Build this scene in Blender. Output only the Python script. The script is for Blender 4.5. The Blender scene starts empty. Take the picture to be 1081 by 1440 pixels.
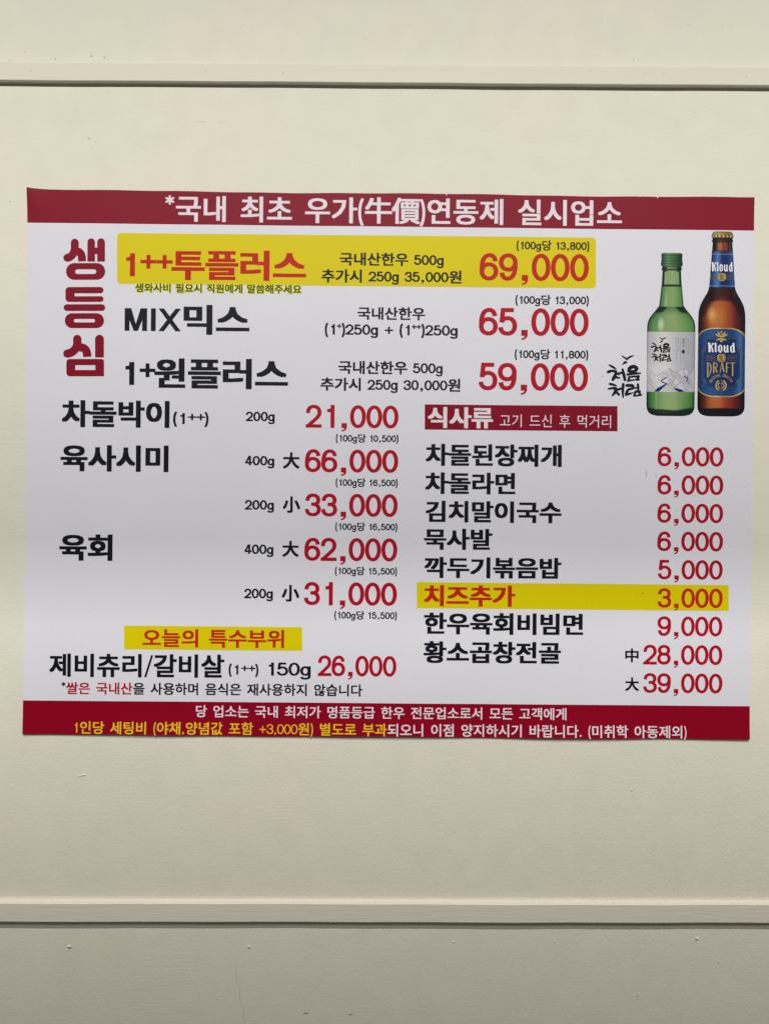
import bpy, math, random
from mathutils import Matrix, Vector, geometry
from mathutils.geometry import delaunay_2d_cdt
random.seed(7)
R = math.radians
S = bpy.context.scene
COL = S.collection

# ------------------------------------------------------------------ camera
FPX = 1050.0                 # focal length in photo pixels (1081 x 1440)
DIST = 1.05                  # metres to the wall
YAW, ROLL = R(0.264), R(0.26)
cam = bpy.data.objects.new('camera', bpy.data.cameras.new('camera'))
COL.objects.link(cam)
S.camera = cam
cam.data.sensor_fit = 'VERTICAL'
cam.data.sensor_height = 36.0
cam.data.lens = 36.0 * FPX / 1440.0
cam.data.clip_start = 0.02
cam.data.clip_end = 50
CROT = Matrix.Rotation(-YAW, 3, 'Z') @ Matrix.Rotation(R(90), 3, 'X') @ Matrix.Rotation(ROLL, 3, 'Z')
CPOS = Vector((-DIST * math.tan(YAW), -DIST, 0.0))
cam.matrix_world = Matrix.Translation(CPOS) @ CROT.to_4x4()

# ------------------------------------------------------------------ room light
w = bpy.data.worlds.new('World')
S.world = w
w.use_nodes = True
bg = w.node_tree.nodes['Background']
bg.inputs[0].default_value = (1.0, 0.98, 0.95, 1)
bg.inputs[1].default_value = 0.11

def area(name, loc, target, sx, sy, energy, color, spread=180):
    L = bpy.data.lights.new(name, 'AREA')
    L.shape = 'RECTANGLE'; L.size = sx; L.size_y = sy
    L.energy = energy; L.color = color; L.spread = R(spread)
    o = bpy.data.objects.new(name, L); COL.objects.link(o)
    o.location = loc
    o.rotation_euler = (Vector(target) - Vector(loc)).to_track_quat('-Z', 'Y').to_euler()
    return o
area('ceiling_lamp', (0.0, -2.0, 1.50), (0, 0, 0.33), 4.5, 0.05, 22.0, (1.0, 0.985, 0.925), 60)
area('ceiling_lamp', (0.0, -2.5, 3.40), (0, 0, -0.44), 4.5, 0.04, 7.0, (1.0, 0.975, 0.92), 15)

S.view_settings.view_transform = 'Standard'
S.view_settings.look = 'None'
S.view_settings.exposure = 0.0
S.view_settings.gamma = 1.0
S.cycles.max_bounces = 6

# ------------------------------------------------------------------ helpers
def link(name, me, mat=None, parent=None):
    o = bpy.data.objects.new(name, me)
    COL.objects.link(o)
    if mat is not None and not me.materials:
        me.materials.append(mat)
    if parent is not None:
        o.parent = parent
    return o

def s2l(c):
    c /= 255.0
    return c / 12.92 if c <= 0.04045 else ((c + 0.055) / 1.055) ** 2.4

def lin(r, g, b):
    return (s2l(r), s2l(g), s2l(b))

def P2W(u, v):
    """where the ray of a photo pixel meets the wall: (x, z) in metres"""
    d = CROT @ Vector(((u - 540.5) / FPX, -(v - 720.0) / FPX, -1.0))
    t = -CPOS.y / d.y
    p = CPOS + d * t
    return p.x, p.z

# ------------------------------------------------------------------ materials
def wall_material():
    m = bpy.data.materials.new('cream_wall_paint'); m.use_nodes = True
    nt = m.node_tree; N = nt.nodes; K = nt.links
    b = N['Principled BSDF']
    b.inputs['Roughness'].default_value = 0.6
    b.inputs['Specular IOR Level'].default_value = 0.15
    tc = N.new('ShaderNodeTexCoord')
    n1 = N.new('ShaderNodeTexNoise'); n1.inputs['Scale'].default_value = 3.2; n1.inputs['Detail'].default_value = 3
    K.new(tc.outputs['Object'], n1.inputs['Vector'])
    cr = N.new('ShaderNodeValToRGB')
    cr.color_ramp.elements[0].position = 0.38; cr.color_ramp.elements[0].color = (0.604, 0.591, 0.500, 1)
    cr.color_ramp.elements[1].position = 0.62; cr.color_ramp.elements[1].color = (0.622, 0.586, 0.506, 1)
    K.new(n1.outputs['Fac'], cr.inputs[0])
    # faint scuffs and roller marks
    n2 = N.new('ShaderNodeTexNoise'); n2.inputs['Scale'].default_value = 26; n2.inputs['Detail'].default_value = 6
    K.new(tc.outputs['Object'], n2.inputs['Vector'])
    mr = N.new('ShaderNodeMapRange'); mr.inputs['From Min'].default_value = 0.3; mr.inputs['From Max'].default_value = 0.7
    mr.inputs['To Min'].default_value = 0.975; mr.inputs['To Max'].default_value = 1.02
    K.new(n2.outputs['Fac'], mr.inputs['Value'])
    mx = N.new('ShaderNodeVectorMath'); mx.operation = 'SCALE'
    K.new(cr.outputs[0], mx.inputs[0]); K.new(mr.outputs[0], mx.inputs['Scale'])
    K.new(mx.outputs[0], b.inputs['Base Color'])
    # roller (orange peel) relief: two sizes
    a1 = N.new('ShaderNodeTexNoise'); a1.inputs['Scale'].default_value = 330; a1.inputs['Detail'].default_value = 4; a1.inputs['Roughness'].default_value = 0.55
    K.new(tc.outputs['Object'], a1.inputs['Vector'])
    a2 = N.new('ShaderNodeTexNoise'); a2.inputs['Scale'].default_value = 110; a2.inputs['Detail'].default_value = 2
    K.new(tc.outputs['Object'], a2.inputs['Vector'])
    b1 = N.new('ShaderNodeBump'); b1.inputs['Strength'].default_value = 0.26; b1.inputs['Distance'].default_value = 0.0016
    b2 = N.new('ShaderNodeBump'); b2.inputs['Strength'].default_value = 0.16; b2.inputs['Distance'].default_value = 0.0016
    K.new(a1.outputs['Fac'], b1.inputs['Height'])
    K.new(a2.outputs['Fac'], b2.inputs['Height'])
    K.new(b1.outputs[0], b2.inputs['Normal'])
    # long faint brush sweeps, patchy
    mp = N.new('ShaderNodeMapping'); mp.inputs['Scale'].default_value = (9, 9, 300)
    K.new(tc.outputs['Object'], mp.inputs['Vector'])
    a3 = N.new('ShaderNodeTexNoise'); a3.inputs['Scale'].default_value = 1.0; a3.inputs['Detail'].default_value = 3
    K.new(mp.outputs[0], a3.inputs['Vector'])
    a4 = N.new('ShaderNodeTexNoise'); a4.inputs['Scale'].default_value = 5
    K.new(tc.outputs['Object'], a4.inputs['Vector'])
    mr4 = N.new('ShaderNodeMapRange'); mr4.inputs['From Min'].default_value = 0.52; mr4.inputs['From Max'].default_value = 0.68
    mr4.inputs['To Max'].default_value = 0.20
    K.new(a4.outputs['Fac'], mr4.inputs['Value'])
    b3 = N.new('ShaderNodeBump'); b3.inputs['Distance'].default_value = 0.0012
    K.new(mr4.outputs[0], b3.inputs['Strength'])
    K.new(a3.outputs['Fac'], b3.inputs['Height'])
    K.new(b2.outputs[0], b3.inputs['Normal'])
    K.new(b3.outputs[0], b.inputs['Normal'])
    return m

def trim_material():
    m = bpy.data.materials.new('cream_brushed_paint'); m.use_nodes = True
    nt = m.node_tree; N = nt.nodes; K = nt.links
    b = N['Principled BSDF']
    b.inputs['Roughness'].default_value = 0.5
    b.inputs['Specular IOR Level'].default_value = 0.15
    b.inputs['Base Color'].default_value = (0.592, 0.560, 0.472, 1)
    tc = N.new('ShaderNodeTexCoord')
    mp = N.new('ShaderNodeMapping'); mp.inputs['Scale'].default_value = (22, 60, 420)
    K.new(tc.outputs['Object'], mp.inputs['Vector'])
    a = N.new('ShaderNodeTexNoise'); a.inputs['Scale'].default_value = 1.0; a.inputs['Detail'].default_value = 5
    a.inputs['Distortion'].default_value = 0.6
    K.new(mp.outputs[0], a.inputs['Vector'])
    bm = N.new('ShaderNodeBump'); bm.inputs['Strength'].default_value = 0.35; bm.inputs['Distance'].default_value = 0.0012
    K.new(a.outputs['Fac'], bm.inputs['Height'])
    K.new(bm.outputs[0], b.inputs['Normal'])
    return m

def flat(name, rgb, rough=0.6, spec=0.3):
    m = bpy.data.materials.new(name); m.use_nodes = True
    b = m.node_tree.nodes['Principled BSDF']
    b.inputs['Base Color'].default_value = (*rgb, 1)
    b.inputs['Roughness'].default_value = rough
    b.inputs['Specular IOR Level'].default_value = spec
    return m

GAIN = 1.09
def ink_rgb(r, g, b):
    f = lambda c: max(0.0, min(0.95, (s2l(c) - 0.007) * GAIN))
    return (f(r), f(g), f(b))

def print_material(name, rgb=None, attr=False):
    """ink under a satin laminate; rgb = colour as printed"""
    m = bpy.data.materials.new(name); m.use_nodes = True
    nt = m.node_tree; N = nt.nodes; K = nt.links
    b = N['Principled BSDF']
    b.inputs['Roughness'].default_value = 0.5
    b.inputs['Specular IOR Level'].default_value = 0.11
    tc = N.new('ShaderNodeTexCoord')
    n = N.new('ShaderNodeTexNoise'); n.inputs['Scale'].default_value = 340; n.inputs['Detail'].default_value = 2
    K.new(tc.outputs['Object'], n.inputs['Vector'])
    mr = N.new('ShaderNodeMapRange'); mr.inputs['From Min'].default_value = 0.3; mr.inputs['From Max'].default_value = 0.7
    mr.inputs['To Min'].default_value = 0.975; mr.inputs['To Max'].default_value = 1.02
    K.new(n.outputs['Fac'], mr.inputs['Value'])
    n5 = N.new('ShaderNodeTexNoise'); n5.inputs['Scale'].default_value = 5; n5.inputs['Detail'].default_value = 4
    K.new(tc.outputs['Object'], n5.inputs['Vector'])
    mr5 = N.new('ShaderNodeMapRange'); mr5.inputs['From Min'].default_value = 0.3; mr5.inputs['From Max'].default_value = 0.7
    mr5.inputs['To Min'].default_value = 0.975; mr5.inputs['To Max'].default_value = 1.02
    K.new(n5.outputs['Fac'], mr5.inputs['Value'])
    mm = N.new('ShaderNodeMath'); mm.operation = 'MULTIPLY'
    K.new(mr.outputs[0], mm.inputs[0]); K.new(mr5.outputs[0], mm.inputs[1])
    sc = N.new('ShaderNodeVectorMath'); sc.operation = 'SCALE'
    K.new(mm.outputs[0], sc.inputs['Scale'])
    if attr:
        at = N.new('ShaderNodeAttribute'); at.attribute_name = 'ink'
        K.new(at.outputs['Color'], sc.inputs[0])
    else:
        sc.inputs[0].default_value = rgb
    K.new(sc.outputs[0], b.inputs['Base Color'])
    n2 = N.new('ShaderNodeTexNoise'); n2.inputs['Scale'].default_value = 30; n2.inputs['Detail'].default_value = 3
    K.new(tc.outputs['Object'], n2.inputs['Vector'])
    bm = N.new('ShaderNodeBump'); bm.inputs['Strength'].default_value = 0.06; bm.inputs['Distance'].default_value = 0.002
    K.new(n2.outputs['Fac'], bm.inputs['Height'])
    K.new(bm.outputs[0], b.inputs['Normal'])
    return m

M_WALL = wall_material()
M_TRIM = trim_material()
INK = {}
def ink(key, r, g, b):
    INK[key] = print_material(key + '_print', ink_rgb(r, g, b))
ink('white', 195, 194, 203)
ink('crimson', 115, 6, 37)
ink('rose_white', 202, 191, 200)
ink('yellow', 190, 175, 1)
ink('black', 26, 28, 34)
ink('red', 152, 24, 38)
ink('orange_red', 164, 36, 24)
ink('dark_green', 42, 52, 22)
ink('pale_yellow', 196, 196, 60)
ink('gold', 208, 168, 40)
ink('gold_print', 170, 142, 74)
ink('dark_gold', 112, 92, 48)
ink('navy', 26, 36, 92)
ink('deep_navy', 18, 26, 48)
ink('sky_blue', 60, 108, 170)
ink('grey_line', 132, 130, 142)
ink('grey_facet', 162, 160, 170)
ink('light_facet', 178, 177, 184)
ink('snow', 205, 203, 208)
ink('smudge', 140, 150, 152)
M_PICT = print_material('picture_print', attr=True)

# ------------------------------------------------------------------ wall
def box(x0, x1, y0, y1, z0, z1, bev=0.0):
    import bmesh
    bm = bmesh.new()
    bmesh.ops.create_cube(bm, size=1.0)
    for v in bm.verts:
        v.co = Vector(((x0 + x1) / 2 + v.co.x * (x1 - x0), (y0 + y1) / 2 + v.co.y * (y1 - y0), (z0 + z1) / 2 + v.co.z * (z1 - z0)))
    if bev:
        bmesh.ops.bevel(bm, geom=bm.edges[:], offset=bev, segments=2, affect='EDGES')
    me = bpy.data.meshes.new('m'); bm.to_mesh(me); bm.free()
    return me

wall = link('wall', box(-2.6, 2.6, 0.0, 0.10, -1.9, 2.5), M_WALL)
wall['kind'] = 'structure'
wall['label'] = 'cream painted wall with two horizontal battens'

TD = 0.0090                       # how far the battens stand proud
zt0 = P2W(540, 116.1)[1]; zt1 = P2W(540, 91.0)[1]
zb0 = P2W(540, 1297.3)[1]; zb1 = P2W(540, 1271.2)[1]
k = (DIST - TD) / DIST            # edges measured on the front face
def trim(z0, z1, dep=TD):
    z0 *= k; z1 *= k
    nseg = 260
    me = bpy.data.meshes.new('m')
    V = []; F = []
    prof = [(0.0, z0), (-dep + 0.0006, z0), (-dep, z0 + 0.0006), (-dep, z0 + (z1 - z0) * 0.33), (-dep, z0 + (z1 - z0) * 0.66),
            (-dep, z1 - 0.0007), (-dep + 0.0007, z1), (-0.0034, z1 + 0.0002), (-0.0016, z1 + 0.0010), (-0.0006, z1 + 0.0026), (0.0, z1 + 0.0052)]
    ph = random.random() * 9
    for i in range(nseg + 1):
        x = -2.5 + 5.0 * i / nseg
        wob = 0.00022 * math.sin(x * 9 + ph) + 0.00014 * math.sin(x * 31 + 2 * ph) + random.uniform(-0.00006, 0.00006)
        for (y, z) in prof:
            V.append((x, y + (0 if y == 0 else 0.4 * wob), z + wob))
    n = len(prof)
    for i in range(nseg):
        for j in range(n - 1):
            a = i * n + j
            F.append((a, a + n, a + n + 1, a + 1))
    me.from_pydata(V, [], F)
    me.validate(); me.update()
    o = link('batten', me, M_TRIM, wall)
    return o
tr = trim(zt0, zt1); tr['label'] = 'upper cream batten'
tr2 = trim(zb0, zb1); tr2['label'] = 'lower cream batten with brush marks'

# added unseen board behind the viewer: shades the upper wall from the farther lamp
blocker_up = link('upper_light_blocker', box(-3.0, 3.0, -1.60, -1.54, 2.14, 2.60), M_TRIM)
blocker_up['kind'] = 'structure'
blocker_low = link('lower_light_blocker', box(-2.4, 2.4, -1.852, -1.848, 1.24, 1.3425), M_TRIM)  # unseen plate added before the nearer lamp to dim it on the lower wall
blocker_low['kind'] = 'structure'

# specks, drips and scratches of the paint
def joined(polys3):
    V = []; F = []
    for vs, fs in polys3:
        o = len(V); V += vs; F += [tuple(i + o for i in f) for f in fs]
    me = bpy.data.meshes.new('m'); me.from_pydata(V, [], F); me.update()
    return me
def lump(u, v, rx, rz, h, ang=0.0, off=0.0):
    x, z = P2W(u, v)
    n = 10; vs = []; fs = []
    ca, sa = math.cos(ang), math.sin(ang)
    for ring, (rr, hh) in enumerate(((1.0, 0.0), (0.85, 0.55), (0.45, 0.95))):
        for i in range(n):
            t = 2 * math.pi * i / n
            wv = 1 + 0.15 * math.sin(3 * t + u)
            a = rx * rr * wv * math.cos(t); b_ = rz * rr * wv * math.sin(t)
            vs.append((x + a * ca - b_ * sa, -off - h * hh + 0.0001 * (ring == 0), z + a * sa + b_ * ca))
    vs.append((x, -off - h, z))
    for r_ in range(2):
        for i in range(n):
            j = (i + 1) % n
            fs.append((r_ * n + i, r_ * n + j, (r_ + 1) * n + j, (r_ + 1) * n + i))
    for i in range(n):
        fs.append((2 * n + i, 2 * n + (i + 1) % n, 3 * n))
    return vs, fs
mm_ = 0.001
M_SPECK = flat('grey_speck', (0.13, 0.12, 0.09))
specks = [(152,32,.4),(343,34,.5),(356,42,.5),(419,48,.5),(513,55,.6),(36,73,.7),(773,34,.5),(838,41,.4),(897,40,.5),(967,35,.5),
          (1014,38,.5),(890,85,.7),(152,128,.6),(308,128.5,.6),(232,30,.3),(655,42,.3),(14,85,.7)]
L1 = [lump(u, v, s * mm_, s * .8 * mm_, .0002) for u, v, s in specks]
L1 += [lump(129, 79, 1.7 * mm_, .7 * mm_, .0003, .35), lump(147.5, 81.3, 1.5 * mm_, .6 * mm_, .0003, .3), lump(78, 83.3, 1.4 * mm_, .6 * mm_, .0003, .6)]
L1 += [lump(15, 283.3, 1.3 * mm_, .35 * mm_, .0002, .1), lump(17, 236, .4 * mm_, .4 * mm_, .0002)]
L1 += [lump(430, 1425, 4.0 * mm_, .7 * mm_, .0003, .05), lump(492.5, 1426.5, 3.0 * mm_, .7 * mm_, .0003), lump(896, 1401, 1 * mm_, 1 * mm_, .0003), lump(1009, 1354, .8*mm_, .8*mm_, .0002)]
for u, v, s in [(45,99,1.0),(76,97,.6),(165,97,.4),(289,99.5,.6),(399,102,.7),(510,101,.4),(827,99,.5),(907,105,.6),(932,103,.6),(686,104,.4),(1048,108,.6),(1010,107,.4)]:
    x, z = P2W(u, v)
    vs, fs = lump(u, v, s * mm_, s * .8 * mm_, .0002, off=TD)
    vs = [(a * k, b, c * k) for a, b, c in vs]
    L1.append((vs, fs))
sp = link('paint_speck', joined(L1), M_SPECK, wall); sp['kind'] = 'stuff'
D1 = [lump(125, 194.5, 2.4*mm_, 1.2*mm_, .0009), lump(135, 197, 1.2*mm_, .8*mm_, .0006), lump(98, 1330.5, 3.6*mm_, 1.5*mm_, .0022, -.1), lump(350.5, 1331, 1.8*mm_, 1.5*mm_, .002),
      lump(979.5, 1319.5, 2.6*mm_, 1.5*mm_, .0022), lump(117, 1090, 4.5*mm_, 1.3*mm_, .0008, .25), lump(111, 1092, 2.5*mm_, 1*mm_, .0007, .4), lump(638, 1324.5, 3*mm_, 1.3*mm_, .0008),
      lump(887, 1111, 1.5*mm_, 2.2*mm_, .0007, .2), lump(350, 1275, 3.5*mm_, 1.2*mm_, .0002), lump(130, 207, 1*mm_, .7*mm_, .0006), lump(902,1113,.9*mm_,1.2*mm_,.0005),
      lump(283, 171, 9*mm_, .6*mm_, .00035, -.03), lump(312, 172, 7*mm_, .5*mm_, .0003, .03), lump(1055, 190, 1.0*mm_, 3*mm_, .0003, -.2), lump(978,164,.9*mm_,3*mm_,.0004,-.2), lump(780,1324,2*mm_,1*mm_,.0006)]
dr = link('paint_drip', joined(D1), M_TRIM, wall); dr['kind'] = 'stuff'
for p in dr.data.polygons: p.use_smooth = True

# hairline crack near the bottom
def ribbon3(pts, wd, y):
    V = []; F = []
    for (x, z) in pts:
        V += [(x - wd, y, z), (x, y - .00015, z), (x + wd, y, z)]
    for i in range(len(pts) - 1):
        a = 3 * i
        F += [(a, a + 1, a + 4, a + 3), (a + 1, a + 2, a + 5, a + 4)]
    return V, F
M_CRACK = flat('crack_line', (0.38, 0.36, 0.29))
cp = [P2W(330 + 15 * t + 1.2 * math.sin(t * 19) + random.uniform(-.4, .4), 1358 + 80 * t) for t in [i / 24 for i in range(25)]]
link('crack', joined([ribbon3(cp, .00022, -.0001)]), M_CRACK, wall)

# ------------------------------------------------------------------ poster frame
TILT = 0.0046
ox, oz = P2W(546, 652)
PBASE = P2W(542.5, 1035)
poster = bpy.data.objects.new('menu_poster', None)
poster.empty_display_size = 0.1
COL.objects.link(poster)
poster.location = (PBASE[0], -0.0016, PBASE[1])
poster.rotation_euler = (0, TILT, 0)
poster['label'] = 'white and crimson Korean menu poster with red prices on the cream wall'
poster['category'] = 'poster'
cT, sT = math.cos(TILT), math.sin(TILT)
def P2L(u, v):
    """photo pixel -> poster plane, mm, x right and y up from the bottom middle"""
    x, z = P2W(u, v)
    x -= PBASE[0]; z -= PBASE[1]
    return (1000 * (cT * x - sT * z), 1000 * (sT * x + cT * z))
SLOPE = 0.0095
TL = P2L(40, 269); TR = P2L(1059, 277); BR = P2L(1052.3, 1039); BL = P2L(33.2, 1031.8)
XL = (TL[0] + BL[0]) / 2; XR = (TR[0] + BR[0]) / 2
YT = (TL[1] + TR[1]) / 2; YB = (BL[1] + BR[1]) / 2

def disp(x, y):
    """how far the sheet stands off its plane (mm, towards the viewer)"""
    d = 0.35 * math.sin(x * 0.013 + 1.0) * math.sin(y * 0.009 + 0.5) + 0.18 * math.sin(x * 0.031 + y * 0.012)
    # lifted upper left corner, gently waving bottom edge
    r = math.hypot((x - XL) / 40.0, (y - YT) / 55.0)
    if r < 1: d += 3.4 * (1 - r) ** 2
    b = (y - YB) / 45.0
    if b < 1: d += (1.5 + 0.7 * math.sin(x * 0.021 + 2)) * (1 - b) ** 2
    t = (YT - y) / 30.0
    if t < 1: d += (0.15 + 0.15 * math.sin(x * 0.017)) * (1 - t) ** 2
    return d

def edge_top(x):
    s = (x - XL)
    return (2.0 * math.exp(-s / 12.0) if s >= 0 else 2.0) + 0.5 * math.sin(x * 0.014 + 0.7) + 0.25 * math.sin(x * 0.06)
def edge_bot(x):
    return 0.45 * math.sin(x * 0.016 + 1.2) + 0.2 * math.sin(x * 0.05 + 1)

def at3(x, y, lift):
    return (x * .001, -(disp(x, y) + lift) * .001, y * .001)

def sheet(name, y0, y1, mat, wob0=None, wob1=None, step=4.0):
    nx = int((XR - XL) / step); ny = max(3, int((y1 - y0) / step))
    V = []; F = []
    for j in range(ny + 1):
        t = j / ny
        for i in range(nx + 1):
            x = XL + (XR - XL) * i / nx
            y = y0 + (y1 - y0) * t
            if wob1: y += wob1(x) * max(0, 1 - (1 - t) * (y1 - y0) / 14.0)
            if wob0: y += wob0(x) * max(0, 1 - t * (y1 - y0) / 14.0)
            V.append(at3(x, y, 0.0))
    for j in range(ny):
        for i in range(nx):
            a = j * (nx + 1) + i
            F.append((a, a + 1, a + nx + 2, a + nx + 1))
    nf = len(F)
    # cut edge and back of the 0.3 mm sheet, with their own vertices so that the front stays flat to its rim
    loop = [i for i in range(nx + 1)] + [j * (nx + 1) + nx for j in range(1, ny + 1)] + [ny * (nx + 1) + i for i in range(nx - 1, -1, -1)] + [j * (nx + 1) for j in range(ny - 1, 0, -1)]
    o_ = len(V); n_ = len(loop)
    V += [V[i] for i in loop] + [(V[i][0], V[i][1] + 0.0003, V[i][2]) for i in loop]
    for i in range(n_):
        q = (i + 1) % n_
        F.append((o_ + i, o_ + n_ + i, o_ + n_ + q, o_ + q))
    o2 = len(V)
    V += [(v[0], v[1] + 0.0003, v[2]) for v in V[:(nx + 1) * (ny + 1)]]
    F += [tuple(o2 + i for i in reversed(f)) for f in F[:nf]]
    me = bpy.data.meshes.new('m'); me.from_pydata(V, [], F); me.update()
    for n, p in enumerate(me.polygons): p.use_smooth = n < nf
    o = link(name, me, mat, poster)
    return o
YH = (P2L(40, 314.3)[1] + P2L(1058, 324.4)[1]) / 2
YF = (P2L(34, 985.4)[1] + P2L(1053, 991.8)[1]) / 2
sheet('sheet', YF, YH, INK['white'])
sheet('header_band', YH, YT, INK['crimson'], wob1=edge_top)
INK['footer'] = print_material('deep_crimson_print', ink_rgb(124, 2, 35))
sheet('footer_band', YB, YF, INK['footer'], wob0=edge_bot)

# ------------------------------------------------------------------ flat shapes -> clean triangulated islands
def union(polys, eps=1e-6):
    """polys: list of point lists (convex or simple). Returns (verts2d, tris) of their union."""
    V = []; F = []
    for p in polys:
        o = len(V); V += [Vector(q) for q in p]; F.append(list(range(o, o + len(p))))
    r = delaunay_2d_cdt(V, [], F, 0, eps, True)
    vs, fs, orig = r[0], r[2], r[5]
    keep = [f for f, og in zip(fs, orig) if len(og)]
    used = sorted({i for f in keep for i in f}); mp = {i: n for n, i in enumerate(used)}
    return [(vs[i].x, vs[i].y) for i in used], [tuple(mp[i] for i in f) for f in keep]

def area2(p):
    return sum(p[i][0] * p[(i + 1) % len(p)][1] - p[(i + 1) % len(p)][0] * p[i][1] for i in range(len(p))) / 2

def bez(p0, p1, p2, p3, n=8):
    out = []
    for i in range(1, n + 1):
        t = i / n; s = 1 - t
        out.append(tuple(s**3 * a + 3*s*s*t * b + 3*s*t*t * c + t**3 * d for a, b, c, d in zip(p0, p1, p2, p3)))
    return out

def stroke(pts, wx, wy=None, closed=False, cap=False, widths=None):
    """outline a polyline with an elliptical pen; returns quads"""
    wy = wy or wx
    n = len(pts); L = []; Rr = []
    for i in range(n):
        if closed:
            a = pts[i - 1]; b = pts[(i + 1) % n]
        else:
            a = pts[max(0, i - 1)]; b = pts[min(n - 1, i + 1)]
        p = pts[i]
        d1 = Vector((p[0] - a[0], p[1] - a[1])); d2 = Vector((b[0] - p[0], b[1] - p[1]))
        if d1.length < 1e-9: d1 = d2.copy()
        if d2.length < 1e-9: d2 = d1.copy()
        d1.normalize(); d2.normalize()
        t = (d1 + d2)
        if t.length < 1e-6: t = d1.copy()
        t.normalize()
        nrm = Vector((-t.y, t.x))
        c = max(0.45, nrm.dot(Vector((-d1.y, d1.x))))
        f = widths[i] if widths else 1.0
        ofs = Vector((nrm.x * wx * f / 2 / c, nrm.y * wy * f / 2 / c))
        L.append((p[0] + ofs.x, p[1] + ofs.y)); Rr.append((p[0] - ofs.x, p[1] - ofs.y))
    out = []
    m = n if closed else n - 1
    for i in range(m):
        j = (i + 1) % n
        q = [L[i], Rr[i], Rr[j], L[j]]
        if abs(area2(q)) < 1e-12: continue
        # split to keep polygons simple
        out.append([q[0], q[1], q[2]]); out.append([q[0], q[2], q[3]])
    if cap:
        ends = [0, n - 1] if not closed else []
        for i in (range(n) if widths else ends):
            f = widths[i] if widths else 1.0
            p = pts[i]
            out.append([(p[0] + wx * f / 2 * math.cos(k_ * math.pi / 8), p[1] + wy * f / 2 * math.sin(k_ * math.pi / 8)) for k_ in range(16)])
    return out

def fix(polys):
    r = []
    for p in polys:
        a = area2(p)
        if abs(a) < 1e-13: continue
        r.append(p if a > 0 else p[::-1])
    return r

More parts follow.
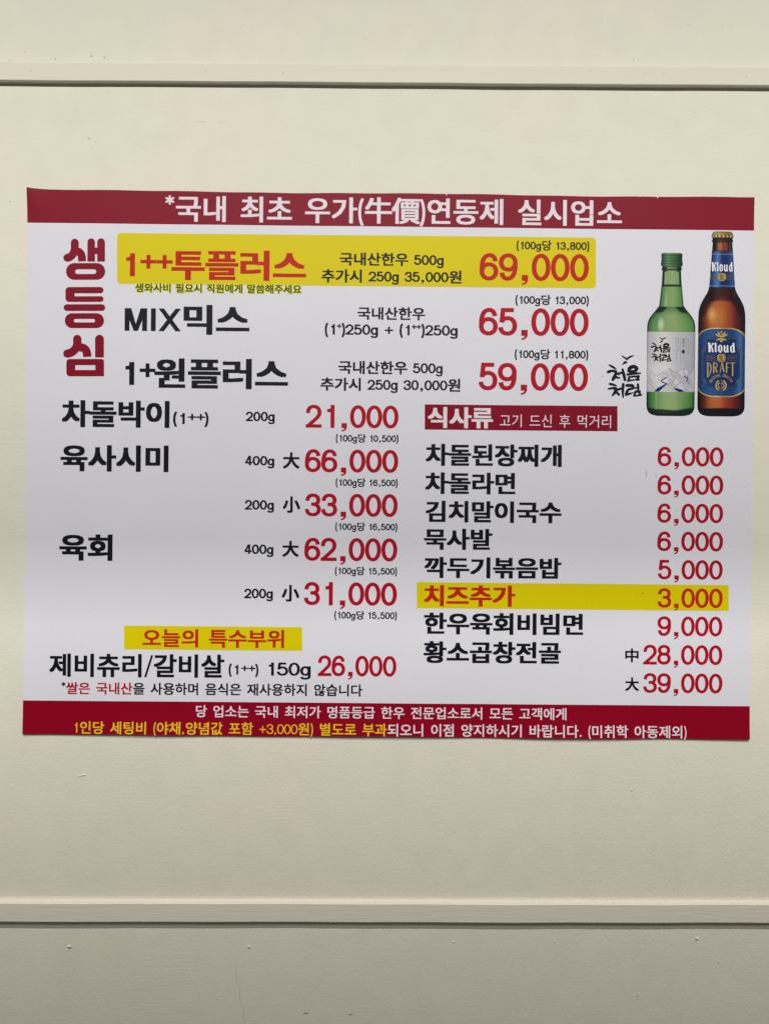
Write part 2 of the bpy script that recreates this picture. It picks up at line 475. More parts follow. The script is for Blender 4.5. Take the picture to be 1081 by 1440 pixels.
# ---- own grotesque digits and capitals, as strokes in an em box (cap height 0.72)
H = 0.72
def latin(ch, wt):
    """returns (polys, advance, lsb) in em; wt = stem weight in em"""
    wx, wy = wt, wt * 0.86
    P = []
    def NX(W, a): return wx / 2 + a * (W - wx)
    def NY(b, h=H): return wy / 2 + b * (h - wy)
    def path(W, start, *segs, h=H, dy=0, closed=False, xe=None):
        pts = [(NX(W, start[0]), NY(start[1], h) + dy)]
        for s in segs:
            if len(s) == 2:
                pts.append((NX(W, s[0]), NY(s[1], h) + dy))
            else:
                c = [(NX(W, s[i]), NY(s[i + 1], h) + dy) for i in (0, 2, 4)]
                pts += bez(pts[-1], *c, n=8)
        if closed and abs(pts[0][0] - pts[-1][0]) + abs(pts[0][1] - pts[-1][1]) < 1e-6: pts.pop()
        P.extend(stroke(pts, wx, wy, closed))
    def ell(W, cx, cy, rx, ry, h=H, dy=0, kk=0.58):
        path(W, (cx + rx, cy), (cx + rx, cy + ry * kk, cx + rx * kk, cy + ry, cx, cy + ry),
             (cx - rx * kk, cy + ry, cx - rx, cy + ry * kk, cx - rx, cy),
             (cx - rx, cy - ry * kk, cx - rx * kk, cy - ry, cx, cy - ry),
             (cx + rx * kk, cy - ry, cx + rx, cy - ry * kk, cx + rx, cy), h=h, dy=dy, closed=True)
    def rect(x0, x1, y0, y1): P.append([(x0, y0), (x1, y0), (x1, y1), (x0, y1)])
    W = 0.495; adv = 0.505
    if ch == '0': ell(W, .5, .5, .5, .5)
    elif ch == '1':
        x1 = 0.275 + wx * .9; rect(x1 - wx, x1, 0, H)
        fb = H * .82 - wy * .92
        P.append([(x1 - wx - .105, fb), (x1 - wx + .001, fb), (x1 - wx + .001, H * .865), (x1 - wx - .04, H * .832), (x1 - wx - .105, H * .82)])
        P.append([(x1 - wx, fb), (x1 - wx * .5, fb), (x1 - wx * .5, H), (x1 - wx * .80, H), (x1 - wx * .88, H * .93), (x1 - wx, H * .865)])
    elif ch == '2':
        path(W, (.02, .66), (.02, .90, .2, 1, .5, 1), (.8, 1, .98, .88, .98, .69), (.98, .50, .72, .40, .45, .24), (.22, .11, .08, .05, .06, -.02))
        rect(0.0, W, 0, wy)
    elif ch == '3':
        path(W, (.03, .71), (.05, .9, .22, 1, .48, 1), (.78, 1, .95, .9, .95, .75), (.95, .60, .78, .535, .55, .535), (.36, .535))
        path(W, (.36, .535), (.5, .535), (.85, .535, 1, .42, 1, .27), (1, .1, .8, 0, .5, 0), (.2, 0, .0, .1, .0, .29))
    elif ch == '4':
        rect(W * .80 - wx, W * .80, 0, H); rect(0.0, W, H * .20, H * .20 + wy)
        P.extend(stroke([(wx * .45, H * .20 + wy * .5), (W * .80 - wx * .75, H - wy * .2)], wx * .9, wy))
        P[:] = [[(px, min(py, H)) for px, py in p] for p in P]
    elif ch == '5':
        path(W, (.93, 1), (.17, 1), (.08, .47))
        path(W, (.06, .50), (.16, .62, .35, .655, .5, .655), (.82, .655, 1, .52, 1, .33), (1, .12, .8, 0, .48, 0), (.2, 0, .02, .1, .0, .27))
    elif ch == '6':
        ell(W, .5, .305, .5, .305)
        path(W, (.95, .74), (.92, .91, .78, 1, .54, 1), (.2, 1, 0, .8, 0, .45), (0, .30))
    elif ch == '9':
        ell(W, .5, .695, .5, .305)
        path(W, (.05, .26), (.08, .09, .22, 0, .46, 0), (.8, 0, 1, .2, 1, .55), (1, .70))
    elif ch == '7':
        rect(0.0, W, H - wy, H)
        path(W, (.95, 1), (.6, .7, .38, .4, .33, -.06))
    elif ch == '8':
        ell(W, .5, .765, .44, .235); ell(W, .5, .275, .5, .275)
    elif ch in ',.':
        s = min(wt * 1.35, .17); x0 = 0.075
        adv = x0 * 2 + s; tl = 1.45
        if wt > .1: adv = .36; x0 = .10
        tl = 1.0
        if ch == '.': rect(x0, x0 + s, 0, s)
        else:
            P.append([(x0, 0), (x0 + s * .55, 0), (x0 + s, 0), (x0 + s, s * .92), (x0, s * .92)])
            P.append([(x0 + s * .55, 0.001), (x0 + s * .48, -s * .22 * tl), (x0 + s * .28, -s * .36 * tl), (x0, -s * .42 * tl), (x0 + s * .08, -s * .68 * tl), (x0 + s * .45, -s * .60 * tl), (x0 + s * .8, -s * .36 * tl), (x0 + s, 0), (x0 + s, .001)])
    elif ch in '()':
        adv = 0.235; a = 0.185
        pts = [(a, .80), *bez((a, .80), (.045, .55), (.045, .08), (a, -.17), 10)]
        if ch == ')': pts = [(adv - x, y) for x, y in pts]
        P.extend(stroke(pts, wx * .98, wy))
    elif ch == '+':
        adv = 0.56; s = .25; cy = .33; rect(.28 - s, .28 + s, cy - wy / 2, cy + wy / 2); rect(.28 - wx * .45, .28 + wx * .45, cy - s, cy + s)
    elif ch == '⁺':      # raised plus of the grade marks
        adv = 0.445; s = .215; cy = H * .645; t = wt * .40; rect(.262 - s, .262 + s, cy - t, cy + t); rect(.262 - t, .262 + t, cy - s, cy + s)
    elif ch == '˖':
        adv = 0.29; s = .145; cy = H * .82; t = wt * .32; rect(.155 - s, .155 + s, cy - t, cy + t); rect(.155 - t, .155 + t, cy - s, cy + s)
    elif ch == '*':
        adv = .36
        for a in (90, 30, 150):
            dx, dy = math.cos(R(a)) * .165, math.sin(R(a)) * .165
            P.extend(stroke([(.175 - dx, .68 - dy), (.175 + dx, .68 + dy)], .072))
    elif ch == '/':
        adv = .34; P.extend(stroke([(.04, -.09), (.30, .80)], wx * .8, wy))
    elif ch == 'g':
        W = .455; adv = .49; xh = .53
        ell(W, .48, .5, .48, .5, h=xh, kk=.56)
        rect(W - wx, W, .0, xh)
        pts = [(W - wx / 2, .06), (W - wx / 2, -.02)] + bez((W - wx / 2, -.02), (W - wx / 2, -.12), (W * .75, -.155), (W * .48, -.155), 7) + bez((W * .48, -.155), (W * .2, -.155), (.07, -.12), (.06, -.055), 6)
        P.extend(stroke(pts, wx, wy))
    elif ch == 'M':
        W = .60; adv = .66; rect(0, wx, 0, H); rect(W - wx, W, 0, H)
        P.append([(0, H), (wx * 1.35, H), (W / 2 + wx * .42, 0), (W / 2 - wx * .42, 0)])
        P.append([(W - wx * 1.35, H), (W, H), (W / 2 + wx * .42, 0), (W / 2 - wx * .42, 0)])
    elif ch == 'I':
        adv = wx + .13; rect(.05, .05 + wx, 0, H)
    elif ch == 'X':
        W = .60; adv = .62; t = wx * 1.12
        P.append([(0, 0), (t, 0), (W, H), (W - t, H)]); P.append([(W - t, 0), (W, 0), (t, H), (0, H)])
    else:
        return None
    return P, adv

# ---- Hangul and Hanja outlines come from Blender's own built-in font; weight is added here
FONTMESH = {}
def preload(chars, thin=0.0):
    objs = []
    for c in chars:
        if (c, thin) in FONTMESH: continue
        cu = bpy.data.curves.new('g', 'FONT'); cu.body = c; cu.resolution_u = 3; cu.offset = thin
        o = bpy.data.objects.new('g', cu); COL.objects.link(o); objs.append((c, o))
    dg = bpy.context.evaluated_depsgraph_get()
    for c, o in objs:
        e = o.evaluated_get(dg); me = e.to_mesh()
        FONTMESH[(c, thin)] = ([(v.co.x, v.co.y) for v in me.vertices], [tuple(p.vertices) for p in me.polygons])
        e.to_mesh_clear()
    for c, o in objs:
        cu = o.data; bpy.data.objects.remove(o); bpy.data.curves.remove(cu)

CACHE = {}
def glyph(ch, bx, by, wt, thin=0.0):
    key = (ch, bx, by, wt, thin)
    if key in CACHE: return CACHE[key]
    L = latin(ch, wt) if thin == 0.0 else None
    if L:
        vs, fs = union(fix(L[0])); adv = L[1]
    else:
        V, F = FONTMESH[(ch, thin)]
        adv = 0.92
        if ord(ch) > 0x3000 and ord(ch) < 0xA000: adv = 0.96
        if bx == 0 and by == 0:
            vs, fs = V, F
        else:
            cps = [(-1, -1), (1, -1), (1, 1), (-1, 1)]
            if max(bx, by) > .055: cps.append((0, 0))
            polys = []
            for sx, sy in cps:
                for f in F:
                    polys.append([(V[i][0] + sx * bx / 2, V[i][1] + sy * by / 2) for i in f])
            vs, fs = union(fix(polys))
    CACHE[key] = (vs, fs, adv)
    return CACHE[key]

def flatmesh(vs, fs, lift, flip_ok=True):
    V = [at3(x, y, lift) for x, y in vs]
    F = []
    for f in fs:
        a = area2([vs[i] for i in f])
        F.append(tuple(f) if a > 0 else tuple(reversed(f)))
    me = bpy.data.meshes.new('m'); me.from_pydata(V, [], F); me.update()
    return me

SP = {'n': 0}
def T(text, x0, x1, y0, y1, mat, b=(0.045, 0.035), wt=0.12, ref=None, space=0.34, track=0.0, lift=0.22, halo=None, thin=0.0, name='lettering', parent=None, colors=None, label=None):
    """set a line of print so that its ink spans photo columns x0..x1 and its reference glyphs rows y0..y1 (at the left end)"""
    cx = 0.0; run = []; refs = []
    hang = [c for c in text if ord(c) >= 0x3000]
    if ref is None: ref = ''.join(hang) if hang else ''.join(c for c in text if c not in ',. ')
    for c in text:
        if c == ' ': cx += space; continue
        vs, fs, adv = glyph(c, b[0], b[1], wt, thin)
        run.append((c, cx, vs, fs))
        cx += adv + track
    xs = [v[0] + ox_ for c, ox_, vs, fs in run for v in vs]
    ys = [v[1] for c, ox_, vs, fs in run for v in vs if c in ref]
    X0, X1, Y0, Y1 = min(xs), max(xs), min(ys), max(ys)
    a = P2L(x0, y1); t = P2L(x0, y0); r_ = P2L(x1, y1 + SLOPE * (x1 - x0))
    sx = (r_[0] - a[0]) / (X1 - X0); sy = (t[1] - a[1]) / (Y1 - Y0)
    groups = {}
    offs = [q[1] for q in run]
    for n, (c, ox_, vs, fs) in enumerate(run):
        mk = mat if colors is None else colors(n)
        V, F = groups.setdefault(mk, ([], []))
        o = len(V)
        V += [(a[0] + (v[0] + ox_ - X0) * sx, a[1] + (v[1] - Y0) * sy) for v in vs]
        # neighbouring letters may touch: a hair of height keeps their faces apart
        F += [tuple(i + o for i in f) for f in fs]
        groups[mk] = (V, F)
        run[n] = (c, o, len(vs), mk)
    out = []
    for mk, (V, F) in groups.items():
        me = flatmesh(V, F, lift)
        k2 = 0
        for (c, o, ln, m_) in run:
            if m_ == mk:
                if k2 % 2:
                    for i in range(o, o + ln): me.vertices[i].co.y -= 0.00003
                k2 += 1
        ob = link(name, me, INK[mk], parent or poster)
        if label: ob['label'] = label
        out.append(ob)
    if halo:
        hm, hw = halo
        V = []; F = []
        for n, (c, o, ln, m_) in enumerate(run):
            hv, hf, _ = glyph(c, b[0] + 2 * hw / abs(sx), b[1] + 2 * hw / abs(sy), wt, thin)
            oo = len(V)
            V += [(a[0] + (v[0] + offs[n] - X0) * sx, a[1] + (v[1] - Y0) * sy) for v in hv]
            F += [tuple(i + oo for i in f) for f in hf]
        me = flatmesh(V, F, lift - 0.07)
        link('lettering_outline', me, INK[hm], parent or poster)
    return out

def shape(name, polys_px, mat, lift=0.22, parent=None, label=None):
    """free drawn print: polygons given in photo pixels"""
    polys = [[P2L(*q) for q in p] for p in polys_px]
    vs, fs = union(fix(polys), 1e-4)
    me = flatmesh(vs, fs, lift)
    o = link(name, me, INK[mat], parent or poster)
    if label: o['label'] = label
    if name in ('ink_dot', 'smudge', 'edge_chip'): o['kind'] = 'stuff'
    return o

def rrect(x0, y0, x1, y1, r, n=7, slope=0.0):
    pts = []
    rr = r if isinstance(r, (tuple, list)) else (r, r, r, r)      # tl tr br bl
    for (cx, cy, a0, q) in ((x0, y0, 180, rr[0]), (x1, y0, 270, rr[1]), (x1, y1, 0, rr[2]), (x0, y1, 90, rr[3])):
        sx = 1 if cx == x0 else -1; sy = 1 if cy == y0 else -1
        for i in range(n):
            a = R(a0 + 90 * i / (n - 1))
            pts.append((cx + sx * q + q * math.cos(a), cy + sy * q + q * math.sin(a)))
    return [(x, y + slope * (x - x0)) for x, y in pts]

def ring(outer, inner):
    n = len(outer); out = []
    for i in range(n):
        j = (i + 1) % n
        for t in ([outer[i], outer[j], inner[j]], [outer[i], inner[j], inner[i]]):
            out.append(t)
    return out

def band(name, x0, x1, yl0, yl1, mat, rad=0.0, lift=0.13, label=None):
    """printed colour field: a finely divided flat shape following the sheet"""
    outer = rrect(x0, yl0, x1, yl1, rad, slope=SLOPE) if rad else [(x0, yl0), (x1, yl0 + SLOPE * (x1 - x0)), (x1, yl1 + SLOPE * (x1 - x0)), (x0, yl1)]
    # slice into columns so it can follow the sheet
    polys = []
    if rad:
        polys.append(outer[:])
        V = [P2L(*q) for q in outer]
    else:
        V = [P2L(*q) for q in outer]
    xs0 = min(v[0] for v in V); xs1 = max(v[0] for v in V); ys0 = min(v[1] for v in V); ys1 = max(v[1] for v in V)
    D = []
    for i in range(len(V)):
        p, q = V[i], V[(i + 1) % len(V)]
        m_ = max(1, int(math.hypot(q[0] - p[0], q[1] - p[1]) / 4))
        D += [(p[0] + (q[0] - p[0]) * t / m_, p[1] + (q[1] - p[1]) * t / m_) for t in range(m_)]
    V = D
    pts = [Vector(v) for v in V]; face = [list(range(len(pts)))]
    if area2([tuple(v) for v in V]) < 0: face = [face[0][::-1]]
    nx = int((xs1 - xs0) / 5); ny = int((ys1 - ys0) / 5)
    for i in range(1, nx):
        for j in range(1, ny):
            pts.append(Vector((xs0 + (xs1 - xs0) * i / nx, ys0 + (ys1 - ys0) * j / ny)))
    r = delaunay_2d_cdt(pts, [], face, 0, 1e-4, True)
    vs = [(v.x, v.y) for v in r[0]]; fs = [f for f, og in zip(r[2], r[5]) if len(og)]
    me = flatmesh(vs, fs, lift)
    o = link(name, me, INK[mat], poster)
    if label: o['label'] = label
    return o

# outlines of the Hangul and Hanja used on the poster: character, vertices x, y (em/1000), triangles
GLYPHS = {
'中': ((458, 840, 458, 661, 96, 661, 96, 186, 171, 186, 171, 248, 458, 248, 458, -79, 537, -79, 537, 248, 825, 248, 825, 191, 902, 191, 902, 661, 537, 661, 537, 840, 171, 322, 171, 588, 458, 588, 458, 322, 825, 322, 537, 322, 537, 588, 825, 588), (1, 15, 0, 1, 14, 15, 3, 17, 2, 17, 1, 2, 17, 14, 1, 17, 13, 14, 17, 18, 13, 18, 22, 13, 22, 23, 13, 23, 12, 13, 3, 16, 17, 19, 22, 18, 19, 21, 22, 20, 12, 23, 3, 5, 16, 5, 19, 16, 5, 21, 19, 5, 20, 21, 5, 6, 20, 6, 9, 20, 9, 10, 20, 10, 12, 20, 3, 4, 5, 7, 9, 6, 7, 8, 9, 11, 12, 10)),
'價': ((333, 673, 333, 477, 920, 477, 920, 673, 741, 673, 741, 732, 951, 732, 951, 790, 309, 790, 309, 732, 506, 732, 506, 673, 567, 732, 678, 732, 678, 673, 567, 673, 399, 623, 506, 623, 506, 527, 399, 527, 567, 623, 678, 623, 678, 527, 567, 527, 741, 623, 851, 623, 851, 527, 741, 527, 424, 278, 835, 278, 835, 220, 424, 220, 424, 173, 835, 173, 835, 115, 424, 115, 424, 381, 835, 381, 835, 325, 424, 325, 354, 429, 354, 67, 908, 67, 908, 429, 679, 17, 764, -15, 842, -50, 905, -83, 969, -39, 900, -6, 816, 28, 728, 59, 514, 61, 449, 26, 366, -6, 278, -31, 293, -46, 307, -64, 319, -81, 410, -54, 496, -19, 568, 22, 233, 835, 175, 682, 102, 542, 18, 426, 32, 402, 47, 373, 57, 350, 90, 391, 121, 436, 152, 484, 152, -80, 224, -80, 224, 619, 253, 683, 279, 749, 302, 816), (41, 36, 40, 36, 43, 40, 36, 37, 43, 37, 42, 43, 41, 39, 36, 38, 42, 37, 41, 28, 39, 28, 38, 39, 28, 29, 38, 29, 42, 38, 41, 31, 28, 30, 42, 29, 41, 32, 31, 32, 30, 31, 32, 33, 30, 33, 42, 30, 41, 35, 32, 34, 42, 33, 41, 34, 35, 41, 42, 34, 44, 50, 51, 44, 49, 50, 45, 49, 44, 45, 48, 49, 46, 48, 45, 46, 47, 48, 63, 77, 62, 63, 76, 77, 63, 75, 76, 63, 74, 75, 64, 74, 63, 64, 71, 74, 71, 73, 74, 65, 71, 64, 65, 70, 71, 72, 73, 71, 65, 69, 70, 66, 69, 65, 67, 69, 66, 67, 68, 69, 53, 61, 52, 54, 61, 53, 54, 60, 61, 55, 60, 54, 55, 59, 60, 56, 59, 55, 57, 59, 56, 57, 58, 59, 9, 7, 8, 9, 6, 7, 10, 6, 9, 11, 12, 10, 12, 6, 10, 11, 15, 12, 13, 6, 12, 14, 5, 13, 5, 6, 13, 14, 4, 5, 1, 16, 0, 16, 11, 0, 16, 15, 11, 16, 14, 15, 16, 4, 14, 16, 3, 4, 16, 17, 3, 17, 20, 3, 20, 21, 3, 21, 24, 3, 24, 25, 3, 25, 2, 3, 1, 19, 16, 18, 20, 17, 18, 23, 20, 22, 24, 21, 22, 27, 24, 26, 2, 25, 1, 18, 19, 1, 23, 18, 1, 22, 23, 1, 27, 22, 1, 26, 27, 1, 2, 26)),
'大': ((461, 839, 460, 753, 456, 657, 446, 553, 62, 553, 62, 476, 433, 476, 370, 288, 246, 117, 43, -16, 64, -35, 85, -57, 100, -78, 302, 58, 429, 229, 501, 419, 597, 209, 729, 41, 902, -78, 918, -54, 938, -29, 958, -8, 785, 104, 653, 270, 563, 476, 942, 476, 942, 553, 526, 553, 536, 656, 541, 752, 542, 839), (1, 30, 0, 1, 29, 30, 2, 29, 1, 2, 28, 29, 3, 28, 2, 3, 27, 28, 5, 3, 4, 5, 27, 3, 5, 26, 27, 5, 25, 26, 6, 25, 5, 7, 15, 6, 15, 24, 6, 24, 25, 6, 15, 23, 24, 7, 14, 15, 16, 23, 15, 8, 14, 7, 16, 22, 23, 8, 13, 14, 17, 22, 16, 9, 13, 8, 17, 21, 22, 9, 10, 13, 10, 11, 13, 11, 12, 13, 18, 19, 17, 19, 20, 17, 20, 21, 17)),
'小': ((705, 571, 787, 417, 855, 259, 895, 121, 976, 154, 932, 291, 862, 447, 777, 598, 464, 826, 464, 24, 461, 8, 452, 0, 436, -3, 400, -4, 341, -4, 270, -2, 282, -27, 293, -55, 301, -80, 385, -80, 448, -76, 494, -66, 523, -50, 540, -21, 545, 24, 545, 826, 202, 591, 167, 448, 110, 302, 32, 178, 56, 167, 82, 152, 103, 138, 184, 268, 244, 423, 286, 577), (9, 25, 8, 9, 24, 25, 27, 35, 26, 27, 34, 35, 28, 34, 27, 28, 33, 34, 29, 33, 28, 29, 30, 33, 30, 31, 33, 31, 32, 33, 10, 24, 9, 10, 23, 24, 11, 23, 10, 12, 23, 11, 16, 14, 15, 13, 23, 12, 16, 13, 14, 16, 23, 13, 16, 22, 23, 17, 22, 16, 17, 21, 22, 18, 21, 17, 18, 20, 21, 18, 19, 20, 0, 6, 7, 1, 6, 0, 1, 5, 6, 2, 5, 1, 2, 4, 5, 3, 4, 2)),
'牛': ((472, 840, 472, 657, 260, 657, 278, 703, 294, 750, 309, 798, 232, 813, 186, 679, 126, 558, 52, 458, 76, 447, 102, 432, 123, 418, 159, 467, 194, 523, 227, 584, 472, 584, 472, 345, 52, 345, 52, 271, 472, 271, 472, -79, 551, -79, 551, 271, 950, 271, 950, 345, 551, 345, 551, 584, 894, 584, 894, 657, 551, 657, 551, 840), (1, 31, 0, 1, 30, 31, 7, 5, 6, 7, 4, 5, 7, 3, 4, 7, 2, 3, 8, 2, 7, 8, 1, 2, 8, 15, 1, 15, 30, 1, 15, 29, 30, 15, 28, 29, 8, 14, 15, 16, 28, 15, 17, 27, 16, 27, 28, 16, 17, 26, 27, 9, 14, 8, 9, 13, 14, 9, 10, 13, 10, 11, 13, 11, 12, 13, 19, 17, 18, 19, 26, 17, 19, 25, 26, 19, 24, 25, 20, 24, 19, 21, 23, 20, 23, 24, 20, 21, 22, 23)),
'生': ((239, 824, 192, 684, 130, 557, 54, 453, 76, 440, 101, 423, 121, 408, 158, 457, 193, 512, 226, 573, 463, 573, 463, 352, 165, 352, 165, 280, 463, 280, 463, 25, 55, 25, 55, -48, 949, -48, 949, 25, 541, 25, 541, 280, 865, 280, 865, 352, 541, 352, 541, 573, 901, 573, 901, 646, 541, 646, 541, 840, 463, 840, 463, 646, 259, 646, 280, 698, 299, 752, 315, 807), (31, 29, 30, 31, 28, 29, 1, 35, 0, 1, 34, 35, 1, 33, 34, 1, 32, 33, 2, 32, 1, 2, 31, 32, 2, 28, 31, 2, 9, 28, 9, 27, 28, 9, 26, 27, 2, 8, 9, 10, 26, 9, 11, 25, 10, 25, 26, 10, 11, 24, 25, 3, 8, 2, 3, 7, 8, 3, 4, 7, 4, 5, 7, 5, 6, 7, 13, 11, 12, 13, 24, 11, 13, 23, 24, 13, 22, 23, 14, 22, 13, 15, 21, 14, 21, 22, 14, 15, 20, 21, 17, 15, 16, 17, 20, 15, 17, 19, 20, 17, 18, 19)),
'가': ((97, 730, 97, 661, 429, 661, 375, 461, 250, 292, 55, 158, 101, 94, 338, 267, 471, 483, 512, 730, 662, 827, 662, -77, 745, -77, 745, 391, 889, 391, 889, 460, 745, 460, 745, 827), (11, 17, 10, 11, 16, 17, 11, 13, 16, 13, 15, 16, 13, 14, 15, 11, 12, 13, 1, 9, 0, 1, 2, 9, 2, 8, 9, 3, 8, 2, 3, 7, 8, 4, 7, 3, 5, 7, 4, 5, 6, 7)),
'갈': ((180, -2, 180, -69, 784, -69, 784, -2, 261, -2, 261, 101, 752, 101, 752, 326, 178, 326, 178, 259, 670, 259, 670, 165, 180, 165, 669, 827, 669, 367, 752, 367, 752, 555, 885, 555, 885, 625, 752, 625, 752, 827, 91, 783, 91, 715, 416, 715, 365, 585, 241, 482, 51, 413, 83, 344, 310, 435, 456, 582, 508, 783), (14, 20, 13, 14, 19, 20, 14, 16, 19, 16, 18, 19, 16, 17, 18, 14, 15, 16, 22, 30, 21, 22, 23, 30, 23, 29, 30, 24, 29, 23, 25, 29, 24, 25, 28, 29, 26, 28, 25, 26, 27, 28, 9, 7, 8, 9, 10, 7, 10, 6, 7, 11, 6, 10, 0, 5, 12, 5, 11, 12, 5, 6, 11, 0, 4, 5, 1, 4, 0, 1, 3, 4, 1, 2, 3)),
'값': ((620, 298, 620, 222, 603, 134, 550, 51, 463, -11, 508, -74, 575, -31, 625, 25, 660, 91, 695, 25, 745, -32, 811, -74, 855, -11, 769, 51, 717, 134, 700, 225, 700, 298, 148, 288, 148, -65, 458, -65, 458, 288, 382, 288, 382, 180, 226, 180, 226, 288, 226, 116, 382, 116, 382, 0, 226, 0, 669, 827, 669, 335, 752, 335, 752, 549, 885, 549, 885, 619, 752, 619, 752, 827, 92, 773, 92, 705, 416, 705, 365, 572, 241, 466, 52, 394, 83, 326, 311, 420, 456, 570, 507, 773), (18, 24, 17, 18, 23, 24, 22, 20, 21, 22, 19, 20, 18, 25, 23, 25, 22, 23, 25, 26, 22, 26, 19, 22, 18, 28, 25, 27, 19, 26, 18, 27, 28, 18, 19, 27, 30, 36, 29, 30, 35, 36, 30, 32, 35, 32, 34, 35, 32, 33, 34, 30, 31, 32, 38, 46, 37, 38, 39, 46, 39, 45, 46, 40, 45, 39, 41, 45, 40, 41, 44, 45, 42, 44, 41, 42, 43, 44, 1, 16, 0, 1, 15, 16, 1, 14, 15, 2, 14, 1, 2, 13, 14, 3, 8, 2, 8, 13, 2, 3, 7, 8, 9, 13, 8, 4, 7, 3, 9, 12, 13, 4, 6, 7, 10, 12, 9, 5, 6, 4, 10, 11, 12)),
'개': ((85, 710, 85, 642, 355, 642, 316, 464, 219, 306, 50, 175, 98, 116, 300, 283, 406, 485, 436, 710, 536, 803, 536, -33, 614, -33, 614, 395, 736, 395, 736, -78, 816, -78, 816, 827, 736, 827, 736, 463, 614, 463, 614, 803), (19, 17, 18, 19, 16, 17, 11, 21, 10, 11, 20, 21, 11, 13, 20, 13, 19, 20, 13, 14, 19, 14, 16, 19, 11, 12, 13, 15, 16, 14, 1, 9, 0, 1, 2, 9, 2, 8, 9, 3, 8, 2, 3, 7, 8, 4, 7, 3, 5, 7, 4, 5, 6, 7)),
'객': ((90, 760, 90, 692, 358, 692, 314, 552, 212, 436, 54, 346, 95, 284, 287, 402, 403, 562, 443, 760, 205, 251, 205, 183, 730, 183, 730, -78, 812, -78, 812, 251, 535, 809, 535, 299, 614, 299, 614, 531, 733, 531, 733, 294, 812, 294, 812, 826, 733, 826, 733, 600, 614, 600, 614, 809), (11, 15, 10, 11, 12, 15, 12, 14, 15, 13, 14, 12, 25, 23, 24, 25, 22, 23, 17, 27, 16, 17, 26, 27, 17, 19, 26, 19, 25, 26, 19, 20, 25, 20, 22, 25, 17, 18, 19, 21, 22, 20, 1, 9, 0, 1, 2, 9, 2, 8, 9, 3, 8, 2, 3, 7, 8, 4, 7, 3, 5, 7, 4, 5, 6, 7)),
'거': ((500, 464, 500, 395, 711, 395, 711, -78, 793, -78, 793, 827, 711, 827, 711, 464, 89, 729, 89, 662, 419, 662, 370, 464, 250, 295, 50, 159, 95, 94, 334, 268, 463, 483, 502, 729), (7, 5, 6, 7, 4, 5, 9, 17, 8, 9, 10, 17, 10, 16, 17, 11, 16, 10, 11, 15, 16, 12, 15, 11, 1, 7, 0, 1, 2, 7, 2, 4, 7, 3, 4, 2, 13, 15, 12, 13, 14, 15)),
'게': ((89, 712, 89, 644, 355, 644, 312, 465, 212, 308, 50, 177, 98, 117, 211, 198, 299, 289, 364, 390, 551, 390, 551, -32, 629, -32, 629, 803, 551, 803, 551, 457, 394, 457, 418, 539, 433, 624, 437, 712, 739, 827, 739, -78, 818, -78, 818, 827), (21, 23, 20, 21, 22, 23, 15, 13, 14, 15, 12, 13, 1, 19, 0, 1, 2, 19, 2, 18, 19, 3, 18, 2, 3, 17, 18, 3, 16, 17, 4, 16, 3, 4, 9, 16, 9, 15, 16, 9, 10, 15, 10, 12, 15, 4, 8, 9, 11, 12, 10, 5, 8, 4, 5, 7, 8, 5, 6, 7)),
'고': ((137, 736, 137, 668, 687, 668, 687, 647, 686, 531, 677, 397, 653, 238, 737, 228, 760, 393, 769, 529, 770, 647, 770, 736, 368, 441, 368, 118, 50, 118, 50, 49, 867, 49, 867, 118, 450, 118, 450, 441), (1, 11, 0, 1, 2, 11, 2, 10, 11, 3, 10, 2, 4, 10, 3, 4, 9, 10, 5, 9, 4, 5, 8, 9, 13, 19, 12, 13, 18, 19, 6, 8, 5, 6, 7, 8, 15, 13, 14, 15, 18, 13, 15, 17, 18, 15, 16, 17)),
'골': ((149, -1, 149, -67, 789, -67, 789, -1, 231, -1, 231, 100, 766, 100, 766, 317, 147, 317, 147, 250, 684, 250, 684, 160, 149, 160, 147, 790, 147, 723, 681, 723, 680, 665, 676, 601, 664, 525, 746, 517, 758, 599, 762, 670, 763, 732, 763, 790, 386, 623, 386, 466, 51, 466, 51, 400, 866, 400, 866, 466, 468, 466, 468, 623), (14, 23, 13, 14, 22, 23, 14, 15, 22, 15, 21, 22, 16, 21, 15, 16, 20, 21, 17, 20, 16, 25, 31, 24, 25, 30, 31, 18, 20, 17, 18, 19, 20, 27, 25, 26, 27, 30, 25, 27, 29, 30, 27, 28, 29, 9, 7, 8, 9, 10, 7, 10, 6, 7, 11, 6, 10, 0, 5, 12, 5, 11, 12, 5, 6, 11, 0, 4, 5, 1, 4, 0, 1, 3, 4, 1, 2, 3)),
'곱': ((147, 790, 147, 723, 681, 723, 680, 658, 674, 583, 657, 496, 739, 487, 756, 578, 762, 656, 763, 725, 763, 790, 386, 598, 386, 439, 51, 439, 51, 371, 867, 371, 867, 439, 468, 439, 468, 598, 156, 295, 156, -66, 760, -66, 760, 295, 678, 295, 678, 186, 239, 186, 239, 295, 239, 121, 678, 121, 678, 2, 239, 2), (20, 26, 19, 20, 25, 26, 24, 22, 23, 24, 21, 22, 20, 27, 25, 27, 24, 25, 27, 28, 24, 28, 21, 24, 20, 30, 27, 29, 21, 28, 20, 29, 30, 20, 21, 29, 1, 10, 0, 1, 9, 10, 1, 2, 9, 2, 8, 9, 3, 8, 2, 4, 8, 3, 4, 7, 8, 12, 18, 11, 12, 17, 18, 5, 7, 4, 5, 6, 7, 14, 12, 13, 14, 17, 12, 14, 16, 17, 14, 15, 16)),
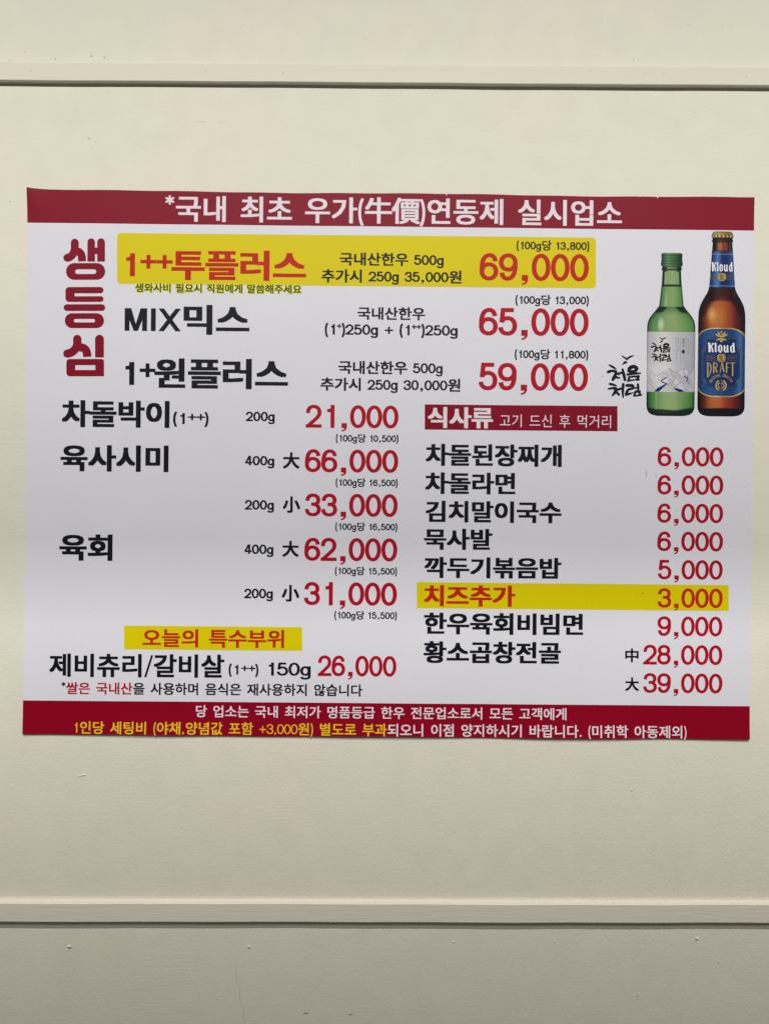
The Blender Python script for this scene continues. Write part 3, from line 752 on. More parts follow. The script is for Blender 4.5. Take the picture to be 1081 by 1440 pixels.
'과': ((660, 827, 660, -78, 743, -78, 743, 378, 887, 378, 887, 449, 743, 449, 743, 827, 91, 728, 91, 660, 465, 660, 464, 575, 456, 464, 439, 327, 521, 320, 539, 471, 546, 591, 547, 679, 547, 728, 51, 120, 225, 122, 417, 132, 610, 154, 605, 216, 510, 206, 413, 199, 314, 194, 314, 469, 232, 469, 232, 192, 41, 189), (9, 18, 8, 9, 17, 18, 9, 10, 17, 10, 16, 17, 11, 16, 10, 11, 15, 16, 12, 15, 11, 12, 14, 15, 29, 27, 28, 29, 26, 27, 13, 14, 12, 24, 22, 23, 25, 22, 24, 26, 22, 25, 29, 22, 26, 30, 22, 29, 19, 22, 30, 19, 21, 22, 19, 20, 21, 1, 7, 0, 1, 6, 7, 1, 3, 6, 3, 5, 6, 3, 4, 5, 1, 2, 3)),
'국': ((135, 228, 135, 161, 686, 161, 686, -78, 769, -78, 769, 228, 500, 228, 500, 393, 870, 393, 870, 461, 741, 461, 757, 560, 763, 645, 764, 718, 764, 784, 154, 784, 154, 716, 682, 716, 681, 644, 675, 560, 658, 461, 50, 461, 50, 393, 417, 393, 417, 228), (16, 14, 15, 16, 13, 14, 16, 17, 13, 17, 12, 13, 18, 12, 17, 18, 11, 12, 19, 11, 18, 19, 10, 11, 20, 10, 19, 22, 20, 21, 22, 10, 20, 22, 9, 10, 22, 8, 9, 23, 8, 22, 24, 7, 23, 7, 8, 23, 24, 6, 7, 1, 24, 0, 1, 6, 24, 1, 5, 6, 1, 2, 5, 2, 4, 5, 3, 4, 2)),
'급': ((50, 458, 50, 390, 870, 390, 870, 458, 739, 458, 757, 560, 763, 646, 764, 719, 764, 786, 154, 786, 154, 718, 682, 718, 681, 645, 675, 559, 658, 458, 156, 309, 156, -66, 763, -66, 763, 309, 681, 309, 681, 190, 238, 190, 238, 309, 238, 125, 681, 125, 681, 2, 238, 2), (16, 22, 15, 16, 21, 22, 20, 18, 19, 20, 17, 18, 16, 23, 21, 23, 20, 21, 23, 24, 20, 24, 17, 20, 16, 26, 23, 25, 17, 24, 16, 25, 26, 16, 17, 25, 10, 8, 9, 10, 7, 8, 10, 11, 7, 11, 6, 7, 12, 6, 11, 12, 5, 6, 13, 5, 12, 13, 4, 5, 14, 4, 13, 1, 14, 0, 1, 4, 14, 1, 3, 4, 1, 2, 3)),
'기': ((103, 729, 103, 662, 442, 662, 389, 461, 264, 292, 61, 158, 105, 91, 349, 264, 484, 480, 526, 729, 709, 827, 709, -78, 792, -78, 792, 827), (11, 13, 10, 11, 12, 13, 1, 9, 0, 1, 2, 9, 2, 8, 9, 3, 8, 2, 3, 7, 8, 4, 7, 3, 5, 7, 4, 5, 6, 7)),
'김': ((108, 768, 108, 702, 434, 702, 379, 561, 252, 449, 60, 372, 93, 306, 322, 406, 470, 562, 523, 768, 708, 826, 708, 316, 791, 316, 791, 826, 207, 272, 207, -65, 791, -65, 791, 272, 710, 206, 710, 2, 288, 2, 288, 206), (11, 13, 10, 11, 12, 13, 15, 21, 14, 21, 17, 14, 21, 18, 17, 18, 16, 17, 15, 20, 21, 19, 16, 18, 15, 19, 20, 15, 16, 19, 1, 9, 0, 1, 2, 9, 2, 8, 9, 3, 8, 2, 3, 7, 8, 4, 7, 3, 5, 7, 4, 5, 6, 7)),
'깍': ((78, 762, 78, 694, 238, 694, 211, 579, 151, 483, 54, 402, 108, 350, 230, 463, 297, 599, 317, 762, 354, 762, 354, 694, 491, 694, 466, 564, 407, 452, 310, 353, 369, 303, 489, 436, 552, 589, 570, 762, 164, 248, 164, 180, 669, 180, 669, -80, 752, -80, 752, 248, 669, 827, 669, 289, 752, 289, 752, 516, 885, 516, 885, 585, 752, 585, 752, 827), (21, 25, 20, 21, 22, 25, 22, 24, 25, 23, 24, 22, 27, 33, 26, 27, 32, 33, 27, 29, 32, 29, 31, 32, 29, 30, 31, 27, 28, 29, 1, 9, 0, 1, 2, 9, 2, 8, 9, 11, 19, 10, 11, 12, 19, 12, 18, 19, 3, 8, 2, 13, 18, 12, 3, 7, 8, 13, 17, 18, 4, 7, 3, 14, 17, 13, 5, 7, 4, 5, 6, 7, 15, 17, 14, 15, 16, 17)),
'내': ((94, 229, 94, 156, 151, 156, 251, 158, 358, 167, 476, 185, 466, 258, 363, 241, 267, 232, 177, 229, 177, 718, 94, 718, 531, 807, 531, -31, 609, -31, 609, 390, 736, 390, 736, -78, 816, -78, 816, 827, 736, 827, 736, 459, 609, 459, 609, 807), (21, 19, 20, 21, 18, 19, 13, 23, 12, 13, 22, 23, 13, 15, 22, 15, 21, 22, 15, 16, 21, 16, 18, 21, 13, 14, 15, 17, 18, 16, 0, 10, 11, 0, 9, 10, 7, 5, 6, 8, 5, 7, 9, 5, 8, 1, 9, 0, 1, 5, 9, 1, 4, 5, 1, 3, 4, 1, 2, 3)),
'념': ((104, 404, 104, 335, 171, 335, 311, 338, 438, 347, 564, 367, 554, 434, 436, 416, 317, 407, 187, 404, 187, 782, 104, 782, 457, 566, 457, 501, 711, 501, 711, 295, 794, 295, 794, 827, 711, 827, 711, 726, 457, 726, 457, 661, 711, 661, 711, 566, 213, 254, 213, -66, 794, -66, 794, 254, 712, 187, 712, 2, 294, 2, 294, 187), (25, 31, 24, 31, 27, 24, 31, 28, 27, 28, 26, 27, 25, 30, 31, 29, 26, 28, 25, 29, 30, 25, 26, 29, 19, 17, 18, 19, 16, 17, 0, 10, 11, 0, 9, 10, 21, 19, 20, 21, 22, 19, 22, 16, 19, 23, 16, 22, 13, 23, 12, 13, 14, 23, 14, 16, 23, 15, 16, 14, 7, 5, 6, 8, 5, 7, 9, 5, 8, 1, 9, 0, 1, 5, 9, 1, 4, 5, 1, 3, 4, 1, 2, 3)),
'는': ((154, 208, 154, -56, 780, -56, 780, 12, 237, 12, 237, 208, 49, 366, 49, 299, 869, 299, 869, 366, 160, 794, 160, 488, 775, 488, 775, 555, 242, 555, 242, 794), (7, 9, 6, 7, 8, 9, 11, 15, 10, 11, 14, 15, 11, 13, 14, 11, 12, 13, 1, 5, 0, 1, 4, 5, 1, 3, 4, 1, 2, 3)),
'늘': ((153, 0, 153, -66, 796, -66, 796, 0, 236, 0, 236, 95, 765, 95, 765, 308, 151, 308, 151, 243, 683, 243, 683, 157, 153, 157, 49, 456, 49, 388, 869, 388, 869, 456, 160, 813, 160, 544, 773, 544, 773, 612, 241, 612, 241, 813), (14, 16, 13, 14, 15, 16, 18, 22, 17, 18, 21, 22, 18, 20, 21, 18, 19, 20, 9, 7, 8, 9, 10, 7, 10, 6, 7, 11, 6, 10, 0, 5, 12, 5, 11, 12, 5, 6, 11, 0, 4, 5, 1, 4, 0, 1, 3, 4, 1, 2, 3)),
'니': ((107, 227, 107, 155, 181, 155, 325, 159, 471, 173, 625, 199, 614, 269, 468, 245, 327, 231, 189, 227, 189, 738, 107, 738, 708, 827, 708, -78, 790, -78, 790, 827), (13, 15, 12, 13, 14, 15, 0, 10, 11, 0, 9, 10, 7, 5, 6, 8, 5, 7, 9, 5, 8, 1, 9, 0, 1, 5, 9, 1, 4, 5, 1, 3, 4, 1, 2, 3)),
'다': ((89, 739, 89, 147, 160, 147, 315, 149, 453, 158, 588, 177, 578, 248, 449, 229, 318, 220, 171, 217, 171, 671, 508, 671, 508, 739, 662, 827, 662, -79, 745, -79, 745, 401, 893, 401, 893, 470, 745, 470, 745, 827), (14, 20, 13, 14, 19, 20, 14, 16, 19, 16, 18, 19, 16, 17, 18, 14, 15, 16, 1, 10, 0, 10, 12, 0, 10, 11, 12, 1, 9, 10, 7, 5, 6, 8, 5, 7, 9, 5, 8, 1, 5, 9, 1, 4, 5, 1, 3, 4, 1, 2, 3)),
'당': ((90, 758, 90, 361, 160, 361, 327, 363, 461, 372, 583, 391, 574, 459, 458, 441, 330, 431, 172, 429, 172, 690, 489, 690, 489, 758, 464, 270, 305, 249, 202, 190, 166, 97, 202, 4, 305, -55, 464, -76, 622, -55, 724, 4, 760, 97, 724, 190, 622, 249, 464, 203, 579, 190, 654, 154, 680, 97, 654, 40, 579, 4, 464, -9, 348, 4, 273, 40, 247, 97, 273, 154, 348, 190, 669, 827, 669, 289, 753, 289, 753, 523, 885, 523, 885, 592, 753, 592, 753, 827), (14, 24, 13, 15, 24, 14, 15, 25, 24, 25, 23, 24, 15, 36, 25, 26, 23, 25, 15, 35, 36, 27, 23, 26, 16, 35, 15, 27, 22, 23, 16, 34, 35, 28, 22, 27, 17, 34, 16, 17, 33, 34, 29, 22, 28, 29, 21, 22, 30, 21, 29, 17, 32, 33, 31, 21, 30, 17, 31, 32, 18, 31, 17, 31, 20, 21, 18, 20, 31, 18, 19, 20, 38, 44, 37, 38, 43, 44, 38, 40, 43, 40, 42, 43, 40, 41, 42, 38, 39, 40, 1, 10, 0, 10, 12, 0, 10, 11, 12, 1, 9, 10, 7, 5, 6, 8, 5, 7, 9, 5, 8, 1, 5, 9, 1, 4, 5, 1, 3, 4, 1, 2, 3)),
'도': ((154, 754, 154, 337, 417, 337, 417, 105, 50, 105, 50, 36, 870, 36, 870, 105, 499, 105, 499, 337, 775, 337, 775, 404, 237, 404, 237, 686, 766, 686, 766, 754), (1, 13, 0, 13, 15, 0, 13, 14, 15, 1, 12, 13, 1, 11, 12, 1, 10, 11, 2, 10, 1, 3, 9, 2, 9, 10, 2, 3, 8, 9, 5, 3, 4, 5, 8, 3, 5, 7, 8, 5, 6, 7)),
'돌': ((151, -2, 151, -67, 789, -67, 789, -2, 232, -2, 232, 88, 762, 88, 762, 291, 149, 291, 149, 228, 681, 228, 681, 148, 151, 148, 50, 434, 50, 367, 867, 367, 867, 434, 500, 434, 500, 520, 770, 520, 770, 587, 241, 587, 241, 724, 761, 724, 761, 792, 159, 792, 159, 520, 417, 520, 417, 434), (26, 22, 25, 22, 24, 25, 22, 23, 24, 26, 21, 22, 26, 20, 21, 26, 19, 20, 27, 19, 26, 28, 18, 27, 18, 19, 27, 28, 17, 18, 14, 28, 13, 14, 17, 28, 14, 16, 17, 14, 15, 16, 9, 7, 8, 9, 10, 7, 10, 6, 7, 11, 6, 10, 0, 5, 12, 5, 11, 12, 5, 6, 11, 0, 4, 5, 1, 4, 0, 1, 3, 4, 1, 2, 3)),
'동': ((153, 785, 153, 485, 418, 485, 418, 381, 50, 381, 50, 314, 868, 314, 868, 381, 499, 381, 499, 485, 772, 485, 772, 552, 235, 552, 235, 719, 766, 719, 766, 785, 458, 249, 292, 230, 185, 174, 148, 86, 185, -2, 292, -58, 458, -77, 624, -58, 730, -2, 767, 86, 730, 174, 624, 230, 458, 184, 579, 172, 657, 139, 684, 86, 657, 33, 579, -1, 458, -12, 336, -1, 259, 33, 232, 86, 259, 139, 336, 172), (17, 27, 16, 18, 27, 17, 18, 28, 27, 28, 26, 27, 18, 39, 28, 29, 26, 28, 19, 38, 18, 38, 39, 18, 29, 30, 26, 30, 25, 26, 19, 37, 38, 31, 25, 30, 20, 37, 19, 20, 36, 37, 32, 25, 31, 32, 24, 25, 20, 35, 36, 33, 24, 32, 34, 24, 33, 20, 34, 35, 21, 34, 20, 34, 23, 24, 21, 23, 34, 22, 23, 21, 1, 13, 0, 13, 15, 0, 13, 14, 15, 1, 12, 13, 1, 11, 12, 1, 10, 11, 2, 10, 1, 3, 9, 2, 9, 10, 2, 3, 8, 9, 5, 3, 4, 5, 8, 3, 5, 7, 8, 5, 6, 7)),
'되': ((66, 117, 250, 119, 450, 129, 652, 151, 645, 212, 562, 204, 476, 198, 390, 193, 390, 369, 584, 369, 584, 437, 204, 437, 204, 674, 580, 674, 580, 741, 122, 741, 122, 369, 307, 369, 307, 190, 220, 188, 135, 187, 55, 187, 704, 827, 704, -79, 787, -79, 787, 827), (23, 25, 22, 23, 24, 25, 16, 12, 15, 12, 14, 15, 12, 13, 14, 16, 11, 12, 16, 10, 11, 16, 9, 10, 17, 9, 16, 18, 8, 17, 8, 9, 17, 18, 7, 8, 5, 3, 4, 6, 3, 5, 7, 3, 6, 18, 3, 7, 19, 3, 18, 20, 3, 19, 21, 3, 20, 0, 3, 21, 0, 2, 3, 0, 1, 2)),
'된': ((66, 264, 247, 267, 443, 276, 640, 297, 634, 358, 555, 350, 475, 344, 392, 340, 392, 464, 571, 464, 571, 531, 218, 531, 218, 700, 564, 700, 564, 768, 135, 768, 135, 464, 309, 464, 309, 336, 221, 334, 135, 333, 54, 332, 707, 826, 707, 150, 790, 150, 790, 826, 205, 195, 205, -58, 820, -58, 820, 10, 288, 10, 288, 195), (23, 25, 22, 23, 24, 25, 27, 31, 26, 27, 30, 31, 27, 29, 30, 27, 28, 29, 16, 12, 15, 12, 14, 15, 12, 13, 14, 16, 11, 12, 16, 10, 11, 16, 9, 10, 17, 9, 16, 18, 8, 17, 8, 9, 17, 18, 7, 8, 5, 3, 4, 6, 3, 5, 7, 3, 6, 18, 3, 7, 19, 3, 18, 20, 3, 19, 21, 3, 20, 0, 3, 21, 0, 2, 3, 0, 1, 2)),
'됨': ((135, 777, 135, 491, 309, 491, 309, 384, 220, 382, 135, 381, 56, 381, 66, 315, 244, 317, 442, 327, 642, 351, 637, 410, 558, 400, 476, 393, 393, 388, 393, 491, 577, 491, 577, 559, 218, 559, 218, 709, 570, 709, 570, 777, 709, 826, 709, 277, 791, 277, 791, 826, 200, 232, 200, -66, 791, -66, 791, 232, 711, 165, 711, 2, 281, 2, 281, 165), (23, 25, 22, 23, 24, 25, 27, 33, 26, 33, 29, 26, 33, 30, 29, 30, 28, 29, 27, 32, 33, 31, 28, 30, 27, 31, 32, 27, 28, 31, 1, 19, 0, 19, 21, 0, 19, 20, 21, 1, 18, 19, 1, 17, 18, 1, 16, 17, 2, 16, 1, 3, 15, 2, 15, 16, 2, 3, 14, 15, 12, 10, 11, 13, 10, 12, 14, 10, 13, 3, 10, 14, 4, 10, 3, 5, 10, 4, 6, 10, 5, 7, 10, 6, 7, 9, 10, 7, 8, 9)),
'두': ((49, 305, 49, 237, 416, 237, 416, -75, 498, -75, 498, 237, 869, 237, 869, 305, 162, 774, 162, 423, 766, 423, 766, 490, 246, 490, 246, 706, 754, 706, 754, 774), (9, 13, 8, 13, 15, 8, 13, 14, 15, 9, 12, 13, 9, 11, 12, 9, 10, 11, 1, 7, 0, 1, 6, 7, 2, 6, 1, 3, 5, 2, 5, 6, 2, 3, 4, 5)),
'드': ((154, 743, 154, 325, 775, 325, 775, 393, 236, 393, 236, 675, 766, 675, 766, 743, 50, 114, 50, 45, 870, 45, 870, 114), (9, 11, 8, 9, 10, 11, 1, 5, 0, 5, 7, 0, 5, 6, 7, 1, 4, 5, 1, 3, 4, 1, 2, 3)),
'든': ((155, 207, 155, -57, 781, -57, 781, 11, 237, 11, 237, 207, 50, 370, 50, 303, 868, 303, 868, 370, 153, 788, 153, 469, 774, 469, 774, 537, 236, 537, 236, 721, 766, 721, 766, 788), (7, 9, 6, 7, 8, 9, 11, 15, 10, 15, 17, 10, 15, 16, 17, 11, 14, 15, 11, 13, 14, 11, 12, 13, 1, 5, 0, 1, 4, 5, 1, 3, 4, 1, 2, 3)),
'등': ((153, 791, 153, 482, 772, 482, 772, 550, 235, 550, 235, 723, 766, 723, 766, 791, 50, 397, 50, 328, 868, 328, 868, 397, 458, 250, 292, 231, 185, 175, 148, 87, 185, -1, 292, -57, 458, -76, 624, -57, 730, -1, 767, 87, 730, 175, 624, 231, 458, 185, 579, 173, 657, 140, 684, 87, 657, 34, 579, 0, 458, -11, 336, 0, 259, 34, 232, 87, 259, 140, 336, 173), (9, 11, 8, 9, 10, 11, 13, 23, 12, 13, 22, 23, 14, 24, 13, 24, 22, 13, 14, 35, 24, 25, 22, 24, 15, 34, 14, 34, 35, 14, 25, 26, 22, 26, 21, 22, 15, 33, 34, 27, 21, 26, 16, 33, 15, 16, 32, 33, 28, 21, 27, 28, 20, 21, 16, 31, 32, 29, 20, 28, 16, 30, 31, 30, 20, 29, 17, 30, 16, 30, 19, 20, 17, 19, 30, 18, 19, 17, 1, 5, 0, 5, 7, 0, 5, 6, 7, 1, 4, 5, 1, 3, 4, 1, 2, 3)),
'라': ((85, 743, 85, 675, 411, 675, 411, 486, 87, 486, 87, 139, 159, 139, 316, 142, 455, 152, 592, 172, 584, 240, 453, 221, 319, 211, 169, 209, 169, 418, 493, 418, 493, 743, 663, 827, 663, -79, 745, -79, 745, 398, 893, 398, 893, 468, 745, 468, 745, 827), (18, 24, 17, 18, 23, 24, 18, 20, 23, 20, 22, 23, 20, 21, 22, 18, 19, 20, 1, 16, 0, 1, 2, 16, 2, 15, 16, 3, 15, 2, 5, 14, 4, 14, 3, 4, 14, 15, 3, 5, 13, 14, 11, 9, 10, 12, 9, 11, 13, 9, 12, 5, 9, 13, 5, 8, 9, 5, 7, 8, 5, 6, 7)),
'랍': ((87, 782, 87, 714, 413, 714, 413, 604, 89, 604, 89, 348, 160, 348, 314, 350, 452, 360, 590, 378, 582, 447, 449, 429, 317, 419, 171, 417, 171, 539, 494, 539, 494, 782, 183, 287, 183, -66, 752, -66, 752, 287, 669, 287, 669, 177, 265, 177, 265, 287, 265, 111, 669, 111, 669, 2, 265, 2, 669, 826, 669, 327, 752, 327, 752, 539, 886, 539, 886, 609, 752, 609, 752, 826), (18, 24, 17, 18, 23, 24, 22, 20, 21, 22, 19, 20, 18, 25, 23, 25, 22, 23, 25, 26, 22, 26, 19, 22, 18, 28, 25, 27, 19, 26, 18, 27, 28, 18, 19, 27, 30, 36, 29, 30, 35, 36, 30, 32, 35, 32, 34, 35, 32, 33, 34, 30, 31, 32, 1, 16, 0, 1, 2, 16, 2, 15, 16, 3, 15, 2, 5, 14, 4, 14, 3, 4, 14, 15, 3, 5, 13, 14, 11, 9, 10, 12, 9, 11, 13, 9, 12, 5, 9, 13, 5, 8, 9, 5, 7, 8, 5, 6, 7)),
'러': ((539, 480, 539, 411, 711, 411, 711, -79, 793, -79, 793, 827, 711, 827, 711, 480, 81, 743, 81, 675, 404, 675, 404, 494, 84, 494, 84, 138, 153, 138, 302, 140, 435, 150, 566, 168, 559, 237, 434, 219, 307, 210, 166, 208, 166, 426, 485, 426, 485, 743), (7, 5, 6, 7, 4, 5, 9, 24, 8, 9, 10, 24, 10, 23, 24, 11, 23, 10, 13, 22, 12, 22, 11, 12, 22, 23, 11, 1, 7, 0, 1, 2, 7, 2, 4, 7, 13, 21, 22, 3, 4, 2, 19, 17, 18, 20, 17, 19, 21, 17, 20, 13, 17, 21, 13, 16, 17, 13, 15, 16, 13, 14, 15)),
'로': ((152, 340, 152, 272, 417, 272, 417, 103, 50, 103, 50, 34, 870, 34, 870, 103, 499, 103, 499, 272, 789, 272, 789, 340, 234, 340, 234, 486, 768, 486, 768, 760, 150, 760, 150, 692, 686, 692, 686, 552, 152, 552), (17, 15, 16, 17, 18, 15, 18, 14, 15, 19, 14, 18, 0, 13, 20, 13, 19, 20, 13, 14, 19, 0, 12, 13, 1, 12, 0, 1, 11, 12, 1, 10, 11, 2, 10, 1, 3, 9, 2, 9, 10, 2, 3, 8, 9, 5, 3, 4, 5, 8, 3, 5, 7, 8, 5, 6, 7)),
'류': ((150, 448, 150, 380, 790, 380, 790, 448, 233, 448, 233, 559, 770, 559, 770, 792, 147, 792, 147, 724, 686, 724, 686, 622, 150, 622, 49, 288, 49, 221, 262, 221, 262, -78, 345, -78, 345, 221, 573, 221, 573, -78, 656, -78, 656, 221, 869, 221, 869, 288), (14, 24, 13, 14, 23, 24, 15, 23, 14, 16, 18, 15, 18, 23, 15, 16, 17, 18, 19, 23, 18, 20, 22, 19, 22, 23, 19, 20, 21, 22, 9, 7, 8, 9, 10, 7, 10, 6, 7, 11, 6, 10, 0, 5, 12, 5, 11, 12, 5, 6, 11, 0, 4, 5, 1, 4, 0, 1, 3, 4, 1, 2, 3)),
'리': ((100, 743, 100, 675, 434, 675, 434, 487, 102, 487, 102, 140, 177, 140, 328, 143, 476, 152, 632, 173, 624, 241, 473, 222, 330, 212, 186, 209, 186, 420, 518, 420, 518, 743, 709, 827, 709, -79, 791, -79, 791, 827), (18, 20, 17, 18, 19, 20, 1, 16, 0, 1, 2, 16, 2, 15, 16, 3, 15, 2, 5, 14, 4, 14, 3, 4, 14, 15, 3, 5, 13, 14, 11, 9, 10, 12, 9, 11, 13, 9, 12, 5, 9, 13, 5, 8, 9, 5, 7, 8, 5, 6, 7)),
'말': ((180, 1, 180, -66, 784, -66, 784, 1, 261, 1, 261, 102, 752, 102, 752, 324, 178, 324, 178, 258, 670, 258, 670, 164, 180, 164, 87, 776, 87, 413, 503, 413, 503, 776, 422, 709, 422, 480, 168, 480, 168, 709, 669, 827, 669, 367, 752, 367, 752, 563, 885, 563, 885, 632, 752, 632, 752, 827), (14, 20, 13, 20, 16, 13, 20, 17, 16, 17, 15, 16, 14, 19, 20, 18, 15, 17, 14, 18, 19, 14, 15, 18, 22, 28, 21, 22, 27, 28, 22, 24, 27, 24, 26, 27, 24, 25, 26, 22, 23, 24, 9, 7, 8, 9, 10, 7, 10, 6, 7, 11, 6, 10, 0, 5, 12, 5, 11, 12, 5, 6, 11, 0, 4, 5, 1, 4, 0, 1, 3, 4, 1, 2, 3)),
'먹': ((423, 692, 423, 421, 173, 421, 173, 692, 92, 759, 92, 354, 504, 354, 504, 532, 711, 532, 711, 294, 794, 294, 794, 827, 711, 827, 711, 600, 504, 600, 504, 759, 190, 243, 190, 176, 711, 176, 711, -79, 794, -79, 794, 243), (17, 21, 16, 17, 18, 21, 18, 20, 21, 19, 20, 18, 13, 11, 12, 13, 10, 11, 5, 3, 4, 3, 15, 4, 3, 0, 15, 0, 14, 15, 5, 2, 3, 1, 14, 0, 1, 7, 14, 7, 13, 14, 7, 8, 13, 8, 10, 13, 1, 6, 7, 9, 10, 8, 5, 1, 2, 5, 6, 1)),
'며': ((416, 672, 416, 217, 168, 217, 168, 672, 497, 542, 712, 542, 712, 361, 497, 361, 712, 827, 712, 610, 497, 610, 497, 738, 86, 738, 86, 151, 497, 151, 497, 293, 712, 293, 712, -79, 794, -79, 794, 827), (9, 19, 8, 9, 18, 19, 13, 3, 12, 3, 11, 12, 3, 0, 11, 0, 10, 11, 13, 2, 3, 1, 10, 0, 1, 4, 10, 4, 9, 10, 4, 5, 9, 5, 18, 9, 1, 7, 4, 6, 18, 5, 1, 15, 7, 15, 6, 7, 15, 16, 6, 16, 18, 6, 1, 14, 15, 17, 18, 16, 13, 1, 2, 13, 14, 1)),
'면': ((423, 681, 423, 391, 173, 391, 173, 681, 504, 599, 711, 599, 711, 474, 504, 474, 711, 826, 711, 668, 504, 668, 504, 748, 92, 748, 92, 325, 504, 325, 504, 406, 711, 406, 711, 166, 794, 166, 794, 826, 213, 225, 213, -58, 815, -58, 815, 10, 296, 10, 296, 225), (9, 19, 8, 9, 18, 19, 13, 3, 12, 3, 11, 12, 3, 0, 11, 0, 10, 11, 13, 2, 3, 1, 10, 0, 1, 4, 10, 4, 9, 10, 4, 5, 9, 5, 18, 9, 1, 7, 4, 6, 18, 5, 1, 6, 7, 1, 15, 6, 15, 16, 6, 16, 18, 6, 1, 14, 15, 17, 18, 16, 13, 1, 2, 13, 14, 1, 21, 25, 20, 21, 24, 25, 21, 23, 24, 21, 22, 23)),
'명': ((496, 265, 335, 245, 231, 186, 195, 94, 231, 2, 335, -56, 496, -76, 657, -56, 761, 2, 797, 94, 761, 186, 657, 245, 496, 200, 613, 187, 688, 151, 715, 94, 688, 37, 613, 2, 496, -11, 379, 2, 304, 37, 277, 94, 304, 151, 379, 187, 423, 691, 423, 423, 173, 423, 173, 691, 711, 613, 711, 501, 504, 501, 504, 613, 92, 758, 92, 356, 504, 356, 504, 433, 711, 433, 711, 292, 794, 292, 794, 827, 711, 827, 711, 680, 504, 680, 504, 758), (41, 39, 40, 41, 38, 39, 33, 27, 32, 27, 43, 32, 27, 24, 43, 24, 42, 43, 33, 26, 27, 25, 42, 24, 25, 31, 42, 31, 41, 42, 31, 28, 41, 28, 38, 41, 25, 30, 31, 29, 38, 28, 25, 29, 30, 25, 35, 29, 35, 36, 29, 36, 38, 29, 25, 34, 35, 37, 38, 36, 33, 25, 26, 33, 34, 25, 1, 11, 0, 2, 11, 1, 2, 12, 11, 12, 10, 11, 2, 23, 12, 13, 10, 12, 2, 22, 23, 14, 10, 13, 3, 22, 2, 14, 9, 10, 3, 21, 22, 15, 9, 14, 4, 21, 3, 4, 20, 21, 16, 9, 15, 16, 8, 9, 17, 8, 16, 4, 19, 20, 17, 7, 8, 5, 19, 4, 18, 7, 17, 5, 18, 19, 5, 7, 18, 5, 6, 7)),
'모': ((689, 685, 689, 392, 227, 392, 227, 685, 146, 752, 146, 326, 417, 326, 417, 107, 50, 107, 50, 38, 870, 38, 870, 107, 499, 107, 499, 326, 770, 326, 770, 752), (5, 3, 4, 3, 15, 4, 3, 0, 15, 0, 14, 15, 5, 2, 3, 1, 14, 0, 5, 1, 2, 5, 14, 1, 6, 14, 5, 7, 13, 6, 13, 14, 6, 7, 12, 13, 9, 7, 8, 9, 12, 7, 9, 11, 12, 9, 10, 11)),
'묵': ((141, 211, 141, 144, 683, 144, 683, -84, 766, -84, 766, 211, 499, 211, 499, 326, 867, 326, 867, 393, 50, 393, 50, 326, 417, 326, 417, 211, 155, 790, 155, 483, 762, 483, 762, 790, 681, 723, 681, 550, 236, 550, 236, 723), (15, 21, 14, 21, 17, 14, 21, 18, 17, 18, 16, 17, 15, 20, 21, 19, 16, 18, 15, 19, 20, 15, 16, 19, 11, 9, 10, 11, 8, 9, 12, 8, 11, 13, 7, 12, 7, 8, 12, 13, 6, 7, 1, 13, 0, 1, 6, 13, 1, 5, 6, 1, 2, 5, 2, 4, 5, 3, 4, 2)),
'문': ((49, 365, 49, 297, 424, 297, 424, 114, 506, 114, 506, 297, 869, 297, 869, 365, 153, 201, 153, -58, 778, -58, 778, 10, 236, 10, 236, 201, 155, 784, 155, 467, 762, 467, 762, 784, 681, 718, 681, 533, 236, 533, 236, 718), (15, 21, 14, 21, 17, 14, 21, 18, 17, 18, 16, 17, 15, 20, 21, 19, 16, 18, 15, 19, 20, 15, 16, 19, 1, 7, 0, 1, 6, 7, 2, 6, 1, 3, 5, 2, 5, 6, 2, 3, 4, 5, 9, 13, 8, 9, 12, 13, 9, 11, 12, 9, 10, 11)),
'미': ((707, 827, 707, -79, 790, -79, 790, 827, 101, 738, 101, 149, 517, 149, 517, 738, 437, 672, 437, 216, 183, 216, 183, 672), (5, 11, 4, 11, 7, 4, 11, 8, 7, 8, 6, 7, 5, 10, 11, 9, 6, 8, 5, 9, 10, 5, 6, 9, 1, 3, 0, 1, 2, 3)),
'믹': ((97, 765, 97, 363, 519, 363, 519, 765, 438, 698, 438, 429, 178, 429, 178, 698, 187, 240, 187, 172, 708, 172, 708, -78, 791, -78, 791, 240, 708, 827, 708, 290, 791, 290, 791, 827), (9, 13, 8, 9, 10, 13, 10, 12, 13, 11, 12, 10, 15, 17, 14, 15, 16, 17, 1, 7, 0, 7, 3, 0, 7, 4, 3, 4, 2, 3, 1, 6, 7, 5, 2, 4, 1, 5, 6, 1, 2, 5)),
'바': ((662, 827, 662, -78, 745, -78, 745, 400, 893, 400, 893, 471, 745, 471, 745, 827, 86, 750, 86, 139, 507, 139, 507, 750, 425, 750, 425, 512, 168, 512, 168, 750, 168, 446, 425, 446, 425, 208, 168, 208), (9, 15, 8, 9, 14, 15, 13, 11, 12, 13, 10, 11, 9, 16, 14, 16, 13, 14, 16, 17, 13, 17, 10, 13, 9, 19, 16, 18, 10, 17, 9, 18, 19, 9, 10, 18, 1, 7, 0, 1, 6, 7, 1, 3, 6, 3, 5, 6, 3, 4, 5, 1, 2, 3)),
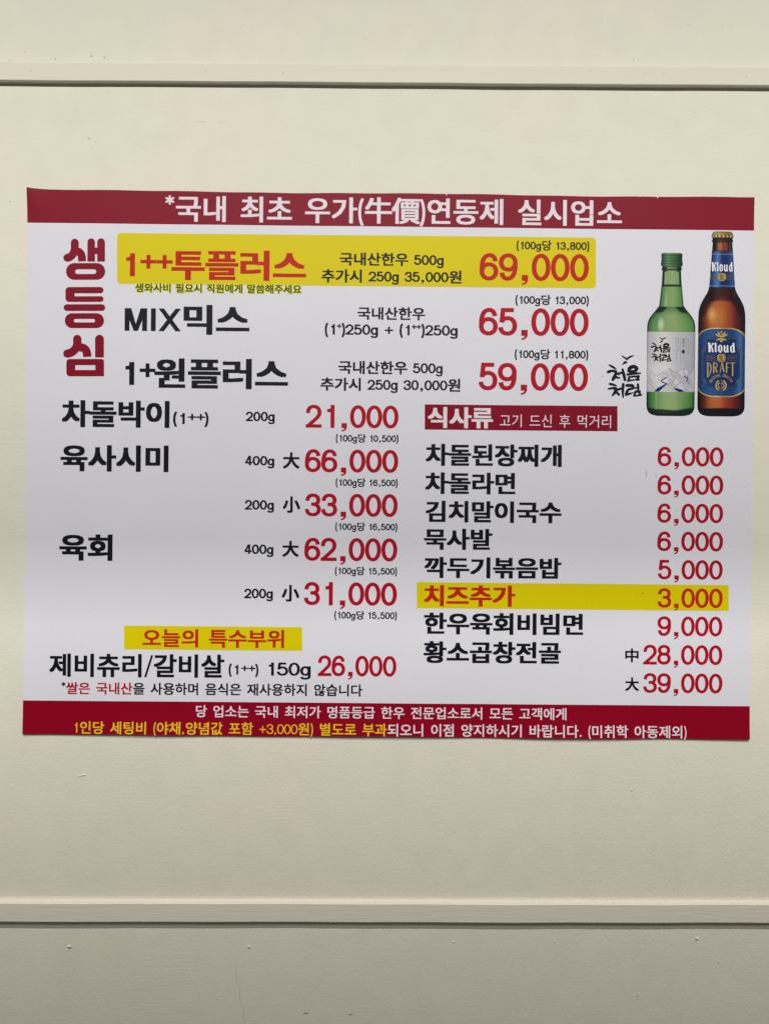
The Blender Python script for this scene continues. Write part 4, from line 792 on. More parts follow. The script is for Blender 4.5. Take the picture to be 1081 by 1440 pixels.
'박': ((669, 827, 669, 281, 752, 281, 752, 523, 885, 523, 885, 592, 752, 592, 752, 827, 164, 233, 164, 165, 669, 165, 669, -78, 752, -78, 752, 233, 87, 770, 87, 342, 506, 342, 506, 770, 424, 770, 424, 629, 169, 629, 169, 770, 169, 563, 424, 563, 424, 409, 169, 409), (9, 13, 8, 9, 10, 13, 10, 12, 13, 11, 12, 10, 15, 21, 14, 15, 20, 21, 19, 17, 18, 19, 16, 17, 15, 22, 20, 22, 19, 20, 22, 23, 19, 23, 16, 19, 15, 25, 22, 24, 16, 23, 15, 24, 25, 15, 16, 24, 1, 7, 0, 1, 6, 7, 1, 3, 6, 3, 5, 6, 3, 4, 5, 1, 2, 3)),
'반': ((669, 826, 669, 162, 752, 162, 752, 484, 885, 484, 885, 553, 752, 553, 752, 826, 189, 226, 189, -58, 792, -58, 792, 10, 271, 10, 271, 226, 87, 761, 87, 314, 506, 314, 506, 761, 424, 761, 424, 610, 169, 610, 169, 761, 169, 545, 424, 545, 424, 381, 169, 381), (15, 21, 14, 15, 20, 21, 19, 17, 18, 19, 16, 17, 15, 22, 20, 22, 19, 20, 22, 23, 19, 23, 16, 19, 15, 25, 22, 24, 16, 23, 15, 24, 25, 15, 16, 24, 1, 7, 0, 1, 6, 7, 1, 3, 6, 3, 5, 6, 3, 4, 5, 1, 2, 3, 9, 13, 8, 9, 12, 13, 9, 11, 12, 9, 10, 11)),
'발': ((180, -1, 180, -68, 784, -68, 784, -1, 261, -1, 261, 97, 752, 97, 752, 317, 178, 317, 178, 251, 670, 251, 670, 159, 180, 159, 87, 789, 87, 395, 506, 395, 506, 789, 424, 789, 424, 660, 169, 660, 169, 789, 169, 595, 424, 595, 424, 462, 169, 462, 669, 827, 669, 360, 752, 360, 752, 564, 885, 564, 885, 632, 752, 632, 752, 827), (14, 20, 13, 14, 19, 20, 18, 16, 17, 18, 15, 16, 14, 21, 19, 21, 18, 19, 21, 22, 18, 22, 15, 18, 14, 24, 21, 23, 15, 22, 14, 23, 24, 14, 15, 23, 26, 32, 25, 26, 31, 32, 26, 28, 31, 28, 30, 31, 28, 29, 30, 26, 27, 28, 9, 7, 8, 9, 10, 7, 10, 6, 7, 11, 6, 10, 0, 5, 12, 5, 11, 12, 5, 6, 11, 0, 4, 5, 1, 4, 0, 1, 3, 4, 1, 2, 3)),
'밥': ((669, 827, 669, 330, 752, 330, 752, 549, 885, 549, 885, 619, 752, 619, 752, 827, 87, 781, 87, 370, 506, 370, 506, 781, 424, 781, 424, 649, 169, 649, 169, 781, 169, 583, 424, 583, 424, 437, 169, 437, 182, 288, 182, -66, 752, -66, 752, 288, 669, 288, 669, 180, 264, 180, 264, 288, 264, 114, 669, 114, 669, 2, 264, 2), (9, 15, 8, 9, 14, 15, 13, 11, 12, 13, 10, 11, 9, 16, 14, 16, 13, 14, 16, 17, 13, 17, 10, 13, 9, 19, 16, 18, 10, 17, 9, 18, 19, 9, 10, 18, 21, 27, 20, 21, 26, 27, 25, 23, 24, 25, 22, 23, 21, 28, 26, 28, 25, 26, 28, 29, 25, 29, 22, 25, 21, 31, 28, 30, 22, 29, 21, 30, 31, 21, 22, 30, 1, 7, 0, 1, 6, 7, 1, 3, 6, 3, 5, 6, 3, 4, 5, 1, 2, 3)),
'별': ((213, 1, 213, -66, 827, -66, 827, 1, 295, 1, 295, 96, 793, 96, 793, 311, 211, 311, 211, 245, 711, 245, 711, 159, 213, 159, 177, 591, 421, 591, 421, 458, 177, 458, 711, 634, 711, 534, 503, 534, 503, 634, 94, 785, 94, 391, 503, 391, 503, 469, 711, 469, 711, 355, 793, 355, 793, 827, 711, 827, 711, 698, 503, 698, 503, 785, 421, 785, 421, 656, 177, 656, 177, 785), (30, 28, 29, 30, 27, 28, 22, 36, 21, 22, 35, 36, 34, 32, 33, 34, 31, 32, 34, 30, 31, 34, 17, 30, 17, 27, 30, 22, 13, 35, 13, 34, 35, 13, 20, 34, 20, 17, 34, 13, 14, 20, 14, 19, 20, 18, 27, 17, 22, 16, 13, 15, 19, 14, 15, 18, 19, 15, 24, 18, 24, 25, 18, 25, 27, 18, 15, 23, 24, 26, 27, 25, 22, 15, 16, 22, 23, 15, 9, 7, 8, 9, 10, 7, 10, 6, 7, 11, 6, 10, 0, 5, 12, 5, 11, 12, 5, 6, 11, 0, 4, 5, 1, 4, 0, 1, 3, 4, 1, 2, 3)),
'볶': ((240, 642, 678, 642, 678, 538, 240, 538, 158, 809, 158, 471, 417, 471, 417, 375, 50, 375, 50, 308, 867, 308, 867, 375, 500, 375, 500, 471, 760, 471, 760, 809, 678, 809, 678, 706, 240, 706, 240, 809, 132, 227, 132, 159, 352, 159, 352, -77, 433, -77, 433, 227, 476, 227, 476, 159, 689, 159, 689, -77, 771, -77, 771, 227), (21, 25, 20, 21, 22, 25, 22, 24, 25, 23, 24, 22, 27, 31, 26, 27, 28, 31, 28, 30, 31, 29, 30, 28, 5, 19, 4, 5, 18, 19, 17, 15, 16, 17, 14, 15, 5, 0, 18, 0, 17, 18, 0, 1, 17, 1, 14, 17, 5, 3, 0, 2, 14, 1, 5, 2, 3, 5, 14, 2, 6, 14, 5, 7, 13, 6, 13, 14, 6, 7, 12, 13, 9, 7, 8, 9, 12, 7, 9, 11, 12, 9, 10, 11)),
'부': ((49, 291, 49, 224, 416, 224, 416, -78, 498, -78, 498, 224, 869, 224, 869, 291, 153, 790, 153, 399, 765, 399, 765, 790, 682, 790, 682, 666, 235, 666, 235, 790, 235, 599, 682, 599, 682, 467, 235, 467), (9, 15, 8, 9, 14, 15, 13, 11, 12, 13, 10, 11, 9, 16, 14, 16, 13, 14, 16, 17, 13, 17, 10, 13, 9, 19, 16, 18, 10, 17, 9, 18, 19, 9, 10, 18, 1, 7, 0, 1, 6, 7, 2, 6, 1, 3, 5, 2, 5, 6, 2, 3, 4, 5)),
'비': ((101, 750, 101, 139, 527, 139, 527, 750, 445, 750, 445, 512, 184, 512, 184, 750, 184, 446, 445, 446, 445, 208, 184, 208, 707, 827, 707, -79, 790, -79, 790, 827), (13, 15, 12, 13, 14, 15, 1, 7, 0, 1, 6, 7, 5, 3, 4, 5, 2, 3, 1, 8, 6, 8, 5, 6, 8, 9, 5, 9, 2, 5, 1, 11, 8, 10, 2, 9, 1, 10, 11, 1, 2, 10)),
'빔': ((207, 251, 207, -65, 791, -65, 791, 251, 710, 185, 710, 3, 288, 3, 288, 185, 97, 780, 97, 360, 520, 360, 520, 780, 438, 780, 438, 642, 179, 642, 179, 780, 179, 575, 438, 575, 438, 427, 179, 427, 708, 826, 708, 300, 791, 300, 791, 826), (9, 15, 8, 9, 14, 15, 13, 11, 12, 13, 10, 11, 9, 16, 14, 16, 13, 14, 16, 17, 13, 17, 10, 13, 9, 19, 16, 18, 10, 17, 9, 18, 19, 9, 10, 18, 21, 23, 20, 21, 22, 23, 1, 7, 0, 7, 3, 0, 7, 4, 3, 4, 2, 3, 1, 6, 7, 5, 2, 4, 1, 5, 6, 1, 2, 5)),
'사': ((662, 827, 662, -78, 745, -78, 745, 390, 893, 390, 893, 461, 745, 461, 745, 827, 271, 749, 271, 587, 240, 423, 156, 279, 37, 182, 88, 115, 183, 187, 260, 290, 313, 415, 366, 298, 441, 201, 532, 133, 583, 199, 466, 292, 384, 430, 353, 587, 353, 749), (9, 24, 8, 9, 23, 24, 10, 23, 9, 10, 22, 23, 10, 16, 22, 16, 21, 22, 11, 16, 10, 11, 15, 16, 17, 21, 16, 18, 21, 17, 18, 20, 21, 11, 14, 15, 12, 14, 11, 19, 20, 18, 12, 13, 14, 1, 7, 0, 1, 6, 7, 1, 3, 6, 3, 5, 6, 3, 4, 5, 1, 2, 3)),
'산': ((669, 827, 669, 159, 752, 159, 752, 480, 885, 480, 885, 550, 752, 550, 752, 827, 190, 223, 190, -58, 792, -58, 792, 10, 274, 10, 274, 223, 272, 772, 272, 661, 244, 529, 166, 421, 46, 350, 91, 284, 188, 338, 265, 416, 316, 513, 368, 425, 442, 355, 535, 306, 577, 372, 461, 439, 382, 539, 354, 658, 354, 772), (15, 30, 14, 15, 29, 30, 16, 29, 15, 16, 28, 29, 16, 22, 28, 22, 27, 28, 17, 22, 16, 17, 21, 22, 23, 27, 22, 23, 26, 27, 24, 26, 23, 18, 21, 17, 18, 20, 21, 24, 25, 26, 19, 20, 18, 1, 7, 0, 1, 6, 7, 1, 3, 6, 3, 5, 6, 3, 4, 5, 1, 2, 3, 9, 13, 8, 9, 12, 13, 9, 11, 12, 9, 10, 11)),
'살': ((180, -1, 180, -68, 784, -68, 784, -1, 261, -1, 261, 97, 752, 97, 752, 314, 178, 314, 178, 248, 670, 248, 670, 159, 180, 159, 271, 796, 271, 725, 243, 599, 164, 498, 45, 431, 86, 364, 185, 416, 262, 491, 314, 585, 365, 503, 439, 437, 531, 392, 574, 456, 458, 518, 381, 611, 353, 726, 353, 796, 669, 827, 669, 355, 752, 355, 752, 561, 885, 561, 885, 630, 752, 630, 752, 827), (14, 29, 13, 14, 28, 29, 14, 27, 28, 15, 27, 14, 15, 21, 27, 21, 26, 27, 16, 21, 15, 16, 20, 21, 22, 26, 21, 22, 25, 26, 23, 25, 22, 17, 20, 16, 17, 19, 20, 23, 24, 25, 18, 19, 17, 31, 37, 30, 31, 36, 37, 31, 33, 36, 33, 35, 36, 33, 34, 35, 31, 32, 33, 9, 7, 8, 9, 10, 7, 10, 6, 7, 11, 6, 10, 0, 5, 12, 5, 11, 12, 5, 6, 11, 0, 4, 5, 1, 4, 0, 1, 3, 4, 1, 2, 3)),
'생': ((539, 809, 539, 297, 617, 297, 617, 516, 733, 516, 733, 268, 812, 268, 812, 826, 733, 826, 733, 584, 617, 584, 617, 809, 515, 248, 354, 229, 250, 173, 213, 86, 250, -1, 354, -57, 515, -76, 676, -57, 780, -1, 817, 86, 780, 173, 676, 229, 515, 184, 632, 172, 707, 139, 734, 86, 707, 33, 632, 0, 515, -12, 398, 0, 322, 33, 295, 86, 322, 139, 398, 172, 239, 770, 239, 649, 216, 546, 152, 449, 50, 378, 95, 314, 175, 364, 237, 433, 280, 515, 321, 442, 381, 382, 458, 339, 502, 403, 403, 464, 341, 551, 319, 649, 319, 770), (13, 23, 12, 14, 23, 13, 14, 24, 23, 24, 22, 23, 14, 35, 24, 25, 22, 24, 15, 34, 14, 34, 35, 14, 25, 26, 22, 26, 21, 22, 15, 33, 34, 27, 21, 26, 16, 33, 15, 16, 32, 33, 28, 21, 27, 28, 20, 21, 16, 31, 32, 29, 20, 28, 16, 30, 31, 30, 20, 29, 17, 30, 16, 30, 19, 20, 17, 19, 30, 18, 19, 17, 37, 52, 36, 37, 51, 52, 38, 51, 37, 38, 50, 51, 38, 49, 50, 39, 44, 38, 44, 49, 38, 39, 43, 44, 45, 49, 44, 45, 48, 49, 40, 43, 39, 46, 48, 45, 40, 42, 43, 46, 47, 48, 41, 42, 40, 9, 7, 8, 9, 6, 7, 1, 11, 0, 1, 10, 11, 1, 3, 10, 3, 9, 10, 3, 4, 9, 4, 6, 9, 1, 2, 3, 5, 6, 4)),
'서': ((712, 827, 712, 520, 502, 520, 502, 452, 712, 452, 712, -79, 794, -79, 794, 827, 283, 749, 283, 587, 252, 422, 169, 278, 49, 180, 101, 113, 196, 186, 273, 290, 326, 416, 379, 297, 455, 199, 550, 129, 600, 196, 481, 288, 398, 427, 367, 587, 367, 749), (1, 7, 0, 1, 6, 7, 9, 24, 8, 9, 23, 24, 10, 23, 9, 10, 22, 23, 3, 1, 2, 3, 4, 1, 4, 6, 1, 5, 6, 4, 10, 16, 22, 16, 21, 22, 11, 16, 10, 11, 15, 16, 17, 21, 16, 18, 21, 17, 11, 14, 15, 18, 20, 21, 12, 14, 11, 19, 20, 18, 12, 13, 14)),
'세': ((555, 808, 555, 503, 406, 503, 406, 434, 555, 434, 555, -32, 633, -32, 633, 808, 238, 742, 238, 569, 214, 415, 146, 279, 40, 179, 92, 117, 173, 186, 236, 281, 279, 393, 320, 290, 380, 202, 457, 137, 504, 201, 403, 297, 340, 428, 318, 572, 318, 742, 739, 827, 739, -78, 819, -78, 819, 827), (26, 28, 25, 26, 27, 28, 1, 7, 0, 1, 6, 7, 9, 24, 8, 9, 23, 24, 9, 22, 23, 10, 22, 9, 3, 1, 2, 3, 4, 1, 4, 6, 1, 5, 6, 4, 10, 16, 22, 16, 21, 22, 11, 16, 10, 11, 15, 16, 17, 21, 16, 17, 20, 21, 18, 20, 17, 11, 14, 15, 12, 14, 11, 19, 20, 18, 12, 13, 14)),
'소': ((415, 328, 415, 108, 50, 108, 50, 40, 870, 40, 870, 108, 497, 108, 497, 328, 412, 766, 412, 697, 362, 556, 239, 446, 82, 386, 118, 317, 254, 366, 373, 452, 456, 568, 539, 452, 658, 366, 795, 317, 831, 386, 674, 446, 550, 556, 499, 697, 499, 766), (9, 24, 8, 9, 23, 24, 10, 23, 9, 10, 16, 23, 16, 22, 23, 10, 15, 16, 17, 22, 16, 11, 15, 10, 17, 21, 22, 11, 14, 15, 18, 21, 17, 12, 14, 11, 18, 20, 21, 13, 14, 12, 18, 19, 20, 1, 7, 0, 1, 6, 7, 3, 1, 2, 3, 6, 1, 3, 5, 6, 3, 4, 5)),
'수': ((50, 318, 50, 249, 416, 249, 416, -78, 498, -78, 498, 249, 867, 249, 867, 318, 416, 795, 416, 744, 369, 625, 249, 533, 92, 483, 125, 416, 262, 456, 379, 529, 460, 627, 541, 529, 658, 456, 794, 416, 827, 483, 670, 533, 550, 626, 502, 744, 502, 795), (9, 24, 8, 9, 23, 24, 10, 23, 9, 10, 16, 23, 16, 22, 23, 10, 15, 16, 17, 22, 16, 17, 21, 22, 11, 15, 10, 17, 20, 21, 12, 15, 11, 12, 14, 15, 18, 20, 17, 13, 14, 12, 18, 19, 20, 1, 7, 0, 1, 6, 7, 2, 6, 1, 3, 5, 2, 5, 6, 2, 3, 4, 5)),
'스': ((412, 764, 412, 695, 362, 550, 239, 436, 84, 373, 121, 304, 256, 357, 374, 445, 456, 564, 539, 445, 656, 356, 791, 304, 829, 373, 673, 436, 549, 550, 499, 695, 499, 764, 50, 113, 50, 44, 870, 44, 870, 113), (18, 20, 17, 18, 19, 20, 1, 16, 0, 1, 15, 16, 2, 15, 1, 2, 8, 15, 8, 14, 15, 2, 7, 8, 9, 14, 8, 3, 7, 2, 9, 13, 14, 3, 6, 7, 10, 13, 9, 4, 6, 3, 10, 12, 13, 5, 6, 4, 10, 11, 12)),
'습': ((416, 817, 416, 776, 369, 670, 251, 589, 96, 544, 127, 478, 263, 515, 379, 580, 459, 670, 539, 580, 655, 515, 790, 478, 820, 544, 666, 589, 548, 671, 501, 776, 501, 817, 153, 284, 153, -66, 760, -66, 760, 284, 678, 284, 678, 180, 235, 180, 235, 284, 235, 115, 678, 115, 678, 1, 235, 1, 50, 415, 50, 347, 867, 347, 867, 415), (18, 24, 17, 18, 23, 24, 22, 20, 21, 22, 19, 20, 18, 25, 23, 25, 22, 23, 25, 26, 22, 26, 19, 22, 18, 28, 25, 27, 19, 26, 18, 27, 28, 18, 19, 27, 30, 32, 29, 30, 31, 32, 1, 16, 0, 1, 15, 16, 2, 15, 1, 2, 14, 15, 2, 8, 14, 8, 13, 14, 3, 8, 2, 3, 7, 8, 9, 13, 8, 9, 12, 13, 4, 7, 3, 4, 6, 7, 10, 12, 9, 5, 6, 4, 10, 11, 12)),
'시': ((288, 749, 288, 587, 255, 419, 168, 275, 45, 179, 96, 110, 195, 182, 275, 286, 331, 413, 387, 293, 466, 195, 562, 128, 612, 194, 490, 286, 404, 425, 371, 587, 371, 749, 707, 827, 707, -79, 790, -79, 790, 827), (18, 20, 17, 18, 19, 20, 1, 16, 0, 1, 15, 16, 2, 15, 1, 2, 14, 15, 2, 8, 14, 8, 13, 14, 3, 8, 2, 3, 7, 8, 9, 13, 8, 10, 13, 9, 10, 12, 13, 3, 6, 7, 4, 6, 3, 11, 12, 10, 4, 5, 6)),
'식': ((285, 784, 285, 696, 256, 567, 177, 459, 58, 386, 100, 320, 198, 375, 275, 453, 328, 551, 382, 460, 458, 387, 554, 336, 595, 402, 477, 470, 398, 572, 369, 696, 369, 784, 187, 237, 187, 169, 708, 169, 708, -78, 791, -78, 791, 237, 708, 827, 708, 283, 791, 283, 791, 827), (18, 22, 17, 18, 19, 22, 19, 21, 22, 20, 21, 19, 24, 26, 23, 24, 25, 26, 1, 16, 0, 1, 15, 16, 2, 15, 1, 2, 14, 15, 2, 8, 14, 8, 13, 14, 3, 8, 2, 3, 7, 8, 9, 13, 8, 9, 12, 13, 10, 12, 9, 4, 7, 3, 4, 6, 7, 10, 11, 12, 5, 6, 4)),
'신': ((285, 776, 285, 685, 257, 550, 178, 436, 59, 359, 103, 293, 199, 350, 276, 432, 328, 533, 381, 438, 456, 363, 551, 310, 594, 376, 476, 448, 398, 555, 369, 685, 369, 776, 708, 826, 708, 163, 791, 163, 791, 826, 210, 224, 210, -58, 819, -58, 819, 10, 293, 10, 293, 224), (18, 20, 17, 18, 19, 20, 22, 26, 21, 22, 25, 26, 22, 24, 25, 22, 23, 24, 1, 16, 0, 1, 15, 16, 2, 15, 1, 2, 14, 15, 2, 8, 14, 8, 13, 14, 3, 8, 2, 3, 7, 8, 9, 13, 8, 9, 12, 13, 10, 12, 9, 4, 7, 3, 4, 6, 7, 10, 11, 12, 5, 6, 4)),
'실': ((285, 801, 285, 732, 256, 607, 176, 502, 56, 433, 98, 367, 196, 420, 274, 496, 328, 591, 382, 503, 459, 432, 556, 384, 597, 449, 478, 514, 398, 612, 369, 732, 369, 801, 708, 827, 708, 359, 790, 359, 790, 827, 209, -1, 209, -68, 822, -68, 822, -1, 289, -1, 289, 95, 791, 95, 791, 313, 206, 313, 206, 247, 709, 247, 709, 158, 209, 158), (18, 20, 17, 18, 19, 20, 30, 28, 29, 30, 31, 28, 31, 27, 28, 32, 27, 31, 21, 26, 33, 26, 32, 33, 26, 27, 32, 21, 25, 26, 22, 25, 21, 22, 24, 25, 22, 23, 24, 1, 16, 0, 1, 15, 16, 2, 15, 1, 2, 14, 15, 2, 8, 14, 8, 13, 14, 3, 8, 2, 3, 7, 8, 9, 13, 8, 9, 12, 13, 10, 12, 9, 4, 7, 3, 4, 6, 7, 10, 11, 12, 5, 6, 4)),
'쌀': ((430, 787, 430, 725, 423, 645, 398, 560, 347, 483, 294, 562, 268, 648, 261, 725, 261, 787, 182, 787, 182, 725, 168, 629, 124, 532, 42, 456, 87, 397, 147, 444, 190, 506, 220, 575, 246, 503, 288, 438, 346, 387, 404, 436, 445, 499, 471, 570, 501, 501, 545, 442, 605, 397, 650, 456, 568, 528, 523, 624, 509, 725, 509, 787, 688, 827, 688, 357, 770, 357, 770, 560, 886, 560, 886, 630, 770, 630, 770, 827, 179, -1, 179, -68, 804, -68, 804, -1, 261, -1, 261, 100, 770, 100, 770, 318, 177, 318, 177, 252, 689, 252, 689, 162, 179, 162), (33, 39, 32, 33, 38, 39, 33, 35, 38, 35, 37, 38, 35, 36, 37, 33, 34, 35, 49, 47, 48, 49, 50, 47, 50, 46, 47, 51, 46, 50, 40, 45, 52, 45, 51, 52, 45, 46, 51, 40, 44, 45, 41, 44, 40, 41, 43, 44, 41, 42, 43, 10, 8, 9, 10, 7, 8, 1, 31, 0, 1, 30, 31, 11, 7, 10, 11, 6, 7, 2, 30, 1, 2, 29, 30, 11, 5, 6, 3, 29, 2, 12, 17, 11, 17, 5, 11, 3, 23, 29, 23, 28, 29, 12, 16, 17, 18, 5, 17, 3, 22, 23, 24, 28, 23, 18, 4, 5, 4, 22, 3, 13, 16, 12, 24, 27, 28, 13, 15, 16, 19, 4, 18, 25, 27, 24, 4, 21, 22, 19, 21, 4, 14, 15, 13, 25, 26, 27, 20, 21, 19)),
'씀': ((590, 809, 590, 750, 575, 677, 531, 604, 458, 544, 385, 605, 340, 679, 325, 750, 325, 809, 243, 809, 243, 750, 223, 670, 165, 592, 71, 535, 113, 474, 189, 516, 246, 573, 284, 639, 322, 568, 380, 508, 458, 463, 536, 506, 594, 566, 632, 635, 670, 569, 728, 514, 804, 473, 844, 535, 750, 589, 692, 665, 673, 750, 673, 809, 50, 399, 50, 331, 869, 331, 869, 399, 150, 240, 150, -66, 767, -66, 767, 240, 686, 173, 686, 2, 231, 2, 231, 173), (33, 35, 32, 33, 34, 35, 37, 43, 36, 43, 39, 36, 43, 40, 39, 40, 38, 39, 37, 42, 43, 41, 38, 40, 37, 41, 42, 37, 38, 41, 10, 8, 9, 10, 7, 8, 1, 31, 0, 1, 30, 31, 11, 7, 10, 11, 6, 7, 2, 30, 1, 2, 29, 30, 11, 5, 6, 3, 29, 2, 12, 17, 11, 17, 5, 11, 3, 23, 29, 23, 28, 29, 12, 16, 17, 18, 5, 17, 3, 22, 23, 24, 28, 23, 18, 4, 5, 4, 22, 3, 13, 16, 12, 24, 27, 28, 13, 15, 16, 25, 27, 24, 19, 4, 18, 4, 21, 22, 19, 21, 4, 14, 15, 13, 25, 26, 27, 20, 21, 19)),
'아': ((662, 827, 662, -78, 745, -78, 745, 396, 893, 396, 893, 466, 745, 466, 745, 827, 290, 757, 172, 718, 92, 609, 63, 442, 92, 274, 172, 165, 290, 126, 408, 165, 488, 274, 517, 442, 488, 609, 408, 718, 290, 683, 367, 653, 419, 569, 438, 442, 419, 314, 367, 230, 290, 200, 213, 230, 161, 314, 142, 442, 161, 569, 213, 653), (9, 19, 8, 10, 20, 9, 20, 19, 9, 20, 18, 19, 10, 31, 20, 21, 18, 20, 10, 30, 31, 22, 18, 21, 11, 30, 10, 22, 17, 18, 11, 29, 30, 23, 17, 22, 12, 29, 11, 12, 28, 29, 24, 17, 23, 24, 16, 17, 12, 27, 28, 25, 16, 24, 13, 27, 12, 25, 15, 16, 13, 26, 27, 26, 15, 25, 13, 15, 26, 14, 15, 13, 1, 7, 0, 1, 6, 7, 1, 3, 6, 3, 5, 6, 3, 4, 5, 1, 2, 3)),
'않': ((144, 278, 144, -54, 188, -54, 256, -52, 334, -42, 419, -21, 406, 45, 343, 28, 281, 19, 225, 15, 225, 278, 574, 353, 574, 273, 387, 273, 387, 210, 840, 210, 840, 273, 655, 273, 655, 353, 300, 776, 180, 749, 97, 675, 66, 567, 97, 458, 180, 385, 300, 358, 420, 385, 503, 458, 533, 567, 503, 675, 420, 749, 300, 707, 378, 689, 433, 639, 453, 567, 433, 494, 378, 444, 300, 426, 222, 444, 167, 494, 147, 567, 167, 639, 222, 689, 614, 179, 526, 163, 468, 119, 446, 51, 468, -17, 526, -60, 614, -76, 701, -60, 759, -17, 781, 51, 759, 119, 701, 163, 614, 119, 662, 110, 695, 87, 707, 51, 695, 15, 662, -8, 614, -17, 565, -8, 532, 15, 520, 51, 532, 87, 565, 110, 669, 827, 669, 376, 752, 376, 752, 555, 885, 555, 885, 624, 752, 624, 752, 827), (20, 30, 19, 21, 30, 20, 21, 31, 30, 31, 29, 30, 21, 42, 31, 32, 29, 31, 21, 41, 42, 33, 29, 32, 22, 41, 21, 33, 28, 29, 22, 40, 41, 34, 28, 33, 23, 40, 22, 23, 39, 40, 35, 28, 34, 35, 27, 28, 23, 38, 39, 36, 27, 35, 24, 38, 23, 36, 26, 27, 24, 37, 38, 37, 26, 36, 24, 26, 37, 25, 26, 24, 44, 54, 43, 45, 54, 44, 45, 55, 54, 55, 53, 54, 45, 66, 55, 56, 53, 55, 46, 66, 45, 56, 52, 53, 57, 52, 56, 46, 65, 66, 46, 64, 65, 58, 52, 57, 47, 64, 46, 47, 63, 64, 59, 52, 58, 59, 51, 52, 60, 51, 59, 47, 62, 63, 61, 51, 60, 47, 61, 62, 48, 61, 47, 61, 50, 51, 48, 50, 61, 49, 50, 48, 68, 74, 67, 68, 73, 74, 68, 70, 73, 70, 72, 73, 70, 71, 72, 68, 69, 70, 12, 18, 11, 12, 17, 18, 1, 10, 0, 1, 9, 10, 14, 12, 13, 14, 17, 12, 14, 16, 17, 14, 15, 16, 7, 5, 6, 8, 5, 7, 9, 5, 8, 1, 5, 9, 1, 4, 5, 1, 3, 4, 1, 2, 3)),
'암': ((669, 827, 669, 305, 752, 305, 752, 537, 885, 537, 885, 605, 752, 605, 752, 827, 184, 261, 184, -66, 752, -66, 752, 261, 670, 194, 670, 2, 265, 2, 265, 194, 302, 773, 180, 746, 97, 671, 66, 560, 97, 449, 180, 374, 302, 347, 424, 374, 507, 449, 538, 560, 507, 671, 424, 746, 302, 703, 382, 685, 438, 634, 458, 560, 438, 485, 382, 435, 302, 417, 222, 435, 167, 485, 147, 560, 167, 634, 222, 685), (9, 15, 8, 15, 11, 8, 15, 12, 11, 12, 10, 11, 9, 14, 15, 13, 10, 12, 9, 13, 14, 9, 10, 13, 17, 27, 16, 18, 27, 17, 18, 28, 27, 28, 26, 27, 18, 39, 28, 29, 26, 28, 18, 38, 39, 30, 26, 29, 19, 38, 18, 30, 25, 26, 19, 37, 38, 31, 25, 30, 20, 37, 19, 20, 36, 37, 32, 25, 31, 32, 24, 25, 20, 35, 36, 33, 24, 32, 21, 35, 20, 33, 23, 24, 21, 34, 35, 34, 23, 33, 21, 23, 34, 22, 23, 21, 1, 7, 0, 1, 6, 7, 1, 3, 6, 3, 5, 6, 3, 4, 5, 1, 2, 3)),
'야': ((662, 827, 662, -78, 745, -78, 745, 261, 889, 261, 889, 330, 745, 330, 745, 530, 889, 530, 889, 600, 745, 600, 745, 827, 290, 757, 172, 718, 92, 609, 63, 442, 92, 274, 172, 165, 290, 126, 408, 165, 488, 274, 517, 442, 488, 609, 408, 718, 290, 683, 367, 653, 419, 569, 438, 442, 419, 314, 367, 230, 290, 200, 213, 230, 161, 314, 142, 442, 161, 569, 213, 653), (13, 23, 12, 14, 24, 13, 24, 23, 13, 24, 22, 23, 14, 35, 24, 25, 22, 24, 14, 34, 35, 26, 22, 25, 15, 34, 14, 26, 21, 22, 15, 33, 34, 27, 21, 26, 16, 33, 15, 16, 32, 33, 28, 21, 27, 28, 20, 21, 16, 31, 32, 29, 20, 28, 17, 31, 16, 29, 19, 20, 17, 30, 31, 30, 19, 29, 17, 19, 30, 18, 19, 17, 1, 11, 0, 1, 10, 11, 1, 7, 10, 7, 9, 10, 7, 8, 9, 1, 6, 7, 1, 3, 6, 3, 5, 6, 3, 4, 5, 1, 2, 3)),
'양': ((669, 827, 669, 291, 752, 291, 752, 430, 883, 430, 883, 499, 752, 499, 752, 623, 883, 623, 883, 692, 752, 692, 752, 827, 302, 773, 180, 746, 97, 671, 66, 560, 97, 449, 180, 374, 302, 347, 424, 374, 507, 449, 538, 560, 507, 671, 424, 746, 302, 703, 382, 685, 438, 634, 458, 560, 438, 485, 382, 435, 302, 417, 222, 435, 167, 485, 147, 560, 167, 634, 222, 685, 464, 263, 305, 243, 202, 185, 166, 93, 202, 2, 305, -56, 464, -76, 622, -56, 724, 2, 760, 93, 724, 185, 622, 243, 464, 196, 579, 184, 653, 149, 679, 93, 653, 38, 579, 3, 464, -9, 348, 3, 274, 38, 248, 93, 274, 149, 348, 184), (13, 23, 12, 14, 23, 13, 14, 24, 23, 24, 22, 23, 14, 35, 24, 25, 22, 24, 14, 34, 35, 26, 22, 25, 15, 34, 14, 26, 21, 22, 15, 33, 34, 27, 21, 26, 16, 33, 15, 16, 32, 33, 28, 21, 27, 28, 20, 21, 16, 31, 32, 29, 20, 28, 17, 31, 16, 29, 19, 20, 17, 30, 31, 30, 19, 29, 17, 19, 30, 18, 19, 17, 37, 47, 36, 38, 47, 37, 38, 48, 47, 48, 46, 47, 38, 59, 48, 49, 46, 48, 39, 58, 38, 58, 59, 38, 49, 50, 46, 50, 45, 46, 39, 57, 58, 51, 45, 50, 40, 57, 39, 40, 56, 57, 52, 45, 51, 52, 44, 45, 53, 44, 52, 40, 55, 56, 54, 44, 53, 40, 54, 55, 54, 43, 44, 41, 54, 40, 41, 43, 54, 42, 43, 41, 1, 11, 0, 1, 10, 11, 1, 7, 10, 7, 9, 10, 7, 8, 9, 1, 6, 7, 1, 3, 6, 3, 5, 6, 3, 4, 5, 1, 2, 3)),
